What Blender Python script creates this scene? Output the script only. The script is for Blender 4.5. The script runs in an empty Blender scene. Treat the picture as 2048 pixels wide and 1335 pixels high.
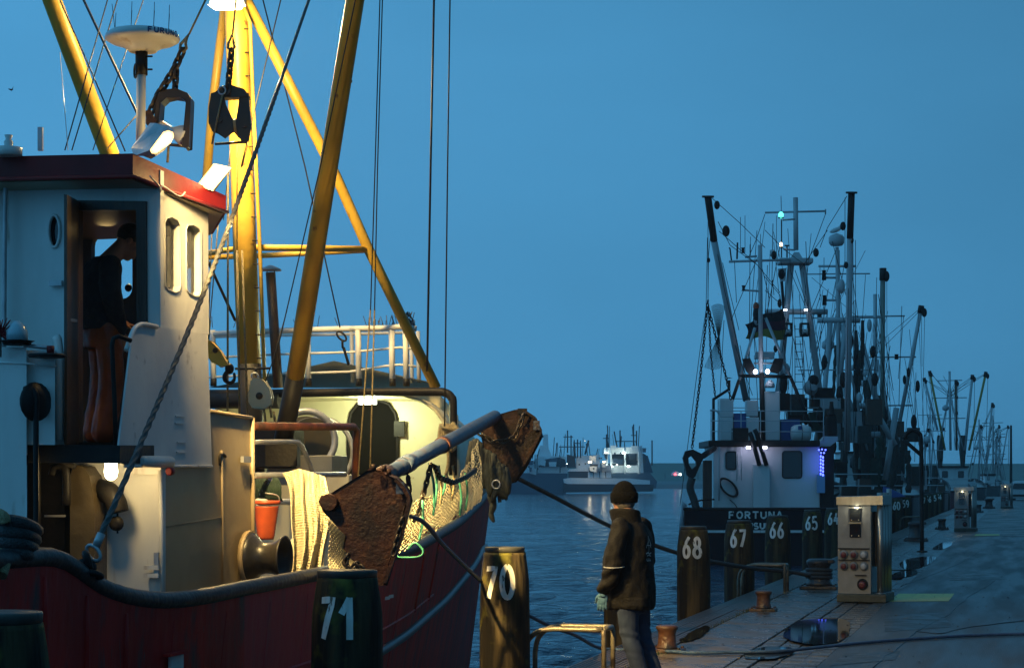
import bpy, math, random
from math import sin, cos, pi, sqrt, radians
from mathutils import Vector as V, noise
from mathutils.geometry import tessellate_polygon
random.seed(7)
SC = bpy.context.scene
COL = SC.collection

# ------------------------------------------------------------------ camera
EYE = 1.82            # metres above the quay
FOC = 4000.0          # focal length in pixels of a 2048 px wide frame
cam = bpy.data.cameras.new('camera'); cam_o = bpy.data.objects.new('camera', cam); COL.objects.link(cam_o)
cam_o.location = (0, 0, EYE); cam_o.rotation_euler = (pi/2, 0, 0)
cam.sensor_width = 36.0; cam.lens = FOC/2048*36; cam.shift_y = (960-667.5)/2048
cam.clip_start = 0.1; cam.clip_end = 8000
SC.camera = cam_o
# ------------------------------------------------------------------ dusk sky
W = bpy.data.worlds.new('World'); SC.world = W; W.use_nodes = True
nt = W.node_tree; bg = nt.nodes['Background']
sky = nt.nodes.new('ShaderNodeTexSky'); sky.sky_type = 'NISHITA'; sky.sun_disc = False
sky.sun_elevation = radians(3.0); sky.sun_rotation = radians(285); sky.ozone_density = 5.0; sky.dust_density = 1.5
mx = nt.nodes.new('ShaderNodeMixRGB'); mx.blend_type = 'MIX'; mx.inputs[0].default_value = 0.94
nt.links.new(sky.outputs[0], mx.inputs[1]); mx.inputs[2].default_value = (0.74, 3.30, 6.2, 1)   # even overcast dusk cloud
tcw = nt.nodes.new('ShaderNodeTexCoord'); dx = nt.nodes.new('ShaderNodeVectorMath'); dx.operation = 'DOT_PRODUCT'; dx.inputs[1].default_value = (-.70, .05, -.30)
nt.links.new(tcw.outputs['Generated'], dx.inputs[0])
gr = nt.nodes.new('ShaderNodeMapRange'); gr.inputs[1].default_value = -1; gr.inputs[2].default_value = 1; gr.inputs[3].default_value = 0.0; gr.inputs[4].default_value = 2.0
nt.links.new(dx.outputs['Value'], gr.inputs[0])          # the dusk is a little brighter towards the west
cn = nt.nodes.new('ShaderNodeTexNoise'); cn.inputs['Scale'].default_value = 3.0; cn.inputs['Detail'].default_value = 4
cm = nt.nodes.new('ShaderNodeMapping'); cm.inputs['Scale'].default_value = (1, 1, 2.5); nt.links.new(tcw.outputs['Generated'], cm.inputs[0]); nt.links.new(cm.outputs[0], cn.inputs['Vector'])
cr = nt.nodes.new('ShaderNodeMapRange'); cr.inputs[1].default_value = .3; cr.inputs[2].default_value = .7; cr.inputs[3].default_value = .93; cr.inputs[4].default_value = 1.07
nt.links.new(cn.outputs['Fac'], cr.inputs[0]); gm = nt.nodes.new('ShaderNodeMath'); gm.operation = 'MULTIPLY'; nt.links.new(gr.outputs[0], gm.inputs[0]); nt.links.new(cr.outputs[0], gm.inputs[1])
mg = nt.nodes.new('ShaderNodeMixRGB'); mg.blend_type = 'MULTIPLY'; mg.inputs[0].default_value = 1
nt.links.new(mx.outputs[0], mg.inputs[1]); nt.links.new(gm.outputs[0], mg.inputs[2]); nt.links.new(mg.outputs[0], bg.inputs[0]); bg.inputs[1].default_value = 0.090
SC.view_settings.view_transform = 'Standard'; SC.view_settings.look = 'None'
SC.view_settings.exposure = 0.0; SC.view_settings.gamma = 1.0
SC.view_settings.use_curve_mapping = False
SC.render.engine = 'CYCLES'
cy = SC.cycles
cy.use_denoising = True
try: cy.denoiser = 'OPENIMAGEDENOISE'
except Exception: pass
cy.max_bounces = 6; cy.diffuse_bounces = 3; cy.glossy_bounces = 3; cy.transmission_bounces = 4; cy.volume_bounces = 1
cy.transparent_max_bounces = 8; cy.sample_clamp_indirect = 4.0; cy.caustics_reflective = False; cy.caustics_refractive = False

# ------------------------------------------------------------------ coordinates
def at(px, py, d):                       # a point of the photograph at its distance d
    return V(((px-1024)/FOC*d, d, EYE+(960-py)/FOC*d))
QX, QY = 0.2471, 0.9690                  # direction of the quay edge
OX, OY = -1.158, 14.08                   # foot of pile 71
def U(a, b, z=0.0):                      # a metres along the quay, b metres out over the water
    return V((OX+a*QX-b*QY, OY+a*QY+b*QX, z))
def onB(px, py, b):                      # hits the upright plane b = const
    k = (px-1024)/FOC
    x0, y0 = OX-b*QY, OY+b*QX
    a = (k*y0-x0)/(QX-k*QY)
    return at(px, py, y0+a*QY)
def onA(px, py, a):                      # hits the upright plane a = const
    k = (px-1024)/FOC
    x0, y0 = OX+a*QX, OY+a*QY
    b = (x0-k*y0)/(QY+k*QX)
    return at(px, py, y0+b*QX)
def onZ(px, py, z=0.0):
    return at(px, py, FOC*(EYE-z)/(py-960))
AL, OUT, UP = V((QX, QY, 0)), V((-QY, QX, 0)), V((0, 0, 1))

# ------------------------------------------------------------------ mesh builder
def frames(path, closed=False):
    n = len(path); T = []
    for i in range(n):
        if closed: t = path[(i+1) % n]-path[i-1]
        elif i == 0: t = path[1]-path[0]
        elif i == n-1: t = path[-1]-path[-2]
        else:
            t = (path[i+1]-path[i]).normalized()+(path[i]-path[i-1]).normalized()
        T.append(t.normalized() if t.length > 1e-9 else V((0, 0, 1)))
    ref = V((0, 0, 1)) if abs(T[0].z) < 0.9 else V((1, 0, 0))
    u = (ref-T[0]*ref.dot(T[0])).normalized(); out = []
    for t in T:
        u = u-t*u.dot(t)
        u = u.normalized() if u.length > 1e-9 else t.orthogonal().normalized()
        out.append((t, u, t.cross(u)))
    return out
def spline(pts, k=6):                    # Catmull-Rom through the points
    pts = [V(p) for p in pts]
    if len(pts) < 3: return pts
    P = [pts[0]*2-pts[1]]+pts+[pts[-1]*2-pts[-2]]; out = []
    for i in range(1, len(P)-2):
        p0, p1, p2, p3 = P[i-1:i+3]
        for j in range(k):
            t = j/k
            out.append(0.5*((2*p1)+(p2-p0)*t+(2*p0-5*p1+4*p2-p3)*t*t+(3*p1-p0-3*p2+p3)*t*t*t))
    out.append(pts[-1]); return out
def rrect(x0, y0, x1, y1, r, n=4):
    o = []
    for cx, cy_, a0 in ((x1-r, y0+r, -90), (x1-r, y1-r, 0), (x0+r, y1-r, 90), (x0+r, y0+r, 180)):
        for i in range(n+1):
            a = radians(a0+90*i/n); o.append((cx+r*cos(a), cy_+r*sin(a)))
    return o
class M:
    def __init__(s): s.v = []; s.f = []; s.sm = []
    def add(s, vs, fs, smooth=False):
        o = len(s.v); s.v += [V(p) for p in vs]
        for f in fs: s.f.append([o+i for i in f]); s.sm.append(smooth)
        return s
    def hexa(s, p):                      # bottom four, top four
        return s.add(p, [(3, 2, 1, 0), (4, 5, 6, 7), (0, 1, 5, 4), (1, 2, 6, 5), (2, 3, 7, 6), (3, 0, 4, 7)])
    def box(s, c, sz, ax=None):
        X, Y, Z = ax or (V((1, 0, 0)), V((0, 1, 0)), V((0, 0, 1))); c = V(c)
        X, Y, Z = X*sz[0]/2, Y*sz[1]/2, Z*sz[2]/2
        return s.hexa([c-X-Y-Z, c+X-Y-Z, c+X+Y-Z, c-X+Y-Z, c-X-Y+Z, c+X-Y+Z, c+X+Y+Z, c-X+Y+Z])
    def tube(s, path, r, n=8, caps=True, closed=False, flat=1.0):
        path = [V(p) for p in path]
        fr = frames(path, closed); rs = r if isinstance(r, (list, tuple)) else [r]*len(path); vs = []
        for p, (t, u, w), q in zip(path, fr, rs):
            for i in range(n):
                a = 2*pi*i/n; vs.append(p+(u*cos(a)+w*sin(a)*flat)*q)
        fs = []; L = len(path)
        for j in range(L if closed else L-1):
            for i in range(n):
                fs.append((j*n+i, j*n+(i+1) % n, ((j+1) % L)*n+(i+1) % n, ((j+1) % L)*n+i))
        s.add(vs, fs, True)
        if caps and not closed:
            o = len(s.v)-len(vs)
            s.f.append([o+i for i in range(n)][::-1]); s.sm.append(False)
            s.f.append([o+(L-1)*n+i for i in range(n)]); s.sm.append(False)
        return s
    def lathe(s, p, ax, prof, n=16, smooth=True, caps=True, wob=None):
        p = V(p); t = V(ax).normalized()
        ref = V((0, 0, 1)) if abs(t.z) < 0.9 else V((1, 0, 0))
        u = (ref-t*ref.dot(t)).normalized(); w = t.cross(u); vs = []
        for h, r in prof:
            for i in range(n):
                a = 2*pi*i/n; q = r*(1+wob(a, h)) if wob else r
                vs.append(p+t*h+(u*cos(a)+w*sin(a))*q)
        fs = [(j*n+i, j*n+(i+1) % n, (j+1)*n+(i+1) % n, (j+1)*n+i) for j in range(len(prof)-1) for i in range(n)]
        s.add(vs, fs, smooth)
        if caps:
            o = len(s.v)-len(vs)
            s.f.append([o+i for i in range(n)][::-1]); s.sm.append(False)
            s.f.append([o+(len(prof)-1)*n+i for i in range(n)]); s.sm.append(False)
        return s
    def plate(s, outer, th, holes=()):   # flat outline in space, swept by th
        th = V(th); loops = [[V(p) for p in outer]]+[[V(p) for p in h] for h in holes]
        nrm = V((0, 0, 0)); L = loops[0]
        for i in range(len(L)): nrm += (L[i]-L[0]).cross(L[(i+1) % len(L)]-L[0])
        nrm = nrm.normalized(); u = nrm.orthogonal().normalized(); w = nrm.cross(u)
        fl = [[V((p.dot(u), p.dot(w), 0)) for p in l] for l in loops]
        tris = tessellate_polygon(fl); allp = [p for l in loops for p in l]; N = len(allp)
        fs = []
        for t in tris: fs.append(tuple(t)); fs.append(tuple(N+i for i in t[::-1]))
        o = 0
        for l in loops:
            k = len(l)
            for i in range(k): fs.append((o+i, o+(i+1) % k, N+o+(i+1) % k, N+o+i))
            o += k
        return s.add(allp+[p+th for p in allp], fs)
    def ball(s, c, r, n=12, m=8, sc=(1, 1, 1), ax=None, lo=0.0):
        X, Y, Z = ax or (V((1, 0, 0)), V((0, 1, 0)), V((0, 0, 1))); c = V(c); vs = []
        for j in range(m+1):
            t = pi*(lo+(1-lo)*j/m)-pi/2
            for i in range(n):
                a = 2*pi*i/n
                vs.append(c+X*(r*sc[0]*cos(t)*cos(a))+Y*(r*sc[1]*cos(t)*sin(a))+Z*(r*sc[2]*sin(t)))
        fs = [(j*n+i, j*n+(i+1) % n, (j+1)*n+(i+1) % n, (j+1)*n+i) for j in range(m) for i in range(n)]
        return s.add(vs, fs, True)
    def torus(s, c, ax, R, r, n=16, m=8, st=1.0):
        t = V(ax).normalized(); u = t.orthogonal().normalized(); w = t.cross(u)
        return s.tube([V(c)+u*R*cos(2*pi*i/n)+w*R*st*sin(2*pi*i/n) for i in range(n)], r, m, closed=True)
    def grid(s, rows, smooth=True, closed=False):
        nr, nc = len(rows), len(rows[0]); fs = []
        for j in range(nr-1):
            for i in range(nc if closed else nc-1):
                fs.append((j*nc+i, j*nc+(i+1) % nc, (j+1)*nc+(i+1) % nc, (j+1)*nc+i))
        return s.add([p for r in rows for p in r], fs, smooth)
    def build(s, name, mat, parent=None, kind=None, bevel=0.0):
        off = V((0, 0, 0)); q = parent
        while q: off += q.location; q = q.parent
        me = bpy.data.meshes.new(name); me.from_pydata([tuple(p-off) for p in s.v], [], s.f)
        me.polygons.foreach_set('use_smooth', s.sm); me.materials.append(mat); me.validate(); me.update()
        o = bpy.data.objects.new(name, me); COL.objects.link(o)
        if parent: o.parent = parent
        if kind: o['kind'] = kind
        if bevel:
            b = o.modifiers.new('edge', 'BEVEL'); b.width = bevel; b.segments = 2; b.limit_method = 'ANGLE'; b.angle_limit = radians(40)
        return o
def tag(o, label=None, cat=None, group=None, kind=None):
    if label: o['label'] = label
    if cat: o['category'] = cat
    if group: o['group'] = group
    if kind: o['kind'] = kind
    return o
def thing(name, label, cat, loc=(0, 0, 0), group=None):
    o = bpy.data.objects.new(name, None); o.empty_display_size = 0.2; COL.objects.link(o); o.location = loc
    return tag(o, label, cat, group)
def copy_tree(o, parent=None):
    c = o.copy(); COL.objects.link(c)
    if parent: c.parent = parent
    for ch in o.children: copy_tree(ch, c)
    return c
def tube(name, mat, parent, pts, r, n=8, sp=0, **k):
    return M().tube(spline(pts, sp) if sp else pts, r, n, **k).build(name, mat, parent)
def pxtube(name, mat, parent, pts, w, n=8, sp=0):   # pts = (px, py, distance), w = width in pixels
    ps = [at(*p) for p in pts]
    if sp: ps = spline(ps, sp)
    return M().tube(ps, [w/2*p.y/FOC for p in ps], n).build(name, mat, parent)
def box(name, mat, parent, c, sz, ax=None, bevel=0.0):
    return M().box(c, sz, ax).build(name, mat, parent, bevel=bevel)

# ------------------------------------------------------------------ materials
MATS = {}
def mat(name, col, col2=None, scale=3.0, rough=0.5, metal=0.0, bump=0.0, bscale=20.0, stretch=(1, 1, 1), spec=0.5,
        contrast=(0.35, 0.65), col3=None, scale3=1.0, con3=(0.5, 0.6), rough2=None, alpha=None, coat=0.0, detail=6.0, rot=0.0):
    m = bpy.data.materials.new(name); m.use_nodes = True; t = m.node_tree; p = t.nodes['Principled BSDF']
    p.inputs['Roughness'].default_value = rough; p.inputs['Metallic'].default_value = metal
    p.inputs['Specular IOR Level'].default_value = spec; p.inputs['Coat Weight'].default_value = coat
    p.inputs['Base Color'].default_value = (*col, 1)
    tc = t.nodes.new('ShaderNodeTexCoord'); mp = t.nodes.new('ShaderNodeMapping'); mp.inputs['Scale'].default_value = stretch; 
    if rot: mp.vector_type = 'TEXTURE'; mp.inputs['Rotation'].default_value = (0, 0, -rot); mp.inputs['Scale'].default_value = tuple(1/q for q in stretch)
    t.links.new(tc.outputs['Object'], mp.inputs[0])
    def noise_ramp(sc, lo, hi, d=detail):
        n = t.nodes.new('ShaderNodeTexNoise'); n.inputs['Scale'].default_value = sc; n.inputs['Detail'].default_value = d
        t.links.new(mp.outputs[0], n.inputs['Vector'])
        r = t.nodes.new('ShaderNodeMapRange'); r.inputs[1].default_value = lo; r.inputs[2].default_value = hi
        t.links.new(n.outputs['Fac'], r.inputs[0]); return r.outputs[0]
    c = None
    if col2:
        f = noise_ramp(scale, *contrast)
        x = t.nodes.new('ShaderNodeMixRGB'); x.inputs[1].default_value = (*col, 1); x.inputs[2].default_value = (*col2, 1)
        t.links.new(f, x.inputs[0]); c = x.outputs[0]
        if rough2 is not None:
            r = t.nodes.new('ShaderNodeMapRange'); r.inputs[3].default_value = rough; r.inputs[4].default_value = rough2
            t.links.new(f, r.inputs[0]); t.links.new(r.outputs[0], p.inputs['Roughness'])
    if col3:
        f = noise_ramp(scale3, *con3)
        x = t.nodes.new('ShaderNodeMixRGB'); x.inputs[2].default_value = (*col3, 1)
        if c: t.links.new(c, x.inputs[1])
        else: x.inputs[1].default_value = (*col, 1)
        t.links.new(f, x.inputs[0]); c = x.outputs[0]
    if c: t.links.new(c, p.inputs['Base Color'])
    if bump:
        n = t.nodes.new('ShaderNodeTexNoise'); n.inputs['Scale'].default_value = bscale; n.inputs['Detail'].default_value = 5
        t.links.new(mp.outputs[0], n.inputs['Vector'])
        b = t.nodes.new('ShaderNodeBump'); b.inputs['Strength'].default_value = bump; b.inputs['Distance'].default_value = 0.02
        t.links.new(n.outputs['Fac'], b.inputs['Height']); t.links.new(b.outputs[0], p.inputs['Normal'])
    return m
def emit(name, col, st):
    m = bpy.data.materials.new(name); m.use_nodes = True; t = m.node_tree; p = t.nodes['Principled BSDF']
    p.inputs['Base Color'].default_value = (*col, 1); p.inputs['Emission Color'].default_value = (*col, 1)
    p.inputs['Emission Strength'].default_value = st; return m
def lamp(parent, loc, col, power, kind='POINT', size=0.05, direction=None, spot=120, blend=0.5):
    l = bpy.data.lights.new('lamp_light', kind); l.color = col; l.energy = power
    if kind == 'AREA': l.size = size
    else: l.shadow_soft_size = size
    if kind == 'SPOT': l.spot_size = radians(spot); l.spot_blend = blend
    o = bpy.data.objects.new('lamp_light', l); COL.objects.link(o); off = V((0, 0, 0)); q = parent
    while q: off += q.location; q = q.parent
    o.parent = parent; o.location = V(loc)-off
    if direction is not None: o.rotation_euler = V(direction).to_track_quat('-Z', 'Y').to_euler()
    return o
white = mat('white_paint', (.74, .74, .71), (.56, .55, .51), 2.2, .42, bump=.2, bscale=9, col3=(.32, .22, .14), scale3=7, con3=(.63, .76), stretch=(1, 1, .22))
worn_white = mat('worn_white_paint', (.70, .70, .68), (.60, .60, .60), 2.6, .5, bump=.22, bscale=9, col3=(.26, .25, .26), scale3=8, con3=(.64, .76), stretch=(1, 1, .8), detail=9)
tan = mat('tan_paint', (.36, .29, .18), (.28, .21, .12), 1.6, .45, bump=.2, bscale=8, col3=(.25, .13, .06), scale3=7, con3=(.68, .78))
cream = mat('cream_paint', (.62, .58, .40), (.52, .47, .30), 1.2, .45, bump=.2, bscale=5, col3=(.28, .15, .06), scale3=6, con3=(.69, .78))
yellow = mat('yellow_paint', (.60, .38, .055), (.48, .29, .035), 1.8, .42, bump=.25, bscale=16, col3=(.20, .09, .03), scale3=9, con3=(.66, .74))
black = mat('black_paint', (.010, .010, .011), (.018, .016, .015), 5, .5, spec=.18, bump=.2, bscale=25)
rubber = mat('black_rubber', (.016, .017, .019), (.035, .036, .04), 6, .45, bump=.5, bscale=18)
red_roof = mat('dark_red_paint', (.20, .010, .012), (.12, .008, .010), 3, .5, spec=.25, bump=.2, bscale=12)
rust = mat('rusted_steel', (.045, .015, .007), (.014, .007, .005), 6, .6, bump=.5, bscale=34, spec=.35, contrast=(.36, .62), col3=(.10, .042, .018), scale3=11, con3=(.62, .76), detail=9)
rust_pipe = mat('rust_red_pipe', (.12, .03, .012), (.03, .012, .008), 6, .55, bump=.5, bscale=20)
galv = mat('galvanised_steel', (.46, .47, .48), (.34, .35, .36), 8, .42, metal=.5, bump=.1, bscale=30)
steel_wire = mat('steel_wire', (.09, .09, .09), (.05, .05, .045), 30, .5, metal=.3, bump=.6, bscale=120)
dark_wire = mat('tarred_wire', (.012, .012, .013), rough=.7)
rope_tan = mat('tan_rope', (.34, .27, .14), (.22, .17, .09), 40, .8, bump=.8, bscale=110)
rope_dark = mat('wet_dark_rope', (.030, .034, .036), (.016, .018, .02), 20, .6, bump=.9, bscale=90)
rope_blue = mat('blue_rope', (.03, .075, .16), (.02, .045, .1), 20, .5, bump=.6, bscale=90)
rope_green = mat('green_twine', (.04, .26, .17), (.03, .18, .12), 20, .7)
net_cream = mat('cream_netting', (.62, .56, .38), (.50, .44, .28), 10, .8)
net_green = mat('green_netting', (.025, .06, .042), (.012, .03, .022), 6, .8)
net_dark = mat('dark_netting', (.035, .045, .04), (.02, .022, .02), 12, .8)
wood_dark = mat('dark_varnished_wood', (.065, .030, .014), (.035, .016, .009), 4, .42, bump=.2, bscale=12, stretch=(6, 6, .6))
chain_m = mat('chain_steel', (.10, .085, .07), (.05, .035, .025), 20, .42, metal=.7, bump=.3, bscale=60)
orange = mat('orange_plastic', (.50, .085, .025), (.36, .06, .02), 8, .45)
blue_pipe = mat('blue_painted_pipe', (.040, .066, .125), (.025, .04, .075), 6, .5, bump=.5, bscale=24, col3=(.07, .04, .025), scale3=11, con3=(.55, .68), detail=9)
glass = mat('dark_glass', (.012, .015, .018), rough=.06, spec=.6)
clear = bpy.data.materials.new('window_glass'); clear.use_nodes = True
_p = clear.node_tree.nodes['Principled BSDF']; _p.inputs['Transmission Weight'].default_value = 1; _p.inputs['Roughness'].default_value = 0.02
_p.inputs['IOR'].default_value = 1.08; _p.inputs['Base Color'].default_value = (.9, .95, .95, 1)
num_paint = mat('white_number_paint', (.76, .76, .72), (.58, .56, .5), 14, .6, col3=(.10, .085, .055), scale3=26, con3=(.60, .68), stretch=(1, 1, .35))
WARM = (1.0, .68, .25)
hot = emit('flood_lens', (1.0, .62, .20), 3.0); core = emit('flood_core', (1.0, .86, .55), 9.0)
hot_cool = emit('white_led_lens', (.75, .82, 1.0), 10.0)
# ================================================================== SETTING
water_m = bpy.data.materials.new('harbour_water'); water_m.use_nodes = True
t = water_m.node_tree; p = t.nodes['Principled BSDF']
p.inputs['Base Color'].default_value = (.003, .034, .070, 1); p.inputs['Roughness'].default_value = .11; p.inputs['IOR'].default_value = 1.33
tc = t.nodes.new('ShaderNodeTexCoord'); mp = t.nodes.new('ShaderNodeMapping'); mp.inputs['Scale'].default_value = (.7, 1.0, 1)
t.links.new(tc.outputs['Object'], mp.inputs[0])
n1 = t.nodes.new('ShaderNodeTexNoise'); n1.inputs['Scale'].default_value = 1.9; n1.inputs['Detail'].default_value = 5; n1.inputs['Roughness'].default_value = .6
t.links.new(mp.outputs[0], n1.inputs['Vector'])
b1 = t.nodes.new('ShaderNodeBump'); b1.inputs['Strength'].default_value = .9; b1.inputs['Distance'].default_value = 1.0
n2 = t.nodes.new('ShaderNodeTexNoise'); n2.inputs['Scale'].default_value = .16; n2.inputs['Detail'].default_value = 3; t.links.new(mp.outputs[0], n2.inputs['Vector'])
r2 = t.nodes.new('ShaderNodeMapRange'); r2.inputs[1].default_value = .35; r2.inputs[2].default_value = .65; r2.inputs[3].default_value = .45; r2.inputs[4].default_value = 1.6; t.links.new(n2.outputs['Fac'], r2.inputs[0])
ml = t.nodes.new('ShaderNodeMath'); ml.operation = 'MULTIPLY'; t.links.new(n1.outputs['Fac'], ml.inputs[0]); t.links.new(r2.outputs[0], ml.inputs[1])
t.links.new(ml.outputs[0], b1.inputs['Height']); t.links.new(b1.outputs[0], p.inputs['Normal'])
WZ = -1.0
m = M(); rows = []
ys = [6*(1.0125**i) for i in range(330)]          # rows get wider apart with distance
for y in ys:
    row = []
    hw = 4+y*.42
    for i in range(181):
        x = -hw+2*hw*i/180; z = 0
        if y < 260:
            f = min(1, (260-y)/150)
            z = .10*f*noise.noise(V((x*.8, y*1.1, 0)))+.06*f*noise.noise(V((x*2.1, y*2.7, 5)))
        row.append(V((x, y, WZ+z)))
    rows.append(row)
m.grid(rows).build('water', water_m, kind='structure')
yl = ys[-1]
far = M().add([(-2600, yl-1, WZ-.03), (2600, yl-1, WZ-.03), (2600, 1800, WZ-.03), (-2600, 1800, WZ-.03)], [(0, 1, 2, 3)])
o = far.build('water', water_m, kind='structure')
o = M().add([(-2600, -60, WZ-.12), (2600, -60, WZ-.12), (2600, yl, WZ-.12), (-2600, yl, WZ-.12)], [(0, 1, 2, 3)]).build('water', water_m, kind='structure')
# --- dyke on the far shore
dyke_m = mat('dyke_grass', (.08, .12, .07), (.055, .085, .05), .03, .9)
rows = []
for i in range(90):
    x = -700+1900*i/89
    h = 11.2+.5*noise.noise(V((x*.006, 0, 3)))
    rows.append([V((x, 1060, WZ-.5)), V((x, 1072, WZ+1.2)), V((x, 1110, h)), V((x, 1125, h)), V((x, 1190, 1))])
M().grid(rows, smooth=False).build('dyke', dyke_m, kind='structure')
# --- quay
def wet(name, col, col2, scale, r0, r1, bump, bscale, voro=False, stretch=(1, 1, 1), rot=0.0):
    m = mat(name, col, col2, scale, r0, stretch=stretch, rot=rot, rough2=r1, bump=0 if voro else bump, bscale=bscale, contrast=(.4, .62))
    m.node_tree.nodes['Principled BSDF'].inputs['Specular IOR Level'].default_value = .24
    if voro:
        t = m.node_tree; p = t.nodes['Principled BSDF']; tc = t.nodes.new('ShaderNodeTexCoord')
        v = t.nodes.new('ShaderNodeTexVoronoi'); v.inputs['Scale'].default_value = bscale; t.links.new(tc.outputs['Object'], v.inputs['Vector'])
        b = t.nodes.new('ShaderNodeBump'); b.inputs['Strength'].default_value = bump; b.inputs['Distance'].default_value = .04; b.invert = True
        t.links.new(v.outputs['Distance'], b.inputs['Height']); t.links.new(b.outputs[0], p.inputs['Normal'])
    return m
asphalt = wet('wet_asphalt', (.024, .024, .024), (.032, .031, .030), 1.4, .36, .52, .5, 60, stretch=(1.6, .16, 1), rot=math.atan2(QX, QY))
cobble = wet('wet_cobbles', (.055, .05, .042), (.035, .032, .027), .8, .32, .5, 1.0, 6, True)
concrete = wet('wet_concrete', (.052, .042, .036), (.098, .078, .062), 1.5, .20, .52, .3, 40)
paver = wet('wet_paving_stone', (.065, .062, .06), (.038, .037, .036), 4, .26, .46, .5, 26)
timber = mat('wet_timber', (.085, .06, .045), (.05, .034, .026), 5, .38, bump=.6, bscale=14, stretch=(8, 1, 1))
quay_wall = mat('quay_wall', (.06, .06, .055), (.03, .035, .03), 2, .6, bump=.6, bscale=6)
E0, E1, E2, E3 = -.29, -.89, -1.78, -2.66          # edge, timber, concrete, gutter
def strip(b0, b1, a0, a1, z):
    return [U(a0, b0, z), U(a0, b1, z), U(a1, b1, z), U(a1, b0, z)]
A0, A1 = -16, 900
q = M().hexa(strip(E0-.03, -150, A0, A1, -3.0)+strip(E0-.03, -150, A0, A1, -.075)).build('quay', quay_wall, kind='structure')
M().add(strip(E3, -150, A0, A1, 0), [(0, 1, 2, 3)]).build('road', asphalt, kind='structure')
M().add(strip(E3-.02, -40, 54, A1, .006), [(0, 1, 2, 3)]).build('cobble_pavement', cobble, kind='structure')
# timber edge: three planks side by side, real gaps
L = 4.0; base = {}
for r in range(3):
    for k in range(-2, 24):
        a = k*L+(r*1.3) % L; bw = (E0-E1)/3
        ang = math.atan2(QY, QX)-pi/2
        if r not in base:
            mm = M(); hw = bw/2-.008
            for xx in (0,):
                mm.box((0, L/2, -.045), (2*hw, L-.012, .09))
            # shallow anti-slip grooves as raised battens
            for g in range(4):
                mm.box((-hw+hw*2*(g+.5)/4, L/2, .004), (hw*.32, L-.02, .008))
            ob = mm.build('plank', timber, q); base[r] = ob
        else:
            ob = base[r].copy(); COL.objects.link(ob); ob.parent = q
        c = U(a, E0-bw*(r+.5), random.uniform(-.006, .004)); ob.location = c; ob.rotation_euler = (0, 0, -math.atan2(QX, QY))
far_timber = M().add(strip(E0, E1, 96, A1, 0), [(0, 1, 2, 3)]).build('timber_edge', timber, q)
# concrete slabs
Ls = 2.4; slab = None
for k in range(-4, 44):
    if slab is None:
        mm = M().box((0, Ls/2, -.05), (E1-E2-.02, Ls-.016, .10)); slab = mm.build('concrete_slab', concrete, q, bevel=.006); ob = slab
    else:
        ob = slab.copy(); COL.objects.link(ob); ob.parent = q
    ob.location = U(k*Ls, (E1+E2)/2, random.uniform(-.004, .004)); ob.rotation_euler = (0, 0, -math.atan2(QX, QY))
M().add(strip(E1-.01, E2, 105, A1, 0), [(0, 1, 2, 3)]).build('concrete_edge', concrete, q)
# paving stones in the gutter
st = None; sw, sl = .218, .40
for k in range(0, 62):
    for r in range(4):
        if st is None:
            st = M().box((0, 0, -.04), (sw-.014, sl-.014, .08)).build('paving_stone', paver, q, bevel=.008); ob = st
        else:
            ob = st.copy(); COL.objects.link(ob); ob.parent = q
        dip = -.018*(1-abs(r-1.5)/1.5)
        ob.location = U(3.2+k*sl+(r % 2)*sl/2, E2-.004-sw*(r+.5), -.006+dip+random.uniform(-.004, .004))
        ob.rotation_euler = (random.uniform(-.012, .012), random.uniform(-.02, .02), -math.atan2(QX, QY))
M().add(strip(E2, E3, 28.2, A1, -.004), [(0, 1, 2, 3)]).build('gutter', paver, q)
M().add(strip(E2, E3, A0, 3.0, -.004), [(0, 1, 2, 3)]).build('gutter', paver, q)
# puddles lie in the dips
pud = mat('puddle_water', (.006, .009, .012), rough=.03, spec=.6)
def puddle(pts, z=.008):
    q_ = [onZ(x, y, z) for x, y in pts]; n_ = len(q_)
    c_ = spline(q_[-2:]+q_+q_[:2], 5)[10:10+5*n_]
    c_ = [p+V((noise.noise(p*4), noise.noise(p*4+V((5, 5, 5))), 0))*.05 for p in c_]
    M().add(c_, [tuple(range(len(c_)))]).build('puddle', pud, kind='structure')
puddle([(1568, 1272), (1580, 1252), (1600, 1240), (1640, 1236), (1688, 1237), (1700, 1247), (1694, 1268), (1672, 1284), (1630, 1287), (1600, 1284)])
puddle([(1800, 1126), (1815, 1117), (1850, 1112), (1872, 1113), (1866, 1122), (1842, 1134), (1812, 1138)])
puddle([(1780, 1150), (1800, 1142), (1834, 1140), (1822, 1150), (1790, 1156)])
puddle([(1866, 1096), (1884, 1084), (1905, 1083), (1898, 1092), (1880, 1098)])
puddle([(1488, 1306), (1520, 1294), (1570, 1292), (1590, 1300), (1552, 1314), (1500, 1316)], .004)
puddle([(1360, 1282), (1376, 1266), (1398, 1254), (1420, 1250), (1414, 1262), (1394, 1276)], .012)
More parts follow.
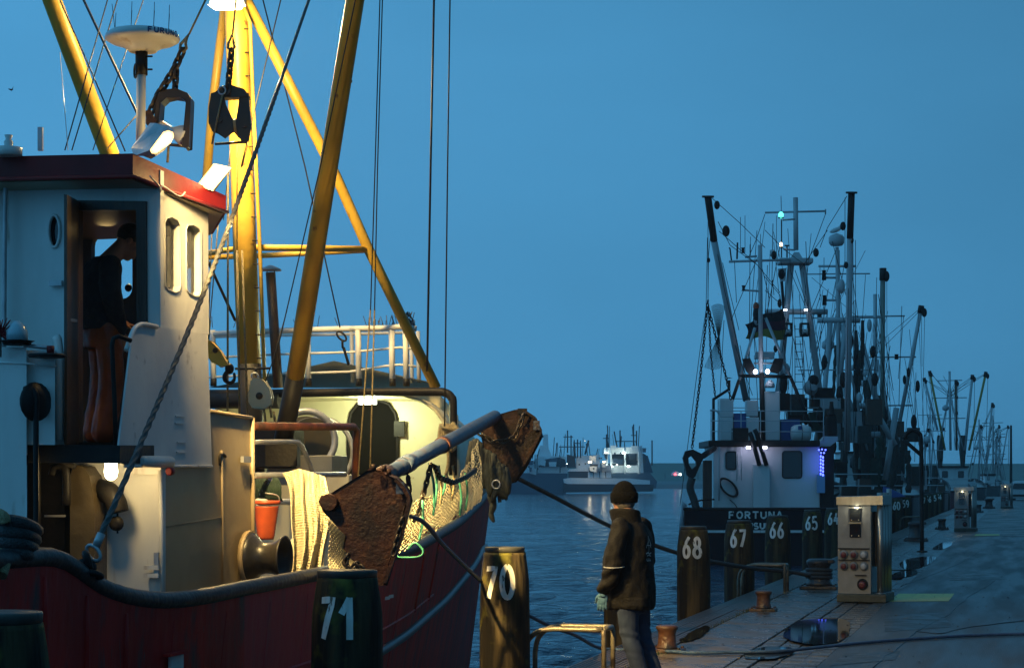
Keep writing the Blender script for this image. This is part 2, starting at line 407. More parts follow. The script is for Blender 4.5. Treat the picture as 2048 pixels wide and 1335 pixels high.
# repaired patches, cracks and small litter on the asphalt
patch_m = wet('asphalt_patch', (.015, .015, .015), (.022, .022, .022), 3, .30, .5, .5, 70)
for pts in ([(1770, 1262), (1905, 1252), (1880, 1222), (1768, 1228)], [(1900, 1160), (2010, 1156), (1990, 1140), (1895, 1143)], [(1660, 1330), (1790, 1318), (1800, 1300), (1690, 1306)]):
    M().add([onZ(x, y, .004) for x, y in pts], [(0, 1, 2, 3)]).build('asphalt_patch', patch_m, kind='structure')
crk = mat('crack_filler', (.006, .006, .006), rough=.4)
for pts in ([(1745, 1335), (1800, 1290), (1835, 1262), (1900, 1225), (1935, 1195), (1990, 1160)], [(1835, 1262), (1880, 1266), (1930, 1255), (2048, 1240)], [(1800, 1172), (1860, 1150), (1930, 1120), (1960, 1100)]):
    ps = spline([onZ(x, y, .003) for x, y in pts], 6); ps = [p+V((noise.noise(p*3), noise.noise(p*3+V((4, 0, 0))), 0))*.06 for p in ps]
    M().tube(ps, .007, 4, flat=.4).build('crack', crk, kind='structure')
m = M(); rl = random.Random(5)
for i in range(700):
    a = rl.uniform(2, 40); b = E1-abs(rl.gauss(0, 2.2)); p = U(a, b, .006+.004*(b < E3)); s_ = rl.uniform(.006, .02)
    an = rl.uniform(0, 6.28); d1 = V((cos(an), sin(an), 0))*s_; d2 = V((-sin(an), cos(an), 0))*s_*.6
    m.add([p-d1-d2, p+d1-d2*.7, p+d1*.8+d2+V((0, 0, s_*.6)), p-d1*.9+d2], [(0, 1, 2, 3)])
m.build('litter', mat('leaf_litter', (.06, .045, .025), (.12, .10, .07), 9, .7), kind='stuff')
# yellow bay marking painted on the asphalt
ymark = mat('yellow_road_paint', (.50, .42, .05), (.30, .26, .05), 9, .5)
o = M().add([onZ(1778, 1202, .004), onZ(1897, 1201, .004), onZ(1909, 1186, .004), onZ(1797, 1186, .004)], [(0, 1, 2, 3)]).build('yellow_marking', ymark, kind='structure')
o = M().add([onZ(1948, 1071, .012), onZ(2000, 1070, .012), onZ(1998, 1067, .012), onZ(1952, 1067, .012)], [(0, 1, 2, 3)]).build('yellow_marking', ymark, kind='structure')
# ================================================================== RED TRAWLER
RB = thing('fishing_trawler', 'big red trawler with white wheelhouse, yellow mast and lit floodlights moored at the piles', 'fishing boat', U(0, 3.4, WZ))
# --- hull
hull_m = mat('red_hull_paint', (.64, .020, .015), (.42, .015, .012), 3.0, .5, spec=.25, bump=.6, bscale=9, col3=(.13, .05, .05), scale3=5, con3=(.56, .70), stretch=(1, 1, .35))
t_ = hull_m.node_tree; p_ = t_.nodes['Principled BSDF']                 # repainted plates amidships
link = p_.inputs['Base Color'].links[0].from_socket
geo = t_.nodes.new('ShaderNodeTexCoord'); dt = t_.nodes.new('ShaderNodeVectorMath'); dt.operation = 'DOT_PRODUCT'; dt.inputs[1].default_value = (QX, QY, 0.14)
t_.links.new(geo.outputs['Object'], dt.inputs[0])
c1 = t_.nodes.new('ShaderNodeMath'); c1.operation = 'COMPARE'; c1.inputs[1].default_value = 1.25; c1.inputs[2].default_value = 1.0
t_.links.new(dt.outputs['Value'], c1.inputs[0])
x_ = t_.nodes.new('ShaderNodeMixRGB'); x_.inputs[2].default_value = (.58, .05, .07, 1)
m_ = t_.nodes.new('ShaderNodeMath'); m_.operation = 'MULTIPLY'; m_.inputs[1].default_value = .65
t_.links.new(c1.outputs[0], m_.inputs[0]); t_.links.new(m_.outputs[0], x_.inputs[0]); t_.links.new(link, x_.inputs[1]); t_.links.new(x_.outputs[0], p_.inputs['Base Color'])
BG = [(-7, .75), (0, .75), (2, .86), (4, 1.04), (6, 1.28), (9, 1.72), (12, 2.25), (14, 2.72), (15.5, 3.13), (16.5, 3.38)]
ZG = [(-7, 1.36), (-2.95, 1.36), (-2.75, 1.33), (-2.43, 1.17), (-1.9, 1.06), (-1.4, 1.01), (-.8, 1.0), (0, 1.02), (2, 1.04), (4, 1.07), (6, 1.13), (9, 1.30), (12, 1.53), (14, 1.62), (16.5, 1.67)]
def lerp(T, x):
    if x <= T[0][0]: return T[0][1]
    for (x0, y0), (x1, y1) in zip(T, T[1:]):
        if x <= x1: return y0+(y1-y0)*(x-x0)/(x1-x0)
    return T[-1][1]
def sm(T, x, w=.45): return sum(lerp(T, x+w*k/4) for k in range(-4, 5))/9
CB = 3.4
def bg_(a): return sm(BG, a, .8)
def zg_(a): return sm(ZG, a, .22)
avals = [-7, -6, -5, -4, -3.4, -3.1, -2.95, -2.8, -2.65, -2.5, -2.35, -2.2, -2.0, -1.8, -1.6, -1.4, -1.2, -1, -.6, -.2]+[.3*i for i in range(0, 52)]+[15.7, 16.0, 16.25, 16.45]
def hull_pt(a, f, side=1):               # f 0 at the gunwale, 1 below the water
    z = zg_(a)*(1-f)+(-1.5)*f
    rake = 1.35*f*max(0, (a+7)/23.5)
    hb = CB-bg_(a)
    s = max(0.0, min(1.0, (a-2)/14.5))
    flare = 1-.42*f*s*(1-.3*s)-.05*f
    if a > 16.4: flare = 1-.9*f
    bb = CB-hb*flare*(1 if side > 0 else -1)
    return U(a-rake, bb, z)
for side in (1, -1):
    rows = [[hull_pt(a, k/9, side) for k in range(10)] for a in avals]
    if side > 0: m = M().grid(rows)
    else: m.grid(rows)
# join the two shells at the stem and close the stern, so the hull is one body
n = 10; L1 = len(avals)*n
for k in range(9):
    i0 = (len(avals)-1)*n+k; j0 = L1+i0
    m.f.append([i0, i0+1, j0+1, j0]); m.sm.append(True)
    m.f.append([k, k+1, L1+k+1, L1+k]); m.sm.append(False)
hull = m.build('hull', hull_m, RB)
bul = mat('bulwark_inside_paint', (.26, .22, .12), (.18, .14, .08), 2, .5, col3=(.2, .1, .05), scale3=5, con3=(.65, .78))
m = M()
av2 = [a for a in avals if a < 9.4]
rows = [[hull_pt(a, .004)+OUT*.05, hull_pt(a, (zg_(a)-.42)/(zg_(a)+1.5))+OUT*.07] for a in av2]
m.grid(rows).build('bulwark_lining', bul, RB)
dk = mat('wet_deck', (.12, .11, .09), (.08, .07, .06), 2, .3)
av3 = [a for a in avals if a < 15]
m = M().grid([[hull_pt(a, (zg_(a)-.42)/(zg_(a)+1.5))+OUT*.08, U(a, CB, .47), hull_pt(a, (zg_(a)-.42)/(zg_(a)+1.5), -1)-OUT*.08] for a in av3]).build('deck', dk, RB)
rail = M().tube([U(a, bg_(a)+.02, zg_(a)+.03) for a in avals], .058, 10, flat=.9).build('rubber_rail', rubber, RB)
m = M().tube([U(a, 2*CB-bg_(a)-.02, zg_(a)+.03) for a in avals], .058, 8).build('rubber_rail', rubber, RB)
strake_m = mat('worn_strake_paint', (.16, .05, .06), (.06, .07, .10), 4, .4, bump=.3)
def on_hull(a, dz, out=.0):
    z = zg_(a)-dz; f = dz/(zg_(a)+1.5)
    p = hull_pt(a, f); return p-OUT*out
M().tube([on_hull(a, .86, .02) for a in avals if a > -4], .045, 8).build('rubbing_strake', mat('strake_rubber', (.05, .06, .075), (.09, .10, .12), 4, .4), RB)
M().tube([on_hull(a, .66, .0) for a in avals if -1 < a < 8], .016, 6).build('weld_strake', hull_m, RB)
for a in (-3.6, -3.05, -2.52, -1.98):
    M().tube([on_hull(a+k*.04, .08+k*.22, .0) for k in range(8)], [.012]+[.022]*6+[.018], 8).build('hull_rib', hull_m, RB)
for a in (6.3, 7.3):
    M().tube([on_hull(a+.02*k, .05+k*.09, .0) for k in range(8)], .018, 6).build('hull_rib', hull_m, RB)
for a in (4.5, 4.68):
    box('draught_mark', white, RB, on_hull(a, .36, .012), (.012, .12, .03), (OUT, AL, UP))
for a in (-1.25, -.35, .55, 1.5, 2.5, 3.45, 5.3):
    M().tube([on_hull(a, .1+k*.2, -.002) for k in range(10)], .006, 5).build('plate_seam', hull_m, RB)
scuf = mat('scuffed_primer', (.20, .12, .11), (.30, .05, .04), 20, .7)
rs_ = random.Random(4)
for i in range(46):
    a = rs_.uniform(-2.4, 5.5); dz = rs_.uniform(.12, .8); l_ = rs_.uniform(.04, .22); w_ = rs_.uniform(.003, .009); p = [on_hull(a+l_*.25*k/3+.01*rs_.random(), dz+l_*k/3, .003) for k in range(4)]
    M().add([q_-AL*w_*(1-abs(k-1.5)/2) for k, q_ in enumerate(p)]+[q_+AL*w_*(1-abs(k-1.5)/2) for k, q_ in enumerate(p)], [(k, k+1, 5+k, 4+k) for k in range(3)]).build('paint_scrape', scuf, RB)
box('freeing_port', white, RB, onB(352, 1322, .74), (.02, .20, .1), (OUT, AL, UP))
box('freeing_port_flange', hull_m, RB, onB(352, 1306, .72), (.05, .30, .018), (OUT, AL, UP))

# --- wheelhouse: after wall with the doorway, side wall with two windows
def A_(x, y, a=0.0): return onA(x, y, a)
def B_(x, y, b=1.45): return onB(x, y, b)
wheelhouse = M().plate([A_(x, y) for x, y in [(-420, 340), (321, 340), (321, 912), (-420, 905)]], AL*.06,
          [[A_(x, y) for x, y in [(150, 408), (276, 410), (276, 888), (150, 886)]],
           [A_(108+10.5*cos(i*pi/9), 462+31*sin(i*pi/9)) for i in range(18)]]).build('wheelhouse_wall', white, RB)
w1 = [(329, 446), (333, 436), (343, 433), (355, 440), (361, 450), (361, 572), (358, 582), (350, 585), (336, 579), (330, 570)]
w2 = [(372, 458), (376, 450), (386, 449), (398, 456), (402, 464), (402, 583), (398, 592), (391, 593), (378, 586), (373, 578)]
sidewall = M().plate([B_(x, y) for x, y in [(319.5, 345), (416, 372), (418, 668), (319.5, 655)]], OUT*.068,
          [[B_(x, y) for x, y in w1], [B_(x, y) for x, y in w2]]).build('wheelhouse_side', worn_white, RB)
frame_m = mat('cream_window_frame', (.66, .60, .42), (.5, .42, .25), 6, .4)
for w in (w1, w2):
    fr = M().tube([B_(x, y, 1.445) for x, y in w], .007, 6, closed=True).build('window_frame', white, RB)
    M().plate([B_(x, y, 1.505) for x, y in w], OUT*.006).build('window_pane', clear, fr)
# front of the wheelhouse: chamfered, with windows towards the bow
def zpix(p): return p
lamp(RB, A_(212, 445, 1.0), WARM, 1.6, size=.1)
zt = 4.0
def wall_quad(name, mat_, p0, p1, z0, z1, holes=(), th=.06):
    d = (p1-p0); L_ = d.length; u = d.normalized(); nrm = V((-u.y, u.x, 0))
    def q_(s, z): return V((p0.x, p0.y, 0))+u*s+V((0, 0, z))
    hs = [[q_(s, z) for s, z in h] for h in holes]
    return M().plate([q_(0, z0), q_(L_, z0), q_(L_, z1), q_(0, z1)], nrm*th, hs).build(name, mat_, RB)
pf0, pf1, pf2 = U(.93, 1.45), U(1.75, 2.05), U(1.95, 4.6)
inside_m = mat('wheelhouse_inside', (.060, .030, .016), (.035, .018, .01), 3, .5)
wall_quad('wheelhouse_front', white, pf0, pf1, 2.1, 3.95, [rrect(.15, 2.9, .85, 3.5, .08)])
def s_on(px):                            # distance along the front wall seen at a pixel
    k = (px-1024)/FOC; d = (pf2-pf1); t = (k*pf1.y-pf1.x)/(d.x-k*d.y); return t*d.length, pf1.y+t*d.y
sA, dA = s_on(272); sB, dB = s_on(190)
zA = EYE+(960-468)/FOC*dA; zB = EYE+(960-598)/FOC*dA
win = rrect(sA, zB, sB, zA, .09)
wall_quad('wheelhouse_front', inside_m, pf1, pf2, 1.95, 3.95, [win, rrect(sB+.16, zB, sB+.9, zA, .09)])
for hy in (492, 576):                    # window catches
    sK, dK = s_on(260); pk = V((pf1.x, pf1.y, 0))+(pf2-pf1).normalized()*sK; pk.z = EYE+(960-hy)/FOC*dK
    M().lathe(pk-AL*.06, AL, [(0, .02), (.03, .034), (.05, .02)], 10).build('window_catch', black, RB)
M().plate([U(.02, 1.5, 2.08), U(.02, 4.6, 2.08), U(1.9, 4.6, 2.08), U(1.7, 2.05, 2.08), U(.93, 1.5, 2.08)], V((0, 0, -.05))).build('wheelhouse_floor', wood_dark, RB)
M().plate([U(.07, 1.55, 3.80), U(.07, 4.6, 3.80), U(1.9, 4.6, 3.80), U(1.7, 2.1, 3.80), U(.93, 1.55, 3.80)], V((0, 0, .03))).build('wheelhouse_ceiling', inside_m, RB)
M().hexa([A_(165, 434, .8), A_(262, 434, .8), A_(262, 434, 1.2), A_(165, 434, 1.2), A_(165, 424, .8), A_(262, 424, .8), A_(262, 424, 1.2), A_(165, 424, 1.2)]).build('ceiling_lamp', frame_m, RB)
M().plate([A_(160, 660, 1.2), A_(300, 660, 1.2), A_(300, 880, 1.2), A_(160, 880, 1.2)], AL*.25).build('control_console', wood_dark, RB)
# door frame and open door leaf
df = M().plate([A_(x, y, -.03) for x, y in [(142, 400), (291, 402), (293, 892), (142, 890)]], AL*.08,
          [[A_(x, y, -.03) for x, y in [(156, 420), (272, 420), (273, 884), (156, 884)]]]).build('door_frame', wood_dark, RB)
door = M().hexa([A_(128, 888, -.62), A_(134, 889, -.62), A_(158, 888, -.03), A_(153, 888, -.03), A_(128, 388, -.62), A_(134, 389, -.62), A_(158, 402, -.03), A_(153, 402, -.03)]).build('wheelhouse_door', wood_dark, RB)
box('door_handle', galv, door, A_(143, 640, -.4), (.03, .12, .02), (OUT, AL, UP))
box('door_hook', galv, RB, A_(112, 566, -.03), (.10, .03, .04), (OUT, AL, UP))
M().tube([A_(108+11.5*cos(i*pi/9), 462+32.5*sin(i*pi/9), -.01) for i in range(18)], .012, 6, closed=True).build('porthole_ring', white, RB)
M().plate([A_(108+10.5*cos(i*pi/9), 462+31*sin(i*pi/9), .03) for i in range(18)], AL*.01).build('porthole_glass', glass, RB)
# roof with its dark red fascia
def RP(a, b, z): return U(a, b, z)
zc = EYE+(960-352)/FOC*14.0
ra = [(-.34, 4.8, 4.02), (-.34, 1.48, 3.955), (.93, 1.30, 3.865), (2.1, 1.9, 3.86), (2.3, 4.8, 3.9)]
hts = [.17, .17, .13, .13, .15]
m = M(); k = len(ra)
vs = [RP(a, b, z) for a, b, z in ra]+[RP(a, b, z+h) for (a, b, z), h in zip(ra, hts)]
m.add(vs, [tuple(range(k))[::-1], tuple(range(k, 2*k))]+[(i, (i+1) % k, k+(i+1) % k, k+i) for i in range(k)])
roof = m.build('roof', red_roof, RB)
M().plate([U(a+(.02 if a < 0 else -.02), b+.02, z-.012) for a, b, z in ra], V((0, 0, .008))).build('roof_soffit', tan, RB)
M().tube([RP(a-.012*(a < 0), b-.012, z+.004) for a, b, z in ra[:3]], .014, 6).build('roof_drip_edge', mat('bright_red_paint', (.26, .02, .02), rough=.5), RB)
M().tube(spline([A_(8, 700, -.10), A_(9, 560, -.10), A_(10, 395, -.10), A_(14, 366, -.10), A_(26, 351, -.10), A_(50, 349, -.10), A_(150, 353, -.10), A_(262, 357, -.10)], 5), .017, 8).build('hand_rail', galv, RB)
# torn tarpaulin edge hanging under the fascia
M().tube(spline([B_(300, 352, 1.36), B_(318, 372, 1.34), B_(321, 384, 1.35), B_(326, 372, 1.34), B_(350, 388, 1.34), B_(362, 392, 1.34), B_(370, 384, 1.33)], 6), .006, 5).build('loose_cable', galv, RB)
box('roof_vent', galv, RB, at(81, 278, 14.6), (.035, .035, .17))
M().lathe(at(17, 312, 14.3), UP, [(0, .10), (.06, .10), (.07, .03), (.10, .035), (.12, .02), (.15, .03)], 12).build('roof_beacon', white, RB)
# white screen plate shielding the platform
scr = [(236, 906), (240, 925), (252, 931), (424, 931), (415, 668), (285, 649), (274, 653), (267, 664), (262, 690)]
screen = M().plate([B_(x, y, 1.41) for x, y in scr], OUT*.014).build('side_screen', worn_white, RB)
M().tube(spline([B_(252, 700, 1.40), B_(265, 664, 1.40), B_(274, 652, 1.40), B_(287, 648, 1.40), B_(314, 653, 1.40)], 4), .017, 8).build('screen_rim', white, screen)
M().tube([B_(250, 931, 1.40), B_(424, 932, 1.40)], .012, 8).build('screen_rim', white, screen)
M().lathe(B_(284, 922, 1.38), AL, [(0, .02), (.02, .04), (.16, .042), (.48, .042), (.5, .02)], 12).build('fairlead_roller', white, screen)
for yy, xx in ((832, 360), (846, 359), (884, 363), (904, 362)):
    box('weld_bead', worn_white, screen, B_(xx, yy, 1.405), (.012, .16, .010), (OUT, AL, UP))
M().tube([A_(232, 905, -.68), A_(229, 800, -.70), A_(224, 690, -.70), A_(227, 676, -.70), A_(238, 672, -.68), A_(262, 681, -.6)], .016, 8).build('platform_rail', black, RB)
# platform
M().hexa([A_(55, 924, -.78), A_(240, 926, -.78), A_(322, 925, .0), A_(75, 925, .0), A_(55, 888, -.78), A_(240, 890, -.78), A_(322, 890, .0), A_(75, 889, .0)]).build('platform', black, RB)
# --- lower deckhouse
lower = M().plate([A_(x, y, .03) for x, y in [(60, 925), (325.5, 925), (325.5, 1290), (60, 1290)]], AL*.05).build('deckhouse_wall', white, RB)
M().plate([B_(x, y, 1.43) for x, y in [(325, 925), (420, 931), (419, 821), (504, 835), (506, 1175), (505, 1230), (325, 1290)]], OUT*.06).build('deckhouse_side', tan, RB)
M().tube([B_(x, y, 1.415) for x, y in [(419, 821), (504, 835)]], .014, 6).build('deckhouse_edge', tan, RB)
M().tube([B_(x, y, 1.42) for x, y in [(504, 835), (507, 1180)]], .02, 6).build('deckhouse_edge', tan, RB)
M().tube([B_(x, y, 1.425) for x, y in [(443, 900), (446, 1100), (452, 1190)]], .01, 6).build('weld_seam', tan, RB)
M().tube([B_(x, y, 1.425) for x, y in [(330, 1052), (443, 1034)]], .006, 6).build('weld_seam', tan, RB)
M().tube([A_(320, 940, -.02), A_(324, 1070, -.02), A_(327, 1210, -.02)], .018, 8).build('drain_pipe', white, RB)
box('hatch_dog', galv, RB, A_(313, 1125, -.02), (.035, .035, .15))
for yy in (1134, 1150):
    box('hatch_bracket', white, RB, A_(304, yy, -.03), (.12, .05, .03), (OUT, AL, UP))
M().hexa([B_(447, 1100, 1.41), B_(454, 1100, 1.41), B_(454, 1100, 1.44), B_(447, 1100, 1.44), B_(446, 1190, 1.41), B_(455, 1190, 1.41), B_(455, 1190, 1.44), B_(446, 1190, 1.44)]).build('strap_plate', tan, RB)
M().tube(spline([B_(440, 930, 1.42), B_(440, 912, 1.42), B_(446, 908, 1.42), B_(451, 913, 1.42)], 4), .012, 6).build('painted_hook', black, RB)
box('latch', galv, RB, B_(492, 918, 1.40), (.03, .16, .05), (OUT, AL, UP))
# recess below the platform
box('bulkhead', black, RB, A_(98, 1040, -.1), (.30, .10, .95), (OUT, AL, UP))
cab = mat('bronze_locker_paint', (.10, .075, .04), (.06, .045, .025), 3, .3, bump=.3)
loc = [(140, 1160), (140, 950), (145, 936), (155, 929), (166, 932), (178, 950), (186, 985), (189, 1030), (189, 1160)]
M().plate([A_(x, y, -.22) for x, y in loc], AL*.2).build('domed_locker', cab, RB)
M().tube([A_(62, 905, -.3), A_(95, 921, -.3), A_(150, 932, -.3)], .02, 8).build('black_pipe', black, RB)
M().tube([A_(76, 905, -.35), A_(76, 1130, -.35)], .022, 8).build('black_pipe', black, RB)
M().tube(spline([A_(104, 950, -.3), A_(110, 935, -.3), A_(124, 932, -.3), A_(132, 945, -.3), A_(133, 1010, -.3)], 4), .03, 8).build('black_pipe', black, RB)
box('locker_latch', galv, RB, A_(110, 1031, -.25), (.16, .02, .015), (OUT, AL, UP))
box('locker_hinge', black, RB, A_(190, 996, -.1), (.08, .03, .02), (OUT, AL, UP))
vent = M().tube(spline([A_(200, 978, -.05), A_(218, 985, -.12), A_(231, 1002, -.15), A_(237, 1024, -.15)], 5), [.09]*12+[.085]*4 if False else .078, 12).build('vent_cowl', black, RB)
M().lathe(A_(235, 1046, -.16), -AL, [(0, .05), (.01, .055), (.03, .053), (.04, .02)], 16).build('vent_cap', black, RB)
M().tube([A_(235, 1026, -.16), A_(235, 1066, -.17)], .007, 6).build('vent_cap_pin', black, RB)
M().plate([A_(x, y, -.03) for x, y in rrect(170, 925, 322, 948, 6)], AL*.05).build('light_shelf', white, RB)
bulk = M().lathe(A_(222, 926, -.35), -UP, [(0, .045), (.02, .045), (.06, .05), (.10, .04), (.12, .015)], 14).build('bulkhead_lamp', emit('lamp_bulb', (1, .84, .5), 14), RB)
lamp(RB, A_(224, 960, -.42), WARM, 8, size=.05)
M().lathe(A_(343, 942, -.05), -AL, [(0, .03), (.04, .03), (.05, .02)], 10).build('red_lamp', red_roof, RB)
# white casing on the port side of the picture, with valve wheel, pump handle and dome lamp
M().hexa([A_(-220, 1180, -1.0), A_(53, 1180, -1.0), A_(53, 1180, -.3), A_(-220, 1180, -.3), A_(-220, 690, -1.0), A_(53, 694, -1.0), A_(53, 694, -.3), A_(-220, 690, -.3)]).build('engine_casing', white, RB)
M().hexa([A_(50, 889, -.92), A_(110, 889, -.92), A_(110, 889, -.3), A_(50, 889, -.3), A_(50, 700, -.92), A_(110, 700, -.92), A_(110, 700, -.3), A_(50, 700, -.3)]).build('casing_box', white, RB)
M().tube([A_(-30, 723, -1.01), A_(60, 727, -1.01), A_(112, 732, -.96)], .006, 6).build('weld_seam', white, RB)
M().tube([A_(119, 880, -.6), A_(119, 705, -.6), A_(116, 680, -.6), A_(112, 672, -.6)], .03, 8).build('vent_pipe', white, RB)
M().tube([A_(48, 690, -1.03), A_(108, 696, -1.0)], .014, 8).build('handle_bar', galv, RB)
M().lathe(A_(94, 711, -1.02), UP, [(-.012, .12), (0, .13), (.012, .12), (.02, .02)], 18).build('valve_wheel', black, RB)
M().lathe(A_(101, 706, -1.02), UP, [(0, .026), (.05, .026)], 10).build('valve_stem', red_roof, RB)
M().lathe(A_(70, 803, -1.03), OUT*.94+AL*.34, [(-.04, .05), (-.02, .13), (0, .135), (.02, .12)], 18).build('pump_flange', black, RB)
M().tube(spline([A_(49, 777, -1.05), A_(62, 777, -1.06), A_(70, 783, -1.07), A_(73, 800, -1.07), A_(72, 850, -1.07), A_(73, 1100, -1.07)], 4), .019, 8).build('pump_handle', black, RB)
dome_m = mat('dome_lamp_glass', (.35, .5, .55), rough=.2)
M().lathe(A_(34, 690, -1.05), UP, [(0, .09), (.02, .10), (.03, .12)], 14).build('lamp_base', black, RB)
M().lathe(A_(34, 680, -1.05), UP, [(0, .075), (.06, .072), (.10, .055), (.13, .02)], 14).build('dome_lamp', dome_m, RB)
bunch = thing('brush_head', 'red bristle brush head sticking up beside the white dome lamp', 'brush', A_(4, 690, -1.1))
for i in range(26):
    a = random.uniform(0, 2*pi); s = random.uniform(.05, .13)
    p0 = A_(0, 668, -1.1); d = V((cos(a)*.75+.25, -.3*random.random(), sin(a)))
    M().tube([p0, p0+d*s], [.008, .003], 4).build('bristle', red_roof, bunch)
box('brush_grip', wood_dark, bunch, A_(-4, 690, -1.1), (.04, .04, .16))
# --- winch drum with the flared warping head
wc = B_(500, 1115, 1.38)
M().lathe(wc, -OUT, [(0, .20), (.02, .205), (.05, .18), (.09, .135), (.14, .122), (.20, .125), (.25, .15), (.285, .18), (.30, .182), (.295, .165), (.26, .12), (.2, .09)], 28).build('warping_head', mat('warping_head_steel', (.014, .014, .015), (.028, .024, .021), 5, .35, spec=.35, bump=.15), RB)
M().tube([wc+OUT*.02, wc-OUT*.02], .22, 24).build('winch_flange', tan, RB)
M().tube([B_(505, 1150, 2.2), B_(505, 1150, 1.4)], .05, 10).build('winch_shaft', galv, RB)
M().tube([B_(575, 1098, 1.8), B_(608, 1075, 1.7)], .06, 10).build('hydraulic_pipe', cream, RB)
M().tube([B_(573, 1116, 1.8), B_(606, 1098, 1.7)], .05, 10).build('hydraulic_pipe', cream, RB)
# --- whaleback
WA = 9.0
def wb_sec(a, k, n=12):                  # section from the starboard gunwale over the top to port
    s = (a-9)/7.4; zt_ = 2.86-.12*s-.95*s*s; b0 = bg_(a); z0 = zg_(a)
    ang = pi*k/n; hb = CB-b0
    x = cos(ang); y = sin(ang)
    bx = CB-hb*(abs(x)**.34)*(1 if x > 0 else -1)*(1-.10*y)
    return U(a, bx, z0+(zt_-z0)*(max(0, y)**.42))
aw = [9.0, 9.6, 10.4, 11.2, 12, 12.8, 13.6, 14.4, 15.2, 15.8, 16.3]
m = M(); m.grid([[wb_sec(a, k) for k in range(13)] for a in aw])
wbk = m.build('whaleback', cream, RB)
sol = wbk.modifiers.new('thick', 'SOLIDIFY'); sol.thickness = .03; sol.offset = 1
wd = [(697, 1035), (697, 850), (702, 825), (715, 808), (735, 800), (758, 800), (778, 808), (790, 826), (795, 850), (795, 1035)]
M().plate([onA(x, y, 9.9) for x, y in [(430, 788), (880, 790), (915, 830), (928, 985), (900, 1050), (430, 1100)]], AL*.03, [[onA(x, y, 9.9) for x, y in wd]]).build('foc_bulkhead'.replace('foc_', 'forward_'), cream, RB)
M().plate([onA(x, y, 9.94) for x, y in wd], AL*.01).build('companionway_shade', mat('dark_doorway', (.006, .006, .006), rough=1, spec=0), RB)  # matte black sheet, its colour gives the shade inside the open doorway
M().tube([onA(x, y, 9.87) for x, y in wd], .02, 6).build('doorway_coaming', black, RB)
box('door_clip_plate', black, RB, onA(799, 857, 9.84), (.13, .04, .19), (OUT, AL, UP))
M().tube(spline([onA(x, y, 8.95) for x, y in [(418, 787), (560, 786), (700, 784), (860, 783), (890, 785), (903, 795), (906, 815), (906, 950)]], 4), .05, 10).build('arch_pipe', black, RB)
M().tube([onA(418, 800, 8.95), onA(560, 800, 8.95)], .10, 10).build('arch_beam', black, RB)
lens = M().box(onA(735, 803, 9.6), (.20, .10, .06), (OUT, AL, UP)).build('deck_lamp', emit('fluorescent_tube', (.95, 1, .78), 12), RB)
lamp(RB, onA(735, 826, 9.2), (.95, 1.0, .55), 55, size=.08)
# deck top: raised cover, railing
cov = mat('grey_white_canvas', (.50, .52, .54), (.40, .42, .45), 2, .6)
m = M().grid([[onA(412+(868-412)*i/16, 778-(54*(1-abs(i-9)/9.0)**1.1 if abs(i-9) < 9 else 0)*(1-j/4)**.6-3, 9.8+j*.4) for i in range(17)] for j in range(5)]).build('canvas_cover', cov, RB)
tops = [(418, 668), (560, 661), (700, 657), (770, 656), (800, 653), (832, 657)]
M().tube([onA(x, y, 9.15) for x, y in tops], .035, 8).build('top_rail', white, RB)
for off in (47, 86):
    M().tube([onA(x, y+off*(1-.12*(x > 760)), 9.15) for x, y in tops], .014, 6).build('middle_rail', white, RB)
M().tube([onA(x, y, 10.3) for x, y in [(420, 673), (560, 670), (700, 668), (820, 664)]], .02, 6).build('far_rail', white, RB)
for x in (615, 716, 783, 811, 425):
    pt = M().tube([onA(x+2, 770, 9.15), onA(x, 660, 9.15)], .036, 8).build('rail_post', white, RB)
    M().tube([onA(x+2, 772, 9.14), onA(x+2, 757, 9.14)], .039, 8).build('post_foot', black, pt)
for x in (705, 824, 838):
    M().tube([onA(x, 765, 10.3), onA(x-2, 662, 10.3)], .026, 8).build('rail_post', white, RB)
spk = mat('bird_spike_wire', (.03, .03, .03), rough=.5)
for i in range(34):
    x = 710+i*3.4+random.uniform(-1, 1) if i > 6 else 425+i*42
    p0 = onA(x, 655, 9.15)
    M().tube([p0, p0+V((random.uniform(-.05, .05), 0, random.uniform(.08, .15)))], .004, 4).build('bird_spike', spk, RB)
for i in range(22):
    p0 = onA(818+i*.6, 658, 9.2)
    M().tube([p0, p0+V((random.uniform(-.1, .03), 0, .1)), p0+V((random.uniform(-.18, .03), random.uniform(-.1, .1), .2))], .005, 4).build('bird_spike', spk, RB)
# stove pipe
fl = M().tube([at(556, 775, 23.4), at(541, 545, 23.4)], .058, 12).build('stove_pipe', mat('sooty_pipe', (.07, .035, .02), (.03, .018, .012), 5, .5), RB)
M().lathe(at(541, 541, 23.4), UP, [(0, .13), (.02, .12), (.06, .03), (.065, .002)], 14).build('pipe_hood', galv, fl)
for x in (534, 549):
    M().tube([at(x, 549, 23.4), at(x, 539, 23.4)], .006, 4).build('hood_strut', black, fl)
# --- mast, legs, ladder
DM = 22.0
mast = pxtube('mast', yellow, RB, [(470, -60, DM), (474, 60, DM), (486, 400, DM), (499, 733, DM)], 47, 20)
pxtube('mast_foot', black, RB, [(499, 728, DM), (506, 960, DM)], 48, 20)
pxtube('mast_leg', yellow, RB, [(450, 10, DM+.6), (425, 210, DM+.9), (408, 420, DM+1.1), (385, 700, DM+1.4)], 18, 12)
pxtube('mast_leg', yellow, RB, [(488, -10, DM), (672, 352, 22.6), (734, 492, 23), (872, 775, 23.6)], 21, 12)
pxtube('cross_bar', yellow, RB, [(510, 495, DM), (735, 498, 23)], 13, 10)
pxtube('cross_bar', yellow, RB, [(405, 514, 23.2), (500, 512, 23.2), (620, 506, 23.1), (735, 500, 23)], 11, 10)
pxtube('cross_bar', yellow, RB, [(405, 508, 23.2), (478, 496, 22)], 11, 10)
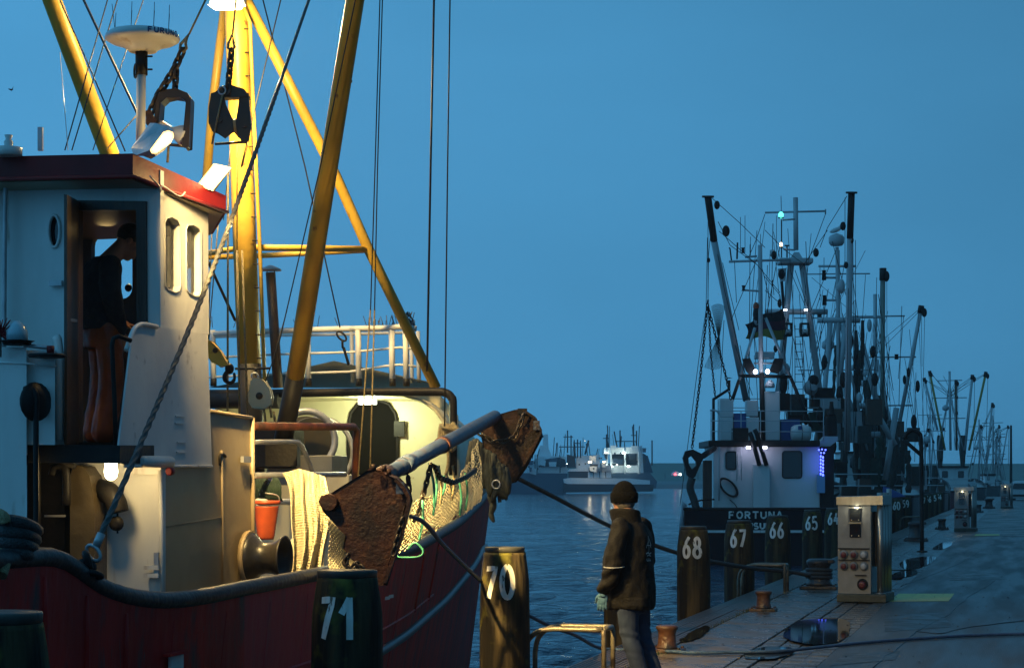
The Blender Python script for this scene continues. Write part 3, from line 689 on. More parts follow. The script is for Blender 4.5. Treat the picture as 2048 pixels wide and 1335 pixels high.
for xs in ((492, 502, 512, 524),):
    pxtube('ladder_rail', yellow, RB, [(487, 12, 21.9), (500, 46, 21.9), (506, 200, 21.9), (519, 480, 21.9), (530, 780, 21.9)], 8, 8)
for i in range(17):
    y = 58+i*47; xr = 501+(y-46)*.040
    if y < 760: pxtube('ladder_rung', black, RB, [(xr-14, y, 21.9), (xr+1, y, 21.9)], 2.6, 6)
# floodlight on the mast
fx = at(452, 6, 21.3)
fb = M().hexa([at(418, 8, 20.9), at(488, 8, 20.9), at(492, 10, 21.6), at(424, 10, 21.6), at(425, -24, 20.9), at(486, -24, 20.9), at(490, -24, 21.6), at(428, -24, 21.6)]).build('mast_floodlight', galv, RB)
M().add([at(415, 9.5, 20.9), at(490, 9.5, 20.9), at(482, 20, 20.8), at(432, 21, 20.8)], [(0, 1, 2, 3)]).add([at(415, 9.5, 20.9), at(490, 9.5, 20.9), at(492, 13, 21.6), at(424, 13, 21.6)], [(3, 2, 1, 0)]).build('floodlight_lens', core, fb)
lamp(fb, at(455, 26, 20.85), WARM, 1500, 'SPOT', .12, direction=(.25, -.25, -1), spot=150)
lamp(fb, at(455, 30, 20.8), WARM, 420, 'POINT', .12)
# booms
def boom(pts, w):
    return pxtube('boom', yellow, RB, pts, w, 20)
boom([(725, -80, 16.6), (710, 0, 16.9), (591, 752, 18.6)], 37.5)
pxtube('boom_heel', black, RB, [(591.5, 749, 18.6), (565, 890, 18.9)], 38.5, 20)
pxtube('boom_weld', yellow, RB, [(686, 158, 17.26), (685.4, 162, 17.26)], 38.4, 20)
M().box(at(566, 905, 18.9), (.3, .3, .25)).build('boom_pivot', black, RB)
boom([(68, -100, 20.4), (104, 0, 20.6), (218, 305, 21.3), (310, 560, 21.9)], 38)
# forward deck gear: gallows pipe, rails, winch
M().tube([B_(505, 852, 1.75), B_(707, 853, 1.75), B_(713, 860, 1.75), B_(709, 1050, 1.75)], .036, 10).build('gallows_pipe', rust_pipe, RB)
M().tube(spline([B_(506, 884, 1.9), B_(585, 883, 1.9), B_(600, 888, 1.9), B_(610, 905, 1.9), B_(628, 950, 1.9)], 4), .022, 8).build('guard_rail', galv, RB)
M().tube([B_(508, 950, 1.8), B_(690, 948, 1.8)], .026, 8).build('guard_rail', galv, RB)
M().tube([B_(514, 1003, 1.85), B_(580, 1003, 1.85)], .03, 8).build('guard_rail', white, RB)
for x in (541, 545):
    M().tube([B_(x, 950, 1.8), B_(x, 1003, 1.82)], .02, 8).build('rail_post', galv, RB)
wn = onA(612, 880, 8.0)
M().torus(wn, AL+OUT*.5, .33, .04, 28, 8).build('winch_ring', galv, RB)
M().lathe(wn+AL*.2, AL+OUT*.5, [(0, .26), (.05, .27), (.3, .14), (.6, .14), (.62, .3), (.66, .3)], 24).build('winch_drum', mat('dark_winch_paint', (.05, .05, .04), (.08, .06, .03), 5, .4, metal=.3), RB)
box('winch_bed', mat('grey_box_paint', (.26, .25, .20), (.2, .18, .14), 3, .5), RB, onA(615, 940, 7.2), (.75, .5, .32), (OUT, AL, UP), .01)
box('winch_motor', black, RB, onA(560, 890, 7.0), (.42, .4, .5), (OUT, AL, UP), .02)
M().torus(onA(640, 905, 8.6), AL, .4, .03, 28, 6).build('winch_ring', galv, RB)
box('deck_locker', mat('pale_locker_paint', (.5, .47, .36), (.4, .36, .26), 4, .5), RB, onA(655, 970, 6.2), (.6, .4, .22), (OUT, AL, UP), .01)
box('fish_tray', cream, RB, B_(560, 1165, 1.9), (.3, .5, .12), (OUT, AL, UP), .01)
M().tube([B_(463, 872, 1.9), B_(465, 960, 1.9)], .035, 8).build('deck_post', yellow, RB)
# inner side of the port bulwark, seen lit behind the nets
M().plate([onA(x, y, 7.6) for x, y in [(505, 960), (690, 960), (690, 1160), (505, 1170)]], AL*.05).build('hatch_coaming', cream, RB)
# --- radar mast and radar
pole = pxtube('radar_pole', white, RB, [(281, 300, 14.9), (283, 95, 14.9)], 19, 14)
M().lathe(at(283, 150, 14.9), UP, [(0, .046), (.18, .046)], 14).build('pole_sleeve', black, pole)
for y in (113, 139):
    M().tube([at(292, y, 14.9), at(304, y, 14.8)], .007, 6).build('clamp_bolt', black, pole)
M().torus(at(271, 142, 14.8), V((1, .4, 0)), .05, .008, 14, 6).build('cable_loop', black, pole)
rd = M().lathe(at(285, 104, 14.9), UP, [(0, .10), (.02, .12), (.035, .15), (.05, .17), (.065, .235), (.085, .27), (.10, .278), (.125, .27), (.145, .24), (.155, .19), (.158, .05)], 36).build('radar_scanner', white, RB)
sgn = mat('navy_lettering', (.02, .05, .16), rough=.5)
# ================================================================== LETTERING: brush strokes laid on a surface
def arc(cx, cy, rx, ry, a0, a1, n=14):
    return [(cx+rx*cos(radians(a0+(a1-a0)*i/n)), cy+ry*sin(radians(a0+(a1-a0)*i/n))) for i in range(n+1)]
GL = {
 '0': [arc(.5, .5, .42, .5, 90, 450, 24)],
 '1': [[(.12, .62), (.62, 1.0)], [(.62, 1.02), (.62, 0)]],
 '2': [arc(.5, .70, .38, .28, 160, -40)+[(.1, .04)], [(.06, .05), (.95, .05)]],
 '3': [arc(.42, .76, .40, .24, 150, -90)+arc(.42, .26, .45, .26, 90, -150)[1:]],
 '4': [[(.62, 1), (.08, .30), (.98, .34)], [(.72, .62), (.66, 0)]],
 '5': [[(.92, 1), (.2, .98), (.14, .56)]+arc(.45, .31, .45, .30, 120, -150)],
 '6': [[(.80, 1.02), (.45, .78), (.16, .42)]+arc(.48, .28, .36, .28, 160, 515, 22)],
 '7': [[(.0, .93), (.92, .96), (.62, .5), (.30, 0)]],
 '8': [arc(.5, .75, .33, .24, -90, 270, 20), arc(.5, .26, .42, .25, 90, 450, 20)],
 '9': [arc(.46, .70, .38, .28, 0, 360, 20), [(.84, .70), (.74, .3), (.5, 0)]],
 'F': [[(.12, 0), (.12, 1)], [(.12, .93), (.85, .93)], [(.12, .5), (.72, .5)]],
 'O': [arc(.5, .5, .42, .45, 90, 450, 20)],
 'R': [[(.12, 0), (.12, 1)], [(.12, .93), (.5, .93)]+arc(.5, .71, .33, .22, 90, -90, 8)+[(.12, .49)], [(.45, .49), (.88, 0)]],
 'T': [[(.02, .93), (.98, .93)], [(.5, .93), (.5, 0)]],
 'U': [[(.1, 1), (.1, .4)]+arc(.5, .4, .40, .33, 180, 360, 10)+[(.9, .4), (.9, 1)]],
 'N': [[(.12, 0), (.12, 1)], [(.12, .98), (.88, .02)], [(.88, 0), (.88, 1)]],
 'A': [[(.03, 0), (.5, 1), (.97, 0)], [(.22, .33), (.78, .33)]],
 'H': [[(.1, 0), (.1, 1)], [(.9, 0), (.9, 1)], [(.1, .5), (.9, .5)]],
 'S': [arc(.5, .72, .36, .21, 35, 270, 12)+arc(.5, .27, .38, .22, 90, -150, 12)[1:]],
 'M': [[(.06, 0), (.06, 1)], [(.06, .98), (.5, .25), (.94, .98)], [(.94, 1), (.94, 0)]],
 'I': [[(.5, 0), (.5, 1)]],
}
def lettering(name, txt, f, h, w, pitch, stroke, mat_, parent, jitter=0.0):
    m = M(); lay = 0; total = pitch*(len(txt)-1)+w
    for i, ch in enumerate(txt):
        if ch == ' ': continue
        x0 = -total/2+i*pitch; jy = random.uniform(-1, 1)*jitter*h
        for stp in GL[ch]:
            pts = [V((x0+x*w, (y-.5)*h+jy, 0)) for x, y in stp]
            dense = []
            for p, q_ in zip(pts, pts[1:]):
                k = max(1, int((q_-p).length/(h*.12)))
                dense += [p.lerp(q_, j/k) for j in range(k)]
            dense.append(pts[-1]); L, R_ = [], []
            for j, p in enumerate(dense):
                if j == 0: tt = dense[1]-p
                elif j == len(dense)-1: tt = p-dense[j-1]
                else: tt = (dense[j+1]-p).normalized()+(p-dense[j-1]).normalized()
                tt = tt.normalized() if tt.length > 1e-6 else V((1, 0, 0)); nn = V((-tt.y, tt.x, 0))
                ww = stroke/2*(1+random.uniform(-1, 1)*jitter*2)
                L.append(p+nn*ww); R_.append(p-nn*ww)
            o = lay*.0004; k = len(dense)
            m.add([f(p.x, p.y, o) for p in L]+[f(p.x, p.y, o) for p in R_], [(j, k+j, k+j+1, j+1) for j in range(k-1)])
            lay += 1
    return m.build(name, mat_, parent)
rc = at(285, 104, 14.9)
def on_radar(u, v, o):
    a = -pi/2+.80+u/.27; r = .279+o
    return rc+V((cos(a)*r, sin(a)*r, .112+v))
lettering('maker_lettering', 'FURUNO', on_radar, .04, .034, .045, .010, sgn, rd)
for x, y0, y1 in ((230, 60, 8), (262, 56, 3), (307, 56, 4), (337, 62, 10)):
    M().tube([at(x, y0+4, 14.85), at(x, y0-4, 14.85)], .008, 6).build('aerial_base', black, rd)
    M().tube([at(x, y0, 14.85), at(x-6 if x < 240 else x+2, y1, 14.8)], .0022, 4).build('whip_aerial', black, rd)
    M().tube([at(x, y0, 14.85), at(x+2, y1+18, 14.9)], .0022, 4).build('whip_aerial', black, rd)
# wheelhouse floodlights: one at the corner, one above the side windows
def flood(pts, dep, nm, lensw, power, direction, spotlens):
    return None
g = mat('grey_lamp_housing', (.16, .17, .17), (.1, .1, .1), 8, .4, metal=.3)
f1 = M().hexa([at(262, 296, 14.3), at(312, 312, 13.95), at(345, 262, 14.15), at(300, 246, 14.5), at(268, 305, 14.35), at(302, 318, 14.2), at(330, 300, 14.3), at(290, 280, 14.6)]).build('corner_floodlight', g, RB)
M().hexa([at(262, 296, 14.3), at(268, 312, 14.2), at(312, 312, 13.95), at(300, 300, 13.95), at(300, 246, 14.5), at(310, 246, 14.3), at(349, 262, 14.12), at(340, 252, 14.2)]).build('floodlight_hood', galv, f1)
def lens(px_, d0, d1, par, th=.01):
    n = len(px_); return M().plate([at(x, y, d0+(d1-d0)*i/(n-1)) for i, (x, y) in enumerate(px_)], V((0, .012, 0))).build('floodlight_lens', hot, par)
M().plate([at(x, y, 13.93) for x, y in [(300, 300), (303, 306), (312, 306), (340, 286), (347, 272), (345, 264), (336, 261), (327, 264)]], V((0, .02, 0))).build('floodlight_lens', hot, f1)
lamp(f1, at(332, 290, 13.75), WARM, 700, 'SPOT', .06, direction=(.80, .95, -.60), spot=92)
M().plate([at(x, y, 13.915) for x, y in [(306, 299), (312, 302), (336, 282), (342, 271), (338, 266), (328, 270)]], V((0, .01, 0))).build('lamp_core', core, f1)
lamp(f1, U(.3, 2.1, 4.55), WARM, 4, 'POINT', .06)  # small fill light added above the roof, away from the lens
M().tube([at(268, 312, 14.4), at(275, 330, 14.4)], .015, 6).build('floodlight_bracket', black, f1)
f2 = M().hexa([at(392, 372, 15.02), at(426, 382, 15.02), at(428, 384, 15.2), at(396, 376, 15.2), at(426, 328, 15.02), at(460, 334, 15.02), at(462, 338, 15.2), at(430, 332, 15.2)]).build('side_floodlight', g, RB)
M().plate([at(x, y, 15.0) for x, y in [(394, 371), (426, 379), (463, 335), (428, 327)]], V((0, .015, 0))).build('floodlight_lens', hot, f2)
lamp(f2, at(478, 366, 14.72), WARM, 5200, 'SPOT', .07, direction=(1.80, 3.6, -3.5), spot=40, blend=1.0)
lamp(f2, at(478, 366, 14.72), WARM, 1300, 'SPOT', .07, direction=(2.0, 3.3, -3.4), spot=84, blend=.8)
M().plate([at(x, y, 14.985) for x, y in [(402, 368), (426, 374), (455, 338), (430, 332)]], V((0, .01, 0))).build('lamp_core', core, f2)
lamp(f2, at(478, 366, 14.7), WARM, 26, 'POINT', .07)
lamp(RB, at(405, 470, 14.35), WARM, 4, 'POINT', .1) if False else None
M().tube([at(408, 384, 15.1), at(402, 402, 15.2)], .02, 6).build('floodlight_bracket', black, f2)
# --- standing wires of the rig
def wire(pts, w, mat_=dark_wire, name='stay_wire', sp=0, n=5, par=RB):
    return pxtube(name, mat_, par, pts, w, n, sp)
wire([(120, 105, 18.3), (136, 300, 15.2)], 1.6, galv)
wire([(115, -10, 19), (178, 132, 17), (250, 302, 15)], 3)
wire([(160, -15, 20), (272, 222, 18), (300, 282, 17.4)], 5.5)
wire([(218, -10, 19), (130, 300, 15.3)], 2.8)
wire([(238, -10, 19), (144, 300, 15.3)], 2.8)
wire([(290, -10, 20), (186, 300, 15.3)], 2.2)
wire([(272, 232, 16), (212, 300, 15.0)], 2.8, rope_tan)
wire([(522, -15, 23), (610, 334, 23), (680, 655, 23)], 3)
M().torus(at(683, 672, 23), V((0, 1, 0)), .035, .012, 12, 6, 2.0).build('shackle', black, RB)
M().torus(at(685, 688, 23), V((1, 0, 0)), .03, .012, 12, 6, 1.6).build('shackle', black, RB)
wire([(687, 695, 23), (697, 728, 23.2)], 6)
wire([(565, -15, 22), (482, 334, 21.4)], 2.6)
wire([(713, -10, 16.6), (641, 332, 17.2), (563, 665, 18), (545, 740, 18.2)], 2.6)
wire([(574, 620, 21), (546, 720, 21), (528, 770, 21)], 2.2)
wire([(868, -10, 20), (861, 334, 20.3), (854, 742, 20.8)], 4.8)
wire([(900, -10, 19), (895, 334, 19.3), (889, 852, 19.8)], 3.2)
wire([(760, -10, 17.6), (750, 334, 17.8), (741, 620, 18.2)], 2.6)
wire([(765, -10, 17.6), (755, 334, 17.8), (749, 620, 18.2)], 2.6)
wire([(741, 618, 18.2), (716, 958, 18.6)], 3.4, rope_tan, 'halyard')
wire([(749, 618, 18.2), (740, 945, 18.6)], 3.4, rope_tan, 'halyard')
wire([(408, 505, 21), (470, 640, 22)], 6)
for x0, x1, y0, y1, w, mm in ((425, 416, 425, 680, 2.6, rope_tan), (438, 420, 428, 640, 2.6, rope_tan), (456, 455, 335, 826, 4.6, rope_tan), (474, 479, 500, 828, 5, rope_tan), (484, 495, 500, 834, 4.4, rope_tan), (462, 447, 285, 440, 2.2, rope_tan), (474, 474, 285, 520, 2.4, rope_tan), (497, 484, 284, 334, 2.4, rope_tan)):
    wire([(x0, y0, 20.3), (x1, y1, 20.3)], w, mm, 'halyard')
wire([(420, 640, 20.3), (414, 700, 20.3)], 5, net_green, 'halyard')
pts = [at(622, -12, 19.2), at(500, 336, 16.0), at(400, 604, 14.0), at(250, 960, 12.3), at(200, 1072, 11.9)]
ps = spline(pts, 10)
fs = M().tube(ps, .0155, 8).build('forestay', steel_wire, RB)
# twisted strands wound round the near stay
for k in range(3):
    hp = []; tl = 0
    fr = frames(ps); dense = []
    for (p0, p1, f0) in zip(ps, ps[1:], fr):
        kk = max(1, int((p1-p0).length/.03))
        for j in range(kk): dense.append((p0.lerp(p1, j/kk), f0))
    for i, (p, (t0, u0, w0)) in enumerate(dense[len(dense)//4:]):
        a = i*.62+k*2*pi/3; hp.append(p+u0*cos(a)*.011+w0*sin(a)*.011)
    M().tube(hp, .0095, 5).build('strand', steel_wire, fs)
M().tube([at(203, 1066, 11.9), at(192, 1092, 11.88)], .026, 10).build('ferrule', galv, fs)
M().torus(at(187, 1105, 11.87), V((.3, 1, 0)), .035, .012, 14, 6, 1.6).build('thimble', galv, fs)
M().torus(at(176, 1125, 11.86), V((1, .3, .3)), .05, .022, 14, 6, 1.4).build('shackle', black, fs)
M().ball(at(166, 1134, 11.86), .065, 10, 7, (1.3, .8, .8)).build('turnbuckle', black, fs)
M().torus(at(186, 1148, 11.84), V((.2, .3, 1)), .05, .02, 14, 6).build('shackle', black, fs)

# ================================================================== CHAINS AND BLOCKS
def link_mesh(L=.075, Wd=.046, r=.0105):
    m = M(); pts = []
    s = (L-Wd)/2
    for k in range(5): a = pi*k/4; pts.append(V((Wd/2*cos(a)*.8, 0, s+Wd/2*sin(a))))
    for k in range(5): a = pi+pi*k/4; pts.append(V((Wd/2*cos(a)*.8, 0, -s+Wd/2*sin(a))))
    return m.tube(pts, r, 5, closed=True)
LINKS = {}
def chain(name, label, cat, pts, L=.075, mat_=None, group=None, r=.0105, Wd=.046):
    mat_ = mat_ or chain_m; pts = [V(p) for p in pts]
    T = thing(name, label, cat, pts[0], group)
    fine = []
    for p, q_ in zip(pts, pts[1:]):
        k = max(1, int((q_-p).length/.004)); fine += [p.lerp(q_, j/k) for j in range(k)]
    fine.append(pts[-1]); step = L-2*r-.004; acc = 0; cs = []; last = fine[0]; tgt = step/2
    for i, p in enumerate(fine[1:], 1):
        acc += (p-last).length; last = p
        if acc >= tgt: cs.append((p, (fine[min(i+2, len(fine)-1)]-fine[max(i-3, 0)]).normalized())); tgt += step
    key = (L, r, Wd, mat_.name)
    for i, (c, d) in enumerate(cs):
        if key not in LINKS:
            o = link_mesh(L, Wd, r).build('chain_link', mat_, None); LINKS[key] = o
        else:
            o = LINKS[key].copy(); COL.objects.link(o)
        o.parent = T; o.location = c-V(pts[0])
        qd = d.to_track_quat('Z', 'Y'); o.rotation_mode = 'QUATERNION'
        from mathutils import Quaternion
        o.rotation_quaternion = qd @ Quaternion((0, 0, 1), (i % 2)*pi/2+.5)
    return T
chain('hanging_chain', 'short steel chain slanting from a wire eye to the open frame block', 'chain', [at(366, 100, 15.2), at(348, 140, 15.2), at(318, 188, 15.2), at(303, 220, 15.2), at(298, 245, 15.2)], .10, Wd=.06, r=.014, group='chains holding the hanging blocks')
chain('hanging_chain', 'short vertical chain carrying the open frame block, hooked to the slanting chain', 'chain', [at(353, 138, 15.2), at(350, 178, 15.2)], .085, Wd=.05, r=.012, group='chains holding the hanging blocks')
chain('hanging_chain', 'vertical chain above the dark double block in front of the yellow mast', 'chain', [at(463, 100, 17.5), at(460, 135, 17.5), at(455, 182, 17.5)], .095, Wd=.058, r=.0135, group='chains holding the hanging blocks')
def eye(name, label, p_top, p_eye, d):
    T = thing(name, label, 'wire rope', at(*p_eye, d))
    M().tube([at(*p_top, d), at(p_eye[0]+(p_top[0]-p_eye[0])*.22, p_eye[1]+(p_top[1]-p_eye[1])*.22, d)], .008, 6).build('wire', rope_tan, T)
    x, y = p_eye
    M().tube([at(x+(p_top[0]-x)*.22, y-(y-p_top[1])*.22, d), at(x-6, y-3, d), at(x-7, y+6, d), at(x, y+12, d), at(x+6, y+5, d), at(x+4, y-5, d)], .012, 6, closed=True).build('thimble', rope_tan, T)
eye('wire_rope', 'wire rope ending in an eye above the slanting chain beside the radar pole', (416, -10), (367, 92), 15.2)
eye('wire_rope', 'wire rope ending in an eye in front of the lit yellow mast top', (473, -10), (463, 90), 17.5)
# open frame block with its white roller
T = thing('pulley_block', 'open steel frame block with a white waisted roller hanging beside the radar pole', 'pulley block', at(346, 290, 15.25), 'hanging pulley blocks')
D = 15.25; iron = mat('black_block_iron', (.035, .03, .025), (.06, .04, .025), 6, .4, metal=.4)
out_ = [(310, 205), (318, 188), (333, 179), (352, 177), (375, 186), (382, 196), (376, 292), (370, 294), (366, 288), (372, 203), (362, 195), (348, 193), (333, 196), (322, 206), (317, 250), (310, 258)]
M().plate([at(x, y, D-.08) for x, y in out_], V((0, .16, 0))).build('block_frame', iron, T, bevel=.008)
M().tube([at(338, 289, D), at(376, 293, D)], .012, 6).build('frame_bar', iron, T)
M().lathe(at(306, 246, D), at(374, 273, D)-at(306, 246, D), [(0, .04), (.02, .05), (.10, .035), (.145, .025), (.16, .03), (.20, .06), (.25, .085), (.27, .085)], 18).build('roller', white, T)
M().plate([at(x, y, D-.10) for x, y in [(290, 222), (300, 219), (312, 240), (306, 256), (294, 250)]], V((0, .05, 0))).build('block_cheek', rust, T)
M().tube([at(337, 292, D), at(335, 325, D)], .010, 6).build('tail_wire', rope_tan, T)
# dark double block
T = thing('pulley_block', 'dark double cheeked pulley block hanging in front of the yellow mast', 'pulley block', at(458, 285, 17.6), 'hanging pulley blocks')
D = 17.6
chk = [(423, 187), (445, 180), (452, 210), (464, 236), (466, 262), (450, 276), (438, 268), (424, 262), (417, 245), (418, 215)]
M().plate([at(x, y, D-.12) for x, y in chk], V((0, .03, 0))).build('block_cheek', iron, T, bevel=.004)
M().plate([at(x, y, D-.08) for x, y in [(480, 190), (496, 186), (499, 215), (502, 250), (496, 282), (484, 284), (474, 266), (472, 245), (476, 215)]], V((0, .03, 0))).build('block_cheek', iron, T, bevel=.004)
M().plate([at(x, y, D-.10) for x, y in [(432, 184), (446, 172), (462, 170), (488, 178), (496, 190), (478, 194), (456, 194), (440, 196)]], V((0, .14, 0))).build('block_head', iron, T, bevel=.004)
M().lathe(at(443, 248, D), V((1, .25, -.1)), [(0, .07), (.03, .105), (.05, .105), (.09, .06), (.12, .06), (.16, .10), (.18, .105), (.20, .07)], 20).build('sheave', cream, T)
M().lathe(at(440, 240, D-.135), V((0, 1, 0)), [(0, .02), (.02, .025)], 8).build('pin', iron, T)
M().lathe(at(488, 252, D-.095), V((0, 1, 0)), [(0, .016), (.02, .02)], 8).build('pin', iron, T)
M().tube([at(430, 288, D), at(494, 284, D)], .012, 6).build('frame_bar', iron, T)
M().torus(at(444, 181, D-.13), V((.3, 1, 0)), .035, .007, 12, 6).build('shackle', galv, T)
M().tube([at(445, 190, D-.14), at(424, 288, D-.14)], .009, 6).build('tail_wire', rope_tan, T)
# cream wooden-shell block
T = thing('pulley_block', 'pear shaped cream pulley block hanging below the black mast band', 'pulley block', at(520, 815, 20.5), 'hanging pulley blocks')
D = 20.5
pear = [(503, 762), (509, 757), (521, 756), (530, 763), (539, 777), (543, 792), (539, 806), (530, 814), (518, 816), (505, 813), (497, 803), (496, 789)]
M().plate([at(x, y, D-.08) for x, y in pear], V((0, .05, 0))).build('block_cheek', cream, T, bevel=.012)
M().plate([at(x+4, y+2, D+.03) for x, y in pear], V((0, .04, 0))).build('block_cheek', cream, T, bevel=.01)
M().lathe(at(519, 792, D-.02), V((0, 1, 0)), [(0, .10), (.02, .11), (.04, .10)], 16).build('sheave', black, T)
M().lathe(at(518, 791, D-.10), V((0, 1, 0)), [(0, .018), (.012, .036), (.03, .04)], 12).build('pin', iron, T)
M().torus(at(510, 752, D), V((0, 1, 0)), .032, .009, 12, 6, 1.2).build('shackle', galv, T)
for i, (x, y) in enumerate(((528, 818), (540, 812), (547, 822), (550, 836))):
    M().tube([at(x, y, D+.02), at(x+3, y+26-i*3, D+.02)], .012, 6).build('tail_end', rope_tan, T)
pxtube('block_bar', black, RB, [(470, 737, 21.3), (541, 736, 21.3)], 5, 8)
M().torus(at(512, 742, 20.6), V((1, 0, 0)), .035, .010, 12, 6).build('eye_bolt', black, RB)
# yellow block and hook
T = thing('pulley_block', 'yellow tackle block with a black hook hanging beside the white side screen', 'pulley block', at(462, 762, 19.5), 'hanging pulley blocks')
D = 19.5
M().plate([at(x, y, D-.07) for x, y in [(414, 680), (424, 684), (440, 700), (452, 722), (453, 728), (440, 732), (424, 722), (412, 706)]], V((0, .14, 0))).build('block_cheek', yellow, T, bevel=.012)
M().lathe(at(430, 700, D-.085), V((0, 1, 0)), [(0, .02), (.02, .03)], 10).build('pin', iron, T)
M().ball(at(459, 737, D), .045, 10, 8, (1, .8, 1.2)).build('hook_swivel', black, T)
M().tube(spline([at(455, 742, D), at(449, 752, D), at(452, 762, D), at(462, 765, D), at(469, 757, D), at(468, 745, D)], 4), [.022]*8+[.018]*8+[.014]*4+[.012], 8).build('hook', black, T)
M().tube([at(405, 660, D), at(416, 684, D)], .012, 6).build('tail_wire', dark_wire, T)

# ================================================================== BEAM TRAWL hanging over the side
bs = at(757, 958, 15.15); be = at(990, 833, 21.6)
blue_pipe.node_tree.nodes['Principled BSDF'].inputs['Roughness'].default_value = .5
TR = thing('beam_trawl', 'blue trawl beam with two rusty iron shoes slung along the red hull', 'trawl gear', at(800, 1100, 15.3))
M().tube([bs, bs.lerp(be, .18), bs.lerp(be, .5), be], [.062, .064, .068, .07], 16).build('beam', blue_pipe, TR)
for f_ in (.30, .34):
    pass
M().tube([bs.lerp(be, .155), bs.lerp(be, .205)], .076, 16).build('beam_collar', blue_pipe, TR)
M().tube([bs.lerp(be, .45), bs.lerp(be, .47)], .078, 16).build('beam_collar', rust_pipe, TR)
M().tube([bs.lerp(be, -.015), bs.lerp(be, .05)], .085, 14).build('beam_socket', rust, TR)
bd = (be-bs).normalized()
def shoe(outline, d, th, knob, run, holes=()):
    root = M().plate([at(x, y, d) for x, y in outline], V((.03, th, 0)), [[at(x, y, d) for x, y in h] for h in holes]).build('trawl_shoe', rust, TR, bevel=.012)
    if knob:
        M().lathe(at(knob[0], knob[1], d-.06), V((.1, 1, 0)), [(0, .06), (.012, .066), (.2, .066)], 18).build('shoe_boss', rust, root)
    mm = M(); ps_ = [at(x, y, d) for x, y in run]
    for i in range(len(ps_)-1):
        a_, b_ = ps_[i], ps_[i+1]; ax_ = (b_-a_).normalized(); sd = V((0, 1, 0))
        nn = ax_.cross(sd).normalized()
        mm.hexa([a_-sd*.10-nn*.014, a_+sd*.12-nn*.014, a_+sd*.12+nn*.014, a_-sd*.10+nn*.014, b_-sd*.10-nn*.014, b_+sd*.12-nn*.014, b_+sd*.12+nn*.014, b_-sd*.10+nn*.014])
    mm.build('shoe_runner', rust, root)
    return root
near_shoe = [(640, 1002), (645, 992), (658, 989), (735, 941), (750, 938), (790, 955), (803, 968), (812, 985), (814, 1000), (806, 1030), (778, 1128), (764, 1168), (752, 1168), (700, 1112), (688, 1095), (692, 1070), (648, 1022)]
s1 = shoe(near_shoe, 15.05, .05, (657, 1004), [(792, 958), (808, 975), (818, 992), (817, 1012), (800, 1080), (770, 1163)])
box('worn_patch', blue_pipe, s1, at(800, 975, 15.0), (.06, .03, .09))
for x, y in ((747, 941), (768, 943), (778, 950)):
    M().lathe(at(x, y, 14.98), UP, [(0, .018), (.05, .018)], 8).build('bolt', rust, s1)
M().plate([at(x, y, 15.12) for x, y in [(733, 945), (742, 935), (757, 937), (772, 950), (770, 972), (740, 962)]], V((0, .1, 0))).build('beam_bracket', rust_pipe, s1, bevel=.008)
far_shoe = [(962, 868), (972, 845), (985, 832), (1030, 819), (1046, 822), (1068, 838), (1075, 858), (1080, 872), (1046, 935), (1026, 962), (1000, 970), (984, 940), (970, 905)]
s2 = shoe(far_shoe, 21.6, .06, None, [(1046, 820), (1070, 836), (1082, 862), (1060, 908), (1028, 956)])
box('shoe_eye', black, s2, at(1045, 822, 21.55), (.10, .06, .06))
box('worn_patch', blue_pipe, s2, at(1073, 850, 21.5), (.07, .03, .10))
chain('trawl_chain', 'chain looped across the rusty shoe at the bow', 'chain', [at(x, y, 21.4) for x, y in ((1048, 828), (1030, 872), (1008, 882), (985, 882), (960, 866), (940, 850))], .10, r=.013, Wd=.055, group='chains on the trawl gear')
chain('trawl_chain', 'chain hanging from the blue beam against the cream bulkhead', 'chain', [at(862, 928, 16.9), at(853, 965, 16.9), at(846, 990, 16.9), at(838, 1022, 16.9), at(828, 1040, 16.9)], .07, group='chains on the trawl gear')
chain('trawl_chain', 'slack chain looped below the blue beam towards the bow shoe', 'chain', [at(868, 930, 17.3), at(880, 955, 17.6), at(905, 965, 18), at(930, 955, 18.6), at(950, 940, 19.4)], .07, group='chains on the trawl gear')
chain('trawl_chain', 'short chain lying along the runner of the rusty shoe behind pile 71', 'chain', [at(806, 1035, 14.9), at(795, 1075, 14.9), at(786, 1110, 14.9)], .06, group='chains on the trawl gear')
chain('trawl_chain', 'short chain dangling under the rusty shoe above pile 71', 'chain', [at(697, 1108, 14.9), at(690, 1125, 14.9), at(700, 1140, 14.9), at(715, 1125, 14.9), at(735, 1150, 14.9)], .06, group='chains on the trawl gear')
chain('trawl_chain', 'rust brown chain beside the beam bracket of the gallows', 'chain', [at(816, 952, 16.2), at(818, 980, 16.2)], .085, rust_pipe, group='chains on the trawl gear')
# nets: knotted meshes made of strands
def net(name, label, cat, f, nu, nv, r, mat_, group=None, diag=True, n=3):
    m = M()
    if diag:
        for k in range(-nv, nu):
            for sgn_ in (1, -1):
                pts = []
                for j in range(nv+1):
                    i = k+j if sgn_ > 0 else nu-1-(k+j)
                    if 0 <= i <= nu-1 or (0 <= i <= nu): pts.append(f(i/nu, j/nv))
                if len(pts) > 1: m.tube(pts, r, n, caps=False)
    else:
        for i in range(nu+1): m.tube([f(i/nu, j/nv) for j in range(nv+1)], r, n, caps=False)
        for j in range(nv+1): m.tube([f(i/nu, j/nv) for i in range(nu+1)], r, n, caps=False)
    o = m.build(name, mat_, None)
    return tag(o, label, cat, group)
def bil(c, u, v):                        # four corners (px, py, d), bilinear
    a, b, d, e = [V(x) for x in c]
    return (a*(1-u)+b*u)*(1-v)+(d*(1-u)+e*u)*v
def netf(c, sag=.1, wob=.03):
    cc = [at(*p) for p in c]
    def f(u, v):
        p = bil(cc, u, v); p.z -= sag*sin(pi*u)*(1-v)*.5
        return p+V((noise.noise(p*3)*wob, noise.noise(p*3+V((9, 0, 0)))*wob*2, 0))
    return f
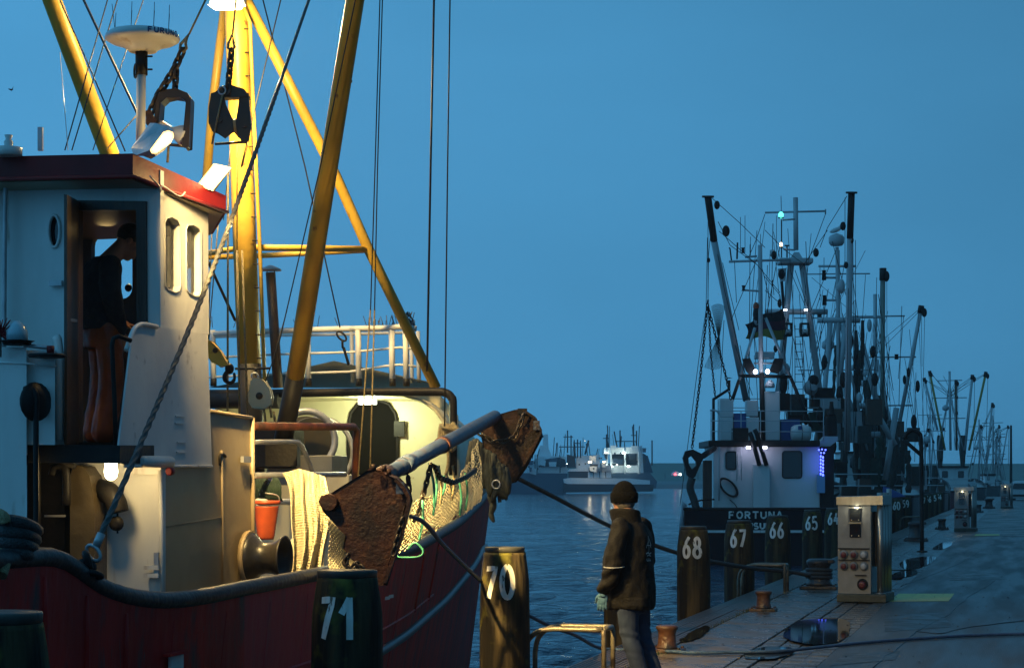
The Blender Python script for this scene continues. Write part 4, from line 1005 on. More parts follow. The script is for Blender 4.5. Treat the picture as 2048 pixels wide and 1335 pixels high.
net('trawl_net', 'yellowish trawl net hanging from the blue beam down to the red bulwark', 'fishing net',
    netf([(826, 1000, 16.6), (962, 880, 20.6), (800, 1106, 16.8), (965, 1000, 20.9)], .3, .06), 34, 12, .0052, net_cream)
net('trawl_net', 'dull brown trawl net bunched behind the rusty shoe', 'fishing net',
    netf([(660, 1035, 15.9), (706, 1090, 15.9), (655, 1150, 15.9), (715, 1150, 15.9)], .0, .08), 12, 12, .009, net_cream)
# dark bunched cod-end by the bow shoe
m = M()
for i in range(46):
    u = i/45; x = 948+60*u+random.uniform(-8, 8); y0 = 880+60*u; ln = random.uniform(40, 95)*(1-.25*u)
    m.tube(spline([at(x, y0, 21.2), at(x+random.uniform(-8, 8), y0+ln*.5, 21.15), at(x+random.uniform(-14, 6), y0+ln, 21.2)], 3), [.03+.02*random.random()]*6+[.012], 5)
tag(m.build('dark_netting_bundle', net_dark, None), 'dark bundle of wet netting gathered under the bow shoe', 'fishing net')
T = thing('rope_end', 'frayed dark rope end dangling from the bow shoe over the water', 'rope', at(990, 975, 21.3))
M().tube(spline([at(990, 972, 21.3), at(983, 990, 21.3), at(986, 1010, 21.3), at(982, 1028, 21.3), at(988, 1044, 21.3)], 4), [.05, .05, .045, .045, .05, .05, .045, .04, .04, .04, .035, .03, .03, .03, .028, .02, .012], 7).build('rope_strand', net_dark, T)
M().tube(spline([at(996, 965, 21.3), at(998, 990, 21.3), at(1000, 1004, 21.3)], 4), .02, 6).build('rope_strand', net_dark, T)
M().torus(at(992, 968, 21.1), V((.4, 1, 0)), .045, .008, 12, 6).build('ring', galv, T)
# green and tan lashings on the trawl
lash = [(858, 925, 868, 1010, rope_green), (872, 930, 866, 1030, rope_green), (888, 950, 884, 990, rope_green), (890, 945, 900, 985, rope_tan), (918, 960, 919, 1030, rope_green), (930, 945, 931, 1020, rope_green), (845, 1000, 838, 1080, rope_green), (905, 930, 903, 1000, rope_tan), (877, 930, 880, 1010, rope_tan)]
for i, (x0, y0, x1, y1, mm) in enumerate(lash):
    d = 16.7+(x0-840)/110*3
    o = M().tube(spline([at(x0, y0, d), at((x0+x1)/2+4, (y0+y1)/2, d), at(x1, y1, d)], 5), .012, 5).build('lashing', mm, None)
    tag(o, ['green twine closest to the hanging chain, long, below the blue beam', 'long green twine just past the hanging chain on the net', 'short green twine high under the middle of the beam', 'short tan twine between two green ones under the beam',
             'long green twine below the slack loop of chain', 'long green twine nearest the netting bundle at the bow', 'green twine hanging low over the bulwark rail by the rusty shoe', 'tan twine below the slack chain, towards the bow', 'long tan twine beside the hanging chain'][i], 'twine', 'lashings hanging on the trawl net')
tag(M().tube(spline([at(x, y, 16.3) for x, y in ((815, 1098), (830, 1085), (846, 1100), (838, 1112), (806, 1114), (795, 1112))], 5), .010, 5).build('lashing', rope_green, None), 'loop of green twine lying on the bulwark rail beside the rusty shoe', 'twine', 'lashings hanging on the trawl net')
# rope coil tied on the arch pipe
T = thing('rope_hank', 'hank of tan rope hung on the black arch pipe of the forecastle', 'rope', onA(900, 900, 8.8))
for i in range(6):
    x = 882+i*4.5
    M().tube(spline([onA(x, 848, 8.75), onA(x-3, 870+i*3, 8.7), onA(x-2, 900, 8.7), onA(x+6, 890, 8.8), onA(x+7, 850, 8.85)], 4), .024, 6).build('rope_loop', rope_tan, T)
M().tube(spline([onA(884, 850, 8.7), onA(898, 856, 8.65), onA(915, 862, 8.7), onA(905, 846, 8.75)], 4), .03, 6).build('rope_loop', rope_tan, T)
M().tube(spline([onA(893, 880, 8.7), onA(897, 920, 8.7), onA(890, 960, 8.7)], 4), .02, 6).build('rope_tail', rope_tan, T)
# cream net draped over the rail, orange basket
def drape(u, v):
    # u across, v from the back over the rail down the front
    xl = 566+v*12+14*sin(v*3); xr = 652+22*v*(1-v)*2-10*v
    x = xl+(xr-xl)*u; top = 938+12*abs(u-.35)*2
    y = top+(1158-top)*v**1.2
    d = 17.0-.075*sin(u*pi*6+1+1.5*sin(v*2))*(.3+.7*v)-.022*sin(u*pi*13+v*3)*(.2+.8*v)-.1*v
    return at(x+3*sin(v*9+u*4), y, d)
m = M(); m.grid([[drape(i/26, j/18)+V((0, .05, 0)) for i in range(27)] for j in range(19)])
T = thing('draped_net', 'pale cream fine net draped over the rail beside the orange basket', 'fishing net', at(610, 1158, 17))
backing = net_cream
mm = M()
for i in range(31): mm.tube([drape(i/30, j/24) for j in range(25)], .0052, 3, caps=False)
for j in range(46): mm.tube([drape(i/40, j/45) for i in range(41)], .0052, 3, caps=False)
mm.build('net_mesh', net_cream, T)
# sheet coloured dark for the shade in the gaps between the strands
bk = T.children
sheet = mat('net_sheet', (.10, .085, .045), (.16, .13, .07), 3, .9)
m.build('net_gap_sheet', sheet, T)
T = thing('fish_basket', 'orange ribbed plastic basket standing by the white rail', 'basket', at(532, 1080, 17.2))
c = at(532, 1078, 17.2)
prof = [(0, .068)]
for k in range(10): prof += [(.02+k*.028, .070+k*.0042), (.034+k*.028, .076+k*.0042)]
M().lathe(c, UP, prof, 20).build('basket_body', orange, T)
M().lathe(c+V((0, 0, .30)), UP, [(0, .118), (.012, .126), (.03, .126), (.035, .11)], 20).build('basket_rim', orange, T)
M().tube(spline([c+V((.12, 0, .32)), c+V((.10, -.04, .38)), c+V((.0, -.06, .40))], 4), .006, 5).build('basket_handle', galv, T)
m = M()
for i in range(80):
    x = 512+random.uniform(0, 44); y = 955+random.uniform(0, 60)
    m.tube(spline([at(x, 955, 17.6), at(x+random.uniform(-10, 10), 975, 17.55), at(x+random.uniform(-12, 12), 1002, 17.6)], 3), .006, 4)
tag(m.build('dark_green_net_bundle', net_green, None), 'dark green net bundle stowed under the steel rail by the basket', 'fishing net')
# coil of dark hawser on the bulwark aft
T = thing('hawser_coil', 'stacked dark rope hawser turns on the after bulwark under the white casing', 'rope', at(20, 1110, 11.2))
for k in range(4):
    M().tube(spline([at(-80, 1036+k*22, 11.9), at(-10, 1038+k*22, 11.1), at(40, 1044+k*21, 11.0), at(70-k*3, 1056+k*19, 11.2), at(72-k*3, 1062+k*19, 11.5), at(40, 1055+k*19, 11.8)], 5), .036, 8).build('rope_turn', rope_dark, T)
M().tube(spline([at(-20, 1020, 11.0), at(6, 1030, 10.95), at(12, 1045, 10.95)], 4), .03, 8).build('rope_turn', rope_tan, T)
M().tube(spline([at(-20, 1105, 10.9), at(4, 1110, 10.9), at(8, 1130, 10.85), at(2, 1150, 10.8)], 4), .035, 8).build('rope_turn', rope_tan, T)
# ================================================================== MOORING PILES
pile_m = mat('pile_timber', (.062, .046, .022), (.012, .010, .007), 8, .75, spec=.2, bump=1.0, bscale=22, stretch=(1, 1, .09), contrast=(.40, .58), detail=9)
t_ = pile_m.node_tree; p_ = t_.nodes['Principled BSDF']; lk = p_.inputs['Base Color'].links[0].from_socket
tc_ = t_.nodes.new('ShaderNodeTexCoord'); nz = t_.nodes.new('ShaderNodeTexNoise'); nz.inputs['Scale'].default_value = 5; nz.inputs['Detail'].default_value = 8
t_.links.new(tc_.outputs['Object'], nz.inputs['Vector'])
sp_ = t_.nodes.new('ShaderNodeSeparateXYZ'); t_.links.new(tc_.outputs['Object'], sp_.inputs[0])
mr = t_.nodes.new('ShaderNodeMapRange'); mr.inputs[1].default_value = 1.0; mr.inputs[2].default_value = 2.2; mr.inputs[3].default_value = -.16; mr.inputs[4].default_value = .07
t_.links.new(sp_.outputs['Z'], mr.inputs[0])
ad = t_.nodes.new('ShaderNodeMath'); ad.operation = 'ADD'; t_.links.new(nz.outputs['Fac'], ad.inputs[0]); t_.links.new(mr.outputs[0], ad.inputs[1])
m2 = t_.nodes.new('ShaderNodeMapRange'); m2.inputs[1].default_value = .52; m2.inputs[2].default_value = .72; t_.links.new(ad.outputs[0], m2.inputs[0])
mxx = t_.nodes.new('ShaderNodeMixRGB'); mxx.inputs[2].default_value = (.125, .115, .018, 1)           # green algae
t_.links.new(m2.outputs[0], mxx.inputs[0]); t_.links.new(lk, mxx.inputs[1]); t_.links.new(mxx.outputs[0], p_.inputs['Base Color'])
cap_m = mat('pile_cap_lead', (.06, .06, .055), (.035, .035, .03), 6, .5, metal=.1, bump=.3)
PILES = [(72, 9.27, .245), (71, 14.08, .248), (70, 18.37, .228), (69, 23.9, .235), (68, 28.9, .235), (67, 33.6, .25), (66, 38.9, .245), (65, 45.3, .23), (64, 50.5, .24), (63, 57, .24), (62, 63, .24), (61, 69.5, .24),
         (60, 76, .24), (59, 82, .24), (58, 90, .24), (57, 96, .24), (56, 102, .24), (55, 108, .24), (54, 115, .24), (53, 125, .24)]
TOPS = {72: 1.21, 71: 1.19, 70: 1.21, 69: 1.14, 68: 1.16, 67: 1.15, 66: 1.14}
desc = {72: 'mossy wooden mooring pile cut by the picture corner below the hawser coil', 71: 'dark mooring pile numbered 71 in front of the rusty trawl shoe', 70: 'lit mossy mooring pile numbered 70 beside the bow',
        69: 'mooring pile half hidden behind the legs of the person on the quay', 68: 'mooring pile numbered 68 crossed by the black mooring rope', 67: 'mooring pile numbered 67 below the stern lettering', 66: 'mooring pile numbered 66 standing before the dark stern',
        65: 'mooring pile numbered 65 behind the wide black bollard', 64: 'mooring pile numbered 64 beside the steel power pedestal', 60: 'pile numbered 60 under the slope of the blue tarpaulin', 59: 'pile numbered 59 midway between the blue tarpaulin and the davit', 58: 'pile numbered 58 right before the davit post', 54: 'pile seen just before the second steel pedestal, carrying number 54', 53: 'last numbered pile, touching the outline of the second steel pedestal',
        63: 'pile wholly behind the cabinet of the big steel pedestal', 62: 'pile behind the guard posts of the big steel pedestal', 61: 'first pile to emerge beyond the guard posts of the big steel pedestal', 57: 'pile just behind the davit post', 56: 'pile beside the wide bollard past the davit post', 55: 'pile midway between the davit post and the second pedestal'}
for num, d, r in PILES:
    x = -4.75+.255*d; zt = TOPS.get(num, 1.14+random.uniform(-.03, .03)); zb = -2.0
    T = thing('mooring_pile', desc.get(num, 'mooring pile numbered %d in the distant row by the steel pedestals' % num), 'mooring pile', (x, d, WZ), 'numbered mooring piles along the quay')
    hgt = zt-zb; sd = num*3.7; nseg = 40 if d < 40 else 18
    def wob(a, h, sd=sd): return .035*noise.noise(V((cos(a)*1.3, sin(a)*1.3, h*.5+sd)))+.028*noise.noise(V((cos(a)*5, sin(a)*5, h*.35+sd)))
    def rad(z, zt=zt, r=r):
        q_ = zt-z
        return r*(.80+.20*min(1, q_/.32)**.8) if q_ < .32 else r*(1+.03*min(1, (q_-.32)/.5)-.06*max(0, min(1, (q_-1.0)/1.2)))
    zs = [zb]+[zb+.5+(zt-.5-zb-.5)*k/8 for k in range(9)]+[zt-.4, zt-.3, zt-.22, zt-.15, zt-.08, zt-.05]
    M().lathe((x, d, 0), UP, [(z, rad(z)) for z in zs], nseg, wob=wob).build('pile_trunk', pile_m, T)
    k_ = .84 if num in (71, 72) else .79
    M().lathe((x, d, 0), UP, [(zt-.055, r*k_), (zt-.01, r*(k_+.012)), (zt, r*k_), (zt+.004, r*.3)], nseg).build('pile_cap', cap_m, T)
    if d < 130 and num not in (72, 69):
        off = {71: -.075, 70: -.055}.get(num, -.02); zc_ = {71: .865, 70: .895}.get(num, .86)
        an = math.atan2(-d, -x)
        def on_pile(u, v, o, x=x, d=d, r=r, an=an, off=off, zc_=zc_, wob=wob, rad=rad):
            z = zc_+v; a = an+(u+off)/r
            # lathe's u axis is +x and its w axis is +y for a vertical axis
            rr = rad(z)*(1+wob(a, z))+.006+o
            return V((x+cos(a)*rr, d+sin(a)*rr, z))
        lettering('pile_number', str(num), on_pile, .285, .115, .155, .046 if d < 60 else .05, num_paint, T, .012)
# ================================================================== QUAY FURNITURE
boll_m = mat('bollard_iron', (.085, .035, .016), (.035, .018, .01), 6, .42, bump=.7, bscale=22, col3=(.012, .012, .013), scale3=4, con3=(.55, .62))
boll_k = mat('black_bollard_iron', (.014, .014, .016), (.03, .024, .02), 6, .4, bump=.6, bscale=20)
def bollard(px, py, label, s=1.0, mt=boll_m):
    p = onZ(px, py, 0); T = thing('mooring_bollard', label, 'bollard', (0, 0, 0), 'iron bollards on the quay')
    M().box((0, 0, .02), (.36, .30, .04)).build('base_plate', mt, T, bevel=.008)
    M().lathe((0, 0, .04), UP, [(0, .115), (.02, .11), (.05, .098), (.15, .092), (.19, .10), (.21, .118), (.225, .12), (.24, .112), (.246, .09), (.25, .02)], 24).build('bollard_post', mt, T)
    for sx in (-1, 1):
        for sy in (-1, 1): M().lathe((sx*.145, sy*.115, .04), UP, [(0, .018), (.018, .018), (.02, .008)], 6).build('anchor_bolt', mt, T)
    T.location = p; T.rotation_euler = (0, 0, -.25); T.scale = (s, s, s); return T
bollard(1334, 1303, 'small rusty brown bollard on the wet concrete beside the person')
bollard(1527, 1221, 'small dark bollard in front of pile 67 and the hooped ladder rail', 1.0)
def hawse(px, py, label, s=1.0):        # wide bell shaped bollard
    p = onZ(px, py, 0); T = thing('mooring_bollard', label, 'bollard', (0, 0, 0), 'iron bollards on the quay')
    M().box((0, .02, .03), (.62, .46, .06)).build('base_plate', boll_k, T, bevel=.012)
    M().lathe((0, 0, .06), UP, [(0, .23), (.05, .205), (.15, .175), (.26, .168), (.33, .185), (.36, .205), (.40, .212), (.42, .205), (.445, .17), (.45, .03)], 26).build('bollard_post', boll_k, T)
    M().box((.10, 0, .47), (.33, .26, .07)).build('bollard_horn', boll_k, T, bevel=.02)
    for sx in (-1, 1):
        for sy in (-1, 1): M().lathe((sx*.26, sy*.17+.02, .06), UP, [(0, .022), (.02, .022), (.024, .01)], 6).build('anchor_bolt', boll_k, T)
    T.location = p; T.rotation_euler = (0, 0, -.25); T.scale = (s, s, s)
hawse(1638, 1177, 'wide black bollard with the mooring rope beside the steel pedestal', 1.0)
hawse(1832, 1081, 'wide black bollard standing on the concrete just past the davit post', 1.15)
bollard(1884, 1058, 'small bollard between the davit post and the second steel pedestal', 1.4, boll_k)
bollard(1957, 1024, 'small bollard beyond the second steel pedestal', 1.6, boll_k)
hawse(1978, 1016, 'distant wide bollard just before the third steel pedestal', 1.3)
rail_m = mat('ladder_rail_steel', (.20, .18, .13), (.09, .07, .05), 9, .45, metal=.5, bump=.3, bscale=40)
def hoop(label, pts_f, s=1.0):
    T = thing('ladder_rail', label, 'ladder rail', (0, 0, 0), 'hooped rails at the quay ladders')
    # local x points inland along the quay's normal, y along the quay
    for y in (0, .42):
        P_ = [V((-.22, y, -.55)), V((-.22, y, .20)), V((-.19, y, .33)), V((-.10, y, .42)), V((.03, y, .45)), V((.18, y, .452)), V((.52, y, .45))]
        M().tube(spline([P_[0], P_[1]], 0)+spline(P_[1:], 5)[1:], .024, 10).build('hoop_tube', rail_m, T)
        M().tube([V((.52, y, .448)), V((.53, y, .40)), V((.53, y, .0))], .024, 10).build('rail_leg', rail_m, T)
        M().lathe((.53, y, 0), UP, [(0, .055), (.012, .055), (.016, .03)], 12).build('foot_plate', rail_m, T)
    M().tube([V((.52, 0, .45)), V((.52, .42, .45))], .024, 10).build('cross_tube', rail_m, T)
    T.rotation_euler = (0, 0, -math.atan2(QX, QY)); return T
h1 = hoop('galvanised hooped ladder rail at the feet of the person', None); 
pe = onZ(1113, 1390, 0)
h1.location = U(4.6, -.36, 0); 
h2 = copy_tree(h1); h2['label'] = 'hooped ladder rail in front of pile 66 under the mooring rope'; h2.location = U(19.0, -.36, 0)
h3 = copy_tree(h1); h3['label'] = 'hooped ladder rail beyond the first pedestal near the davit post'; h3.location = U(44.5, -.36, 0)
h4 = copy_tree(h1); h4['label'] = 'distant hooped ladder rail just before the second steel pedestal'; h4.location = U(63, -.36, 0)
# --- power pedestals
ss = mat('brushed_stainless', (.32, .32, .30), (.24, .24, .22), 14, .30, metal=.85, bump=.06, bscale=60, stretch=(1, 1, .1))
ss_flat = mat('grey_cabinet_face', (.20, .205, .20), (.155, .16, .155), 6, .5, metal=.15, bump=.05)
plinth_m = mat('mossy_plinth', (.05, .055, .035), (.025, .03, .02), 4, .6, bump=.6)
red_sock = mat('red_socket', (.13, .02, .022), (.09, .015, .015), 10, .4)
grey_sock = mat('grey_socket', (.35, .36, .36), rough=.4)
def pedestal(label, loc):
    T = thing('power_pedestal', label, 'power pedestal', (0, 0, 0), 'stainless power pedestals along the quay')
    M().box((.08, .30, .06), (.82, .95, .12)).build('plinth', plinth_m, T, bevel=.012)
    cab = M().box((-.06, .30, .835), (.56, .62, 1.43)).build('cabinet', ss, T, bevel=.006)
    M().box((-.06, -.018, .80), (.54, .01, 1.36)).build('front_panel', ss_flat, T, bevel=.003)
    M().hexa([V((-.36, -.05, 1.47)), V((.42, -.05, 1.47)), V((.46, .68, 1.47)), V((-.36, .66, 1.47)), V((-.36, -.05, 1.60)), V((.42, -.05, 1.62)), V((.46, .68, 1.62)), V((-.36, .66, 1.60))]).build('cabinet_top', ss, T, bevel=.006)
    lm = M().box((-.02, -.045, 1.44), (.07, .04, .025)).build('pedestal_lamp', emit('pedestal_lamp', (1, .86, .5), 5), T)
    lamp(T, (-.02, -.16, 1.425), (1, .93, .65), 1.8, size=.02)
    for i, z in enumerate((1.32, 1.08)):
        b = M().box((-.04, -.04, z), (.19, .035, .20)).build('meter_window', glass, T, bevel=.008)
        M().hexa([V((-.145, -.10, z+.115)), V((.065, -.10, z+.115)), V((.065, -.02, z+.13)), V((-.145, -.02, z+.13)), V((-.145, -.10, z+.125)), V((.065, -.10, z+.125)), V((.065, -.02, z+.145)), V((-.145, -.02, z+.145))]).build('meter_hood', ss, b)
        for sx in (-.10, .02): M().lathe((sx, -.06, z-.075), V((0, -1, 0)), [(0, .010), (.006, .010)], 8).build('meter_lamp', hot if False else ss, b)
    for i, z in enumerate((.72, .545)):
        for j, x in enumerate((-.23, -.065, .10)):
            k = M().lathe((x, -.025, z), V((0, -1, -.15)), [(0, .066), (.03, .07), (.05, .062), (.055, .05)], 18).build('socket_ring', ss_flat, T)
            M().lathe((x, -.075, z-.006), V((0, -1, -.15)), [(0, .046), (.02, .046), (.03, .030), (.032, .012)], 16).build('socket_cap', red_sock if j < 2 else grey_sock, k)
    for z in (.81, .635, .345+.06):
        M().box((-.065 if z > .5 else .05, -.05, z), (.52 if z > .5 else .19, .05, .014)).build('socket_hood', black, T)
    k = M().lathe((.08, -.02, .27), V((0, -1, -.15)), [(0, .085), (.03, .09), (.055, .08)], 20).build('socket_ring', black, T)
    M().lathe((.08, -.075, .26), V((0, -1, -.15)), [(0, .06), (.03, .055), (.035, .02)], 16).build('socket_cap', red_sock, k)
    M().box((.245, .28, .95), (.06, .10, .84)).build('side_recess_shade', black, T)  # shade of a recess put into the colour of a raised block
    for (x, y, r) in ((.36, .06, .055), (.385, .28, .045), (.40, .48, .05), (.42, .64, .045)):
        f = M().tube([V((x, y, .12)), V((x, y, 1.66 if y < .5 else 1.72))], r, 14).build('guard_post', ss, T)
        M().lathe((x, y, .12), UP, [(0, r+.04), (.012, r+.04), (.014, r)], 12).build('post_flange', ss, f)
    T.location = loc; T.scale = (.9, .9, .985); T.rotation_euler = (0, 0, radians(-19)); return T
p1_ = onZ(1718, 1203, 0)
pd = pedestal('steel power pedestal with red sockets standing beside the wide black bollard', (at(1719, 1203, p1_.y).x, p1_.y+.12, 0))
for px, py, lb in ((1926, 1062, 'second steel power pedestal, beyond the davit post, with bright guard posts'), (2011, 1016, 'small distant steel power pedestal close to the white van')):
    c = copy_tree(pd); c['label'] = lb; q_ = onZ(px, py, 0); c.location = q_
# --- davit post with bent arm
T = thing('davit_post', 'dark davit post with a bent tube arm over the moored boats', 'davit', onZ(1844, 1103, 0)); D = onZ(1844, 1103, 0).y
M().tube(spline([at(1844, 1103, D), at(1843, 960, D), at(1842, 880, D), at(1838, 866, D), at(1826, 860, D), at(1816, 864, D), at(1807, 877, D)], 4), [.055]*8+[.05]*16+[.045]*1 if False else .055, 8).build('davit_tube', black, T)
M().tube([at(1806, 878, D), at(1842, 909, D)], .05, 8).build('davit_brace', black, T)
M().lathe(onZ(1844, 1103, 0), UP, [(0, .14), (.03, .14), (.04, .07)], 12).build('foot_plate', black, T)
# --- tall pole and van far along the quay
T = thing('lamp_post', 'thin dark pole standing behind the white van', 'pole', at(2022, 998, 190))
M().tube([at(2022, 998, 190), at(2022, 850, 190)], [.14, .10], 8).build('pole', black, T)
T = thing('parked_van', 'white van parked at the far end of the quay, seen from behind', 'van', at(2050, 1000, 182)); D = 182
vw = mat('van_paint', (.55, .55, .55), (.45, .45, .45), 2, .35)
def V_(x, y, d): return at(x, y, d)
b0 = [V_(2020, 994, D), V_(2062, 994, D), V_(2062, 994, D+4.6), V_(2022, 994, D+4.6)]
m = M(); secs = [(996, 0, 0), (978, 0, 0), (963, 5, .4), (961, 9, .8)]
rows = []
for y, ins, dd in secs:
    rows.append([V_(2020+ins, y, D+dd), V_(2062-ins, y, D+dd), V_(2062-ins, y, D+4.6), V_(2020+ins, y, D+4.6)])
m.grid(rows, smooth=False, closed=True); n0 = len(m.v); m.f.append([n0-4, n0-3, n0-2, n0-1]); m.sm.append(False); m.f.append([3, 2, 1, 0]); m.sm.append(False)
m.build('body', vw, T, bevel=.06)
M().plate([V_(2024, 977, D-.02), V_(2058, 977, D-.02), V_(2055, 966, D+.22), V_(2028, 966, D+.22)], V((0, -.03, 0))).build('rear_window', glass, T)
M().box(V_(2041, 990, D-.05), (1.7, .12, .18)).build('bumper', black, T)
for x in (2025, 2057): M().tube([V_(x, 995, D+.6), V_(x+5, 995, D+.6)], .32, 14).build('wheel', rubber, T)
for x in (2021.5, 2060): M().box(V_(x, 981, D-.04), (.12, .05, .4)).build('tail_light', red_sock, T)
# --- ropes and cable on the quay
T = thing('power_cable', 'blue cable running from the red hull past pile 70 and across the wet quay', 'cable', onZ(1600, 1300, 0))
cab_pts = [at(822, 1032, 15.3), at(850, 1046, 15.6), at(890, 1092, 16.6), at(955, 1155, 18.2), at(1010, 1200, 18.9), at(1062, 1232, 19.3), at(1110, 1255, 19.6), at(1150, 1269, 19.9)]
z_ = .022
gp = [onZ(1205, 1284+12, z_), onZ(1290, 1298, z_), onZ(1380, 1304, z_), onZ(1470, 1303, z_), onZ(1560, 1301, z_), onZ(1650, 1292, z_), onZ(1740, 1283, z_), onZ(1850, 1275, z_), onZ(1960, 1269, z_), onZ(2090, 1266, z_), onZ(2400, 1262, z_)]
M().tube(spline(cab_pts+gp, 8), .0185, 8).build('cable', rope_blue, T)
T = thing('mooring_rope', 'black mooring rope from the red bow past the person to the wide bollard', 'rope', onZ(1638, 1180, 0))
bx = onZ(1638, 1177, 0)
rp = [at(1020, 948, 29), at(1110, 994, 29.6), at(1215, 1049, 30.4), at(1310, 1090, 31), at(1400, 1117, 31.6), at(1500, 1135, 32.2), at(1575, 1142, 32.7), at(1620, 1150, 32.9)]
M().tube(spline(rp, 8), .034, 8).build('rope', rope_dark, T)
for k in range(3):
    M().torus((bx.x, bx.y, .20+k*.06), V((.03, .05, 1)), .20, .032, 22, 7).build('rope_turn', rope_dark, T)
# little weeds in the joint of the edge
m = M(); wd_m = mat('weed', (.035, .05, .02), (.02, .03, .012), 10, .8)
for i in range(420):
    a = random.choice([random.gauss(7.2, .9), random.gauss(14.5, 1.5), random.uniform(2, 26)]); p = U(a, E1+random.gauss(0, .035), -.01)
    h = random.uniform(.015, .06); d = V((random.uniform(-.03, .03), random.uniform(-.03, .03), h))
    m.add([p-V((.006, 0, 0)), p+V((.006, 0, 0)), p+d], [(0, 1, 2)])
m.build('weeds', wd_m, kind='stuff')
# ================================================================== PEOPLE
def bake(o, voxel, smooth=4, disp=None):
    r = o.modifiers.new('remesh', 'REMESH'); r.mode = 'VOXEL'; r.voxel_size = voxel; r.use_smooth_shade = True
    s = o.modifiers.new('smooth', 'SMOOTH'); s.iterations = smooth; s.factor = .5
    dg = bpy.context.evaluated_depsgraph_get(); me = bpy.data.meshes.new_from_object(o.evaluated_get(dg))
    o.modifiers.clear(); old = o.data; o.data = me; bpy.data.meshes.remove(old)
    if disp:
        ns = [v.normal.copy() for v in me.vertices]
        for v, n_ in zip(me.vertices, ns): v.co += n_*disp(v.co)
    me.polygons.foreach_set('use_smooth', [True]*len(me.polygons)); me.update(); return o
def loft(m, rings, n=20):                # rings: (centre, x radius, y radius, yaw, squareness)
    rows = []
    for c, rx, ry, yaw, *q_ in rings:
        e = q_[0] if q_ else 1.0; row = []
        for i in range(n):
            a = 2*pi*i/n; ca, sa = cos(a), sin(a)
            x = rx*abs(ca)**e*(1 if ca >= 0 else -1); y = ry*abs(sa)**e*(1 if sa >= 0 else -1)
            row.append(V(c)+V((x*cos(yaw)-y*sin(yaw), x*sin(yaw)+y*cos(yaw), 0)))
        rows.append(row)
    m.grid(rows, closed=True); o = len(m.v)-len(rows)*n
    m.f.append([o+i for i in range(n)][::-1]); m.sm.append(False)
    m.f.append([o+(len(rows)-1)*n+i for i in range(n)]); m.sm.append(False)
def limb(m, pts, rs, n=12, k=5):
    ps = spline(pts, k); R_ = []
    for i in range(len(rs)-1):
        for j in range(k): R_.append(rs[i]+(rs[i+1]-rs[i])*j/k)
    R_.append(rs[-1]); m.tube(ps, R_, n)
    m.ball(ps[0], rs[0]*.98, n, 6); m.ball(ps[-1], rs[-1]*.98, n, 6)
def hand(m, wrist, d, palm_n, thumb_side, s=1.0, g=0.0):   # fingers bent along -palm_n... relaxed
    d = V(d).normalized(); pn = V(palm_n); pn = (pn-d*pn.dot(d)).normalized(); sd = V(thumb_side); sd = (sd-d*sd.dot(d)-pn*sd.dot(pn)).normalized()
    w = V(wrist); L = .098*s
    ax = (sd, pn, d)
    m.ball(w+d*.045*s, .045*s+g, 12, 8, (1.0, .42, 1.15), ax)
    m.tube([w-d*.03*s, w+d*.03*s], [.029*s+g, .033*s+g], 12)
    for i, (o, ln) in enumerate(((.030, .92), (.010, 1.0), (-.011, .94), (-.031, .76))):
        b = w+d*.075*s+sd*o*s; f = L*ln*.86; r = (.0098 if i < 3 else .0085)*s+g*.8
        p1_ = b+(d*.98+pn*.10+sd*o*3.2)*f*.42; p2_ = p1_+(d*.90+pn*.28+sd*o*2)*f*.32; p3_ = p2_+(d*.75+pn*.48)*f*.26
        m.tube([b-d*.02*s, b, p1_, p2_, p3_], [r*1.1, r*1.08, r, r*.95, r*.78], 8); m.ball(p3_, r*.78, 8, 6)
    b = w+d*.022*s+sd*.03*s; r = .0115*s+g*.8
    p1_ = b+(d*.55+sd*.62+pn*.35)*.036*s; p2_ = p1_+(d*.85+sd*.25+pn*.4)*.030*s; p3_ = p2_+(d*.95+pn*.3)*.024*s
    m.tube([b-sd*.012*s, b, p1_, p2_, p3_], [r*1.2, r*1.15, r, r*.92, r*.75], 8); m.ball(p3_, r*.75, 8, 6)
def head(m, c, fw, up, s=1.0):           # c = centre of the head
    fw = V(fw).normalized(); up = V(up); up = (up-fw*up.dot(fw)).normalized(); rt = fw.cross(up); ax = (rt, fw, up)
    def P_(x, y, z): return V(c)+rt*x*s+fw*y*s+up*z*s
    m.ball(P_(0, -.012, .03), .098*s, 18, 12, (.80, 1.0, .98), ax)
    m.ball(P_(0, .022, -.045), .075*s, 16, 10, (.80, .95, 1.05), ax)
    m.ball(P_(0, .050, -.095), .034*s, 12, 8, (1.0, .9, .8), ax)                      # chin
    m.tube([P_(0, .088, .018), P_(0, .108, -.018), P_(0, .110, -.030)], [.008*s, .014*s, .013*s], 8); m.ball(P_(0, .108, -.030), .015*s, 8, 6, (1.15, 1, .8), ax)
    m.tube([P_(-.038, .078, .030), P_(0, .092, .034), P_(.038, .078, .030)], .010*s, 8)  # brow
    m.tube([P_(-.022, .088, -.064), P_(0, .097, -.063), P_(.022, .088, -.064)], [.006*s, .0085*s, .006*s], 8)   # lips
    m.tube([P_(-.020, .087, -.074), P_(0, .094, -.075), P_(.020, .087, -.074)], [.006*s, .009*s, .006*s], 8)
    for q_ in (-1, 1):
        m.ball(P_(q_*.040, .058, -.028), .026*s, 10, 7, (1, .8, .9), ax)               # cheek
        m.ball(P_(q_*.082, -.012, -.010), .030*s, 10, 8, (.34, .62, 1.0), ax)          # ear
    return P_
skin = mat('skin', (.42, .22, .15), (.36, .17, .11), 12, .5)
jack_m = mat('dark_jacket_cloth', (.008, .007, .0062), (.005, .0045, .004), 14, .7, spec=.2, bump=.35, bscale=60)
jean_m = mat('blue_jeans', (.008, .017, .045), (.018, .032, .066), 7, .85, bump=.3, bscale=120, contrast=(.42, .66))
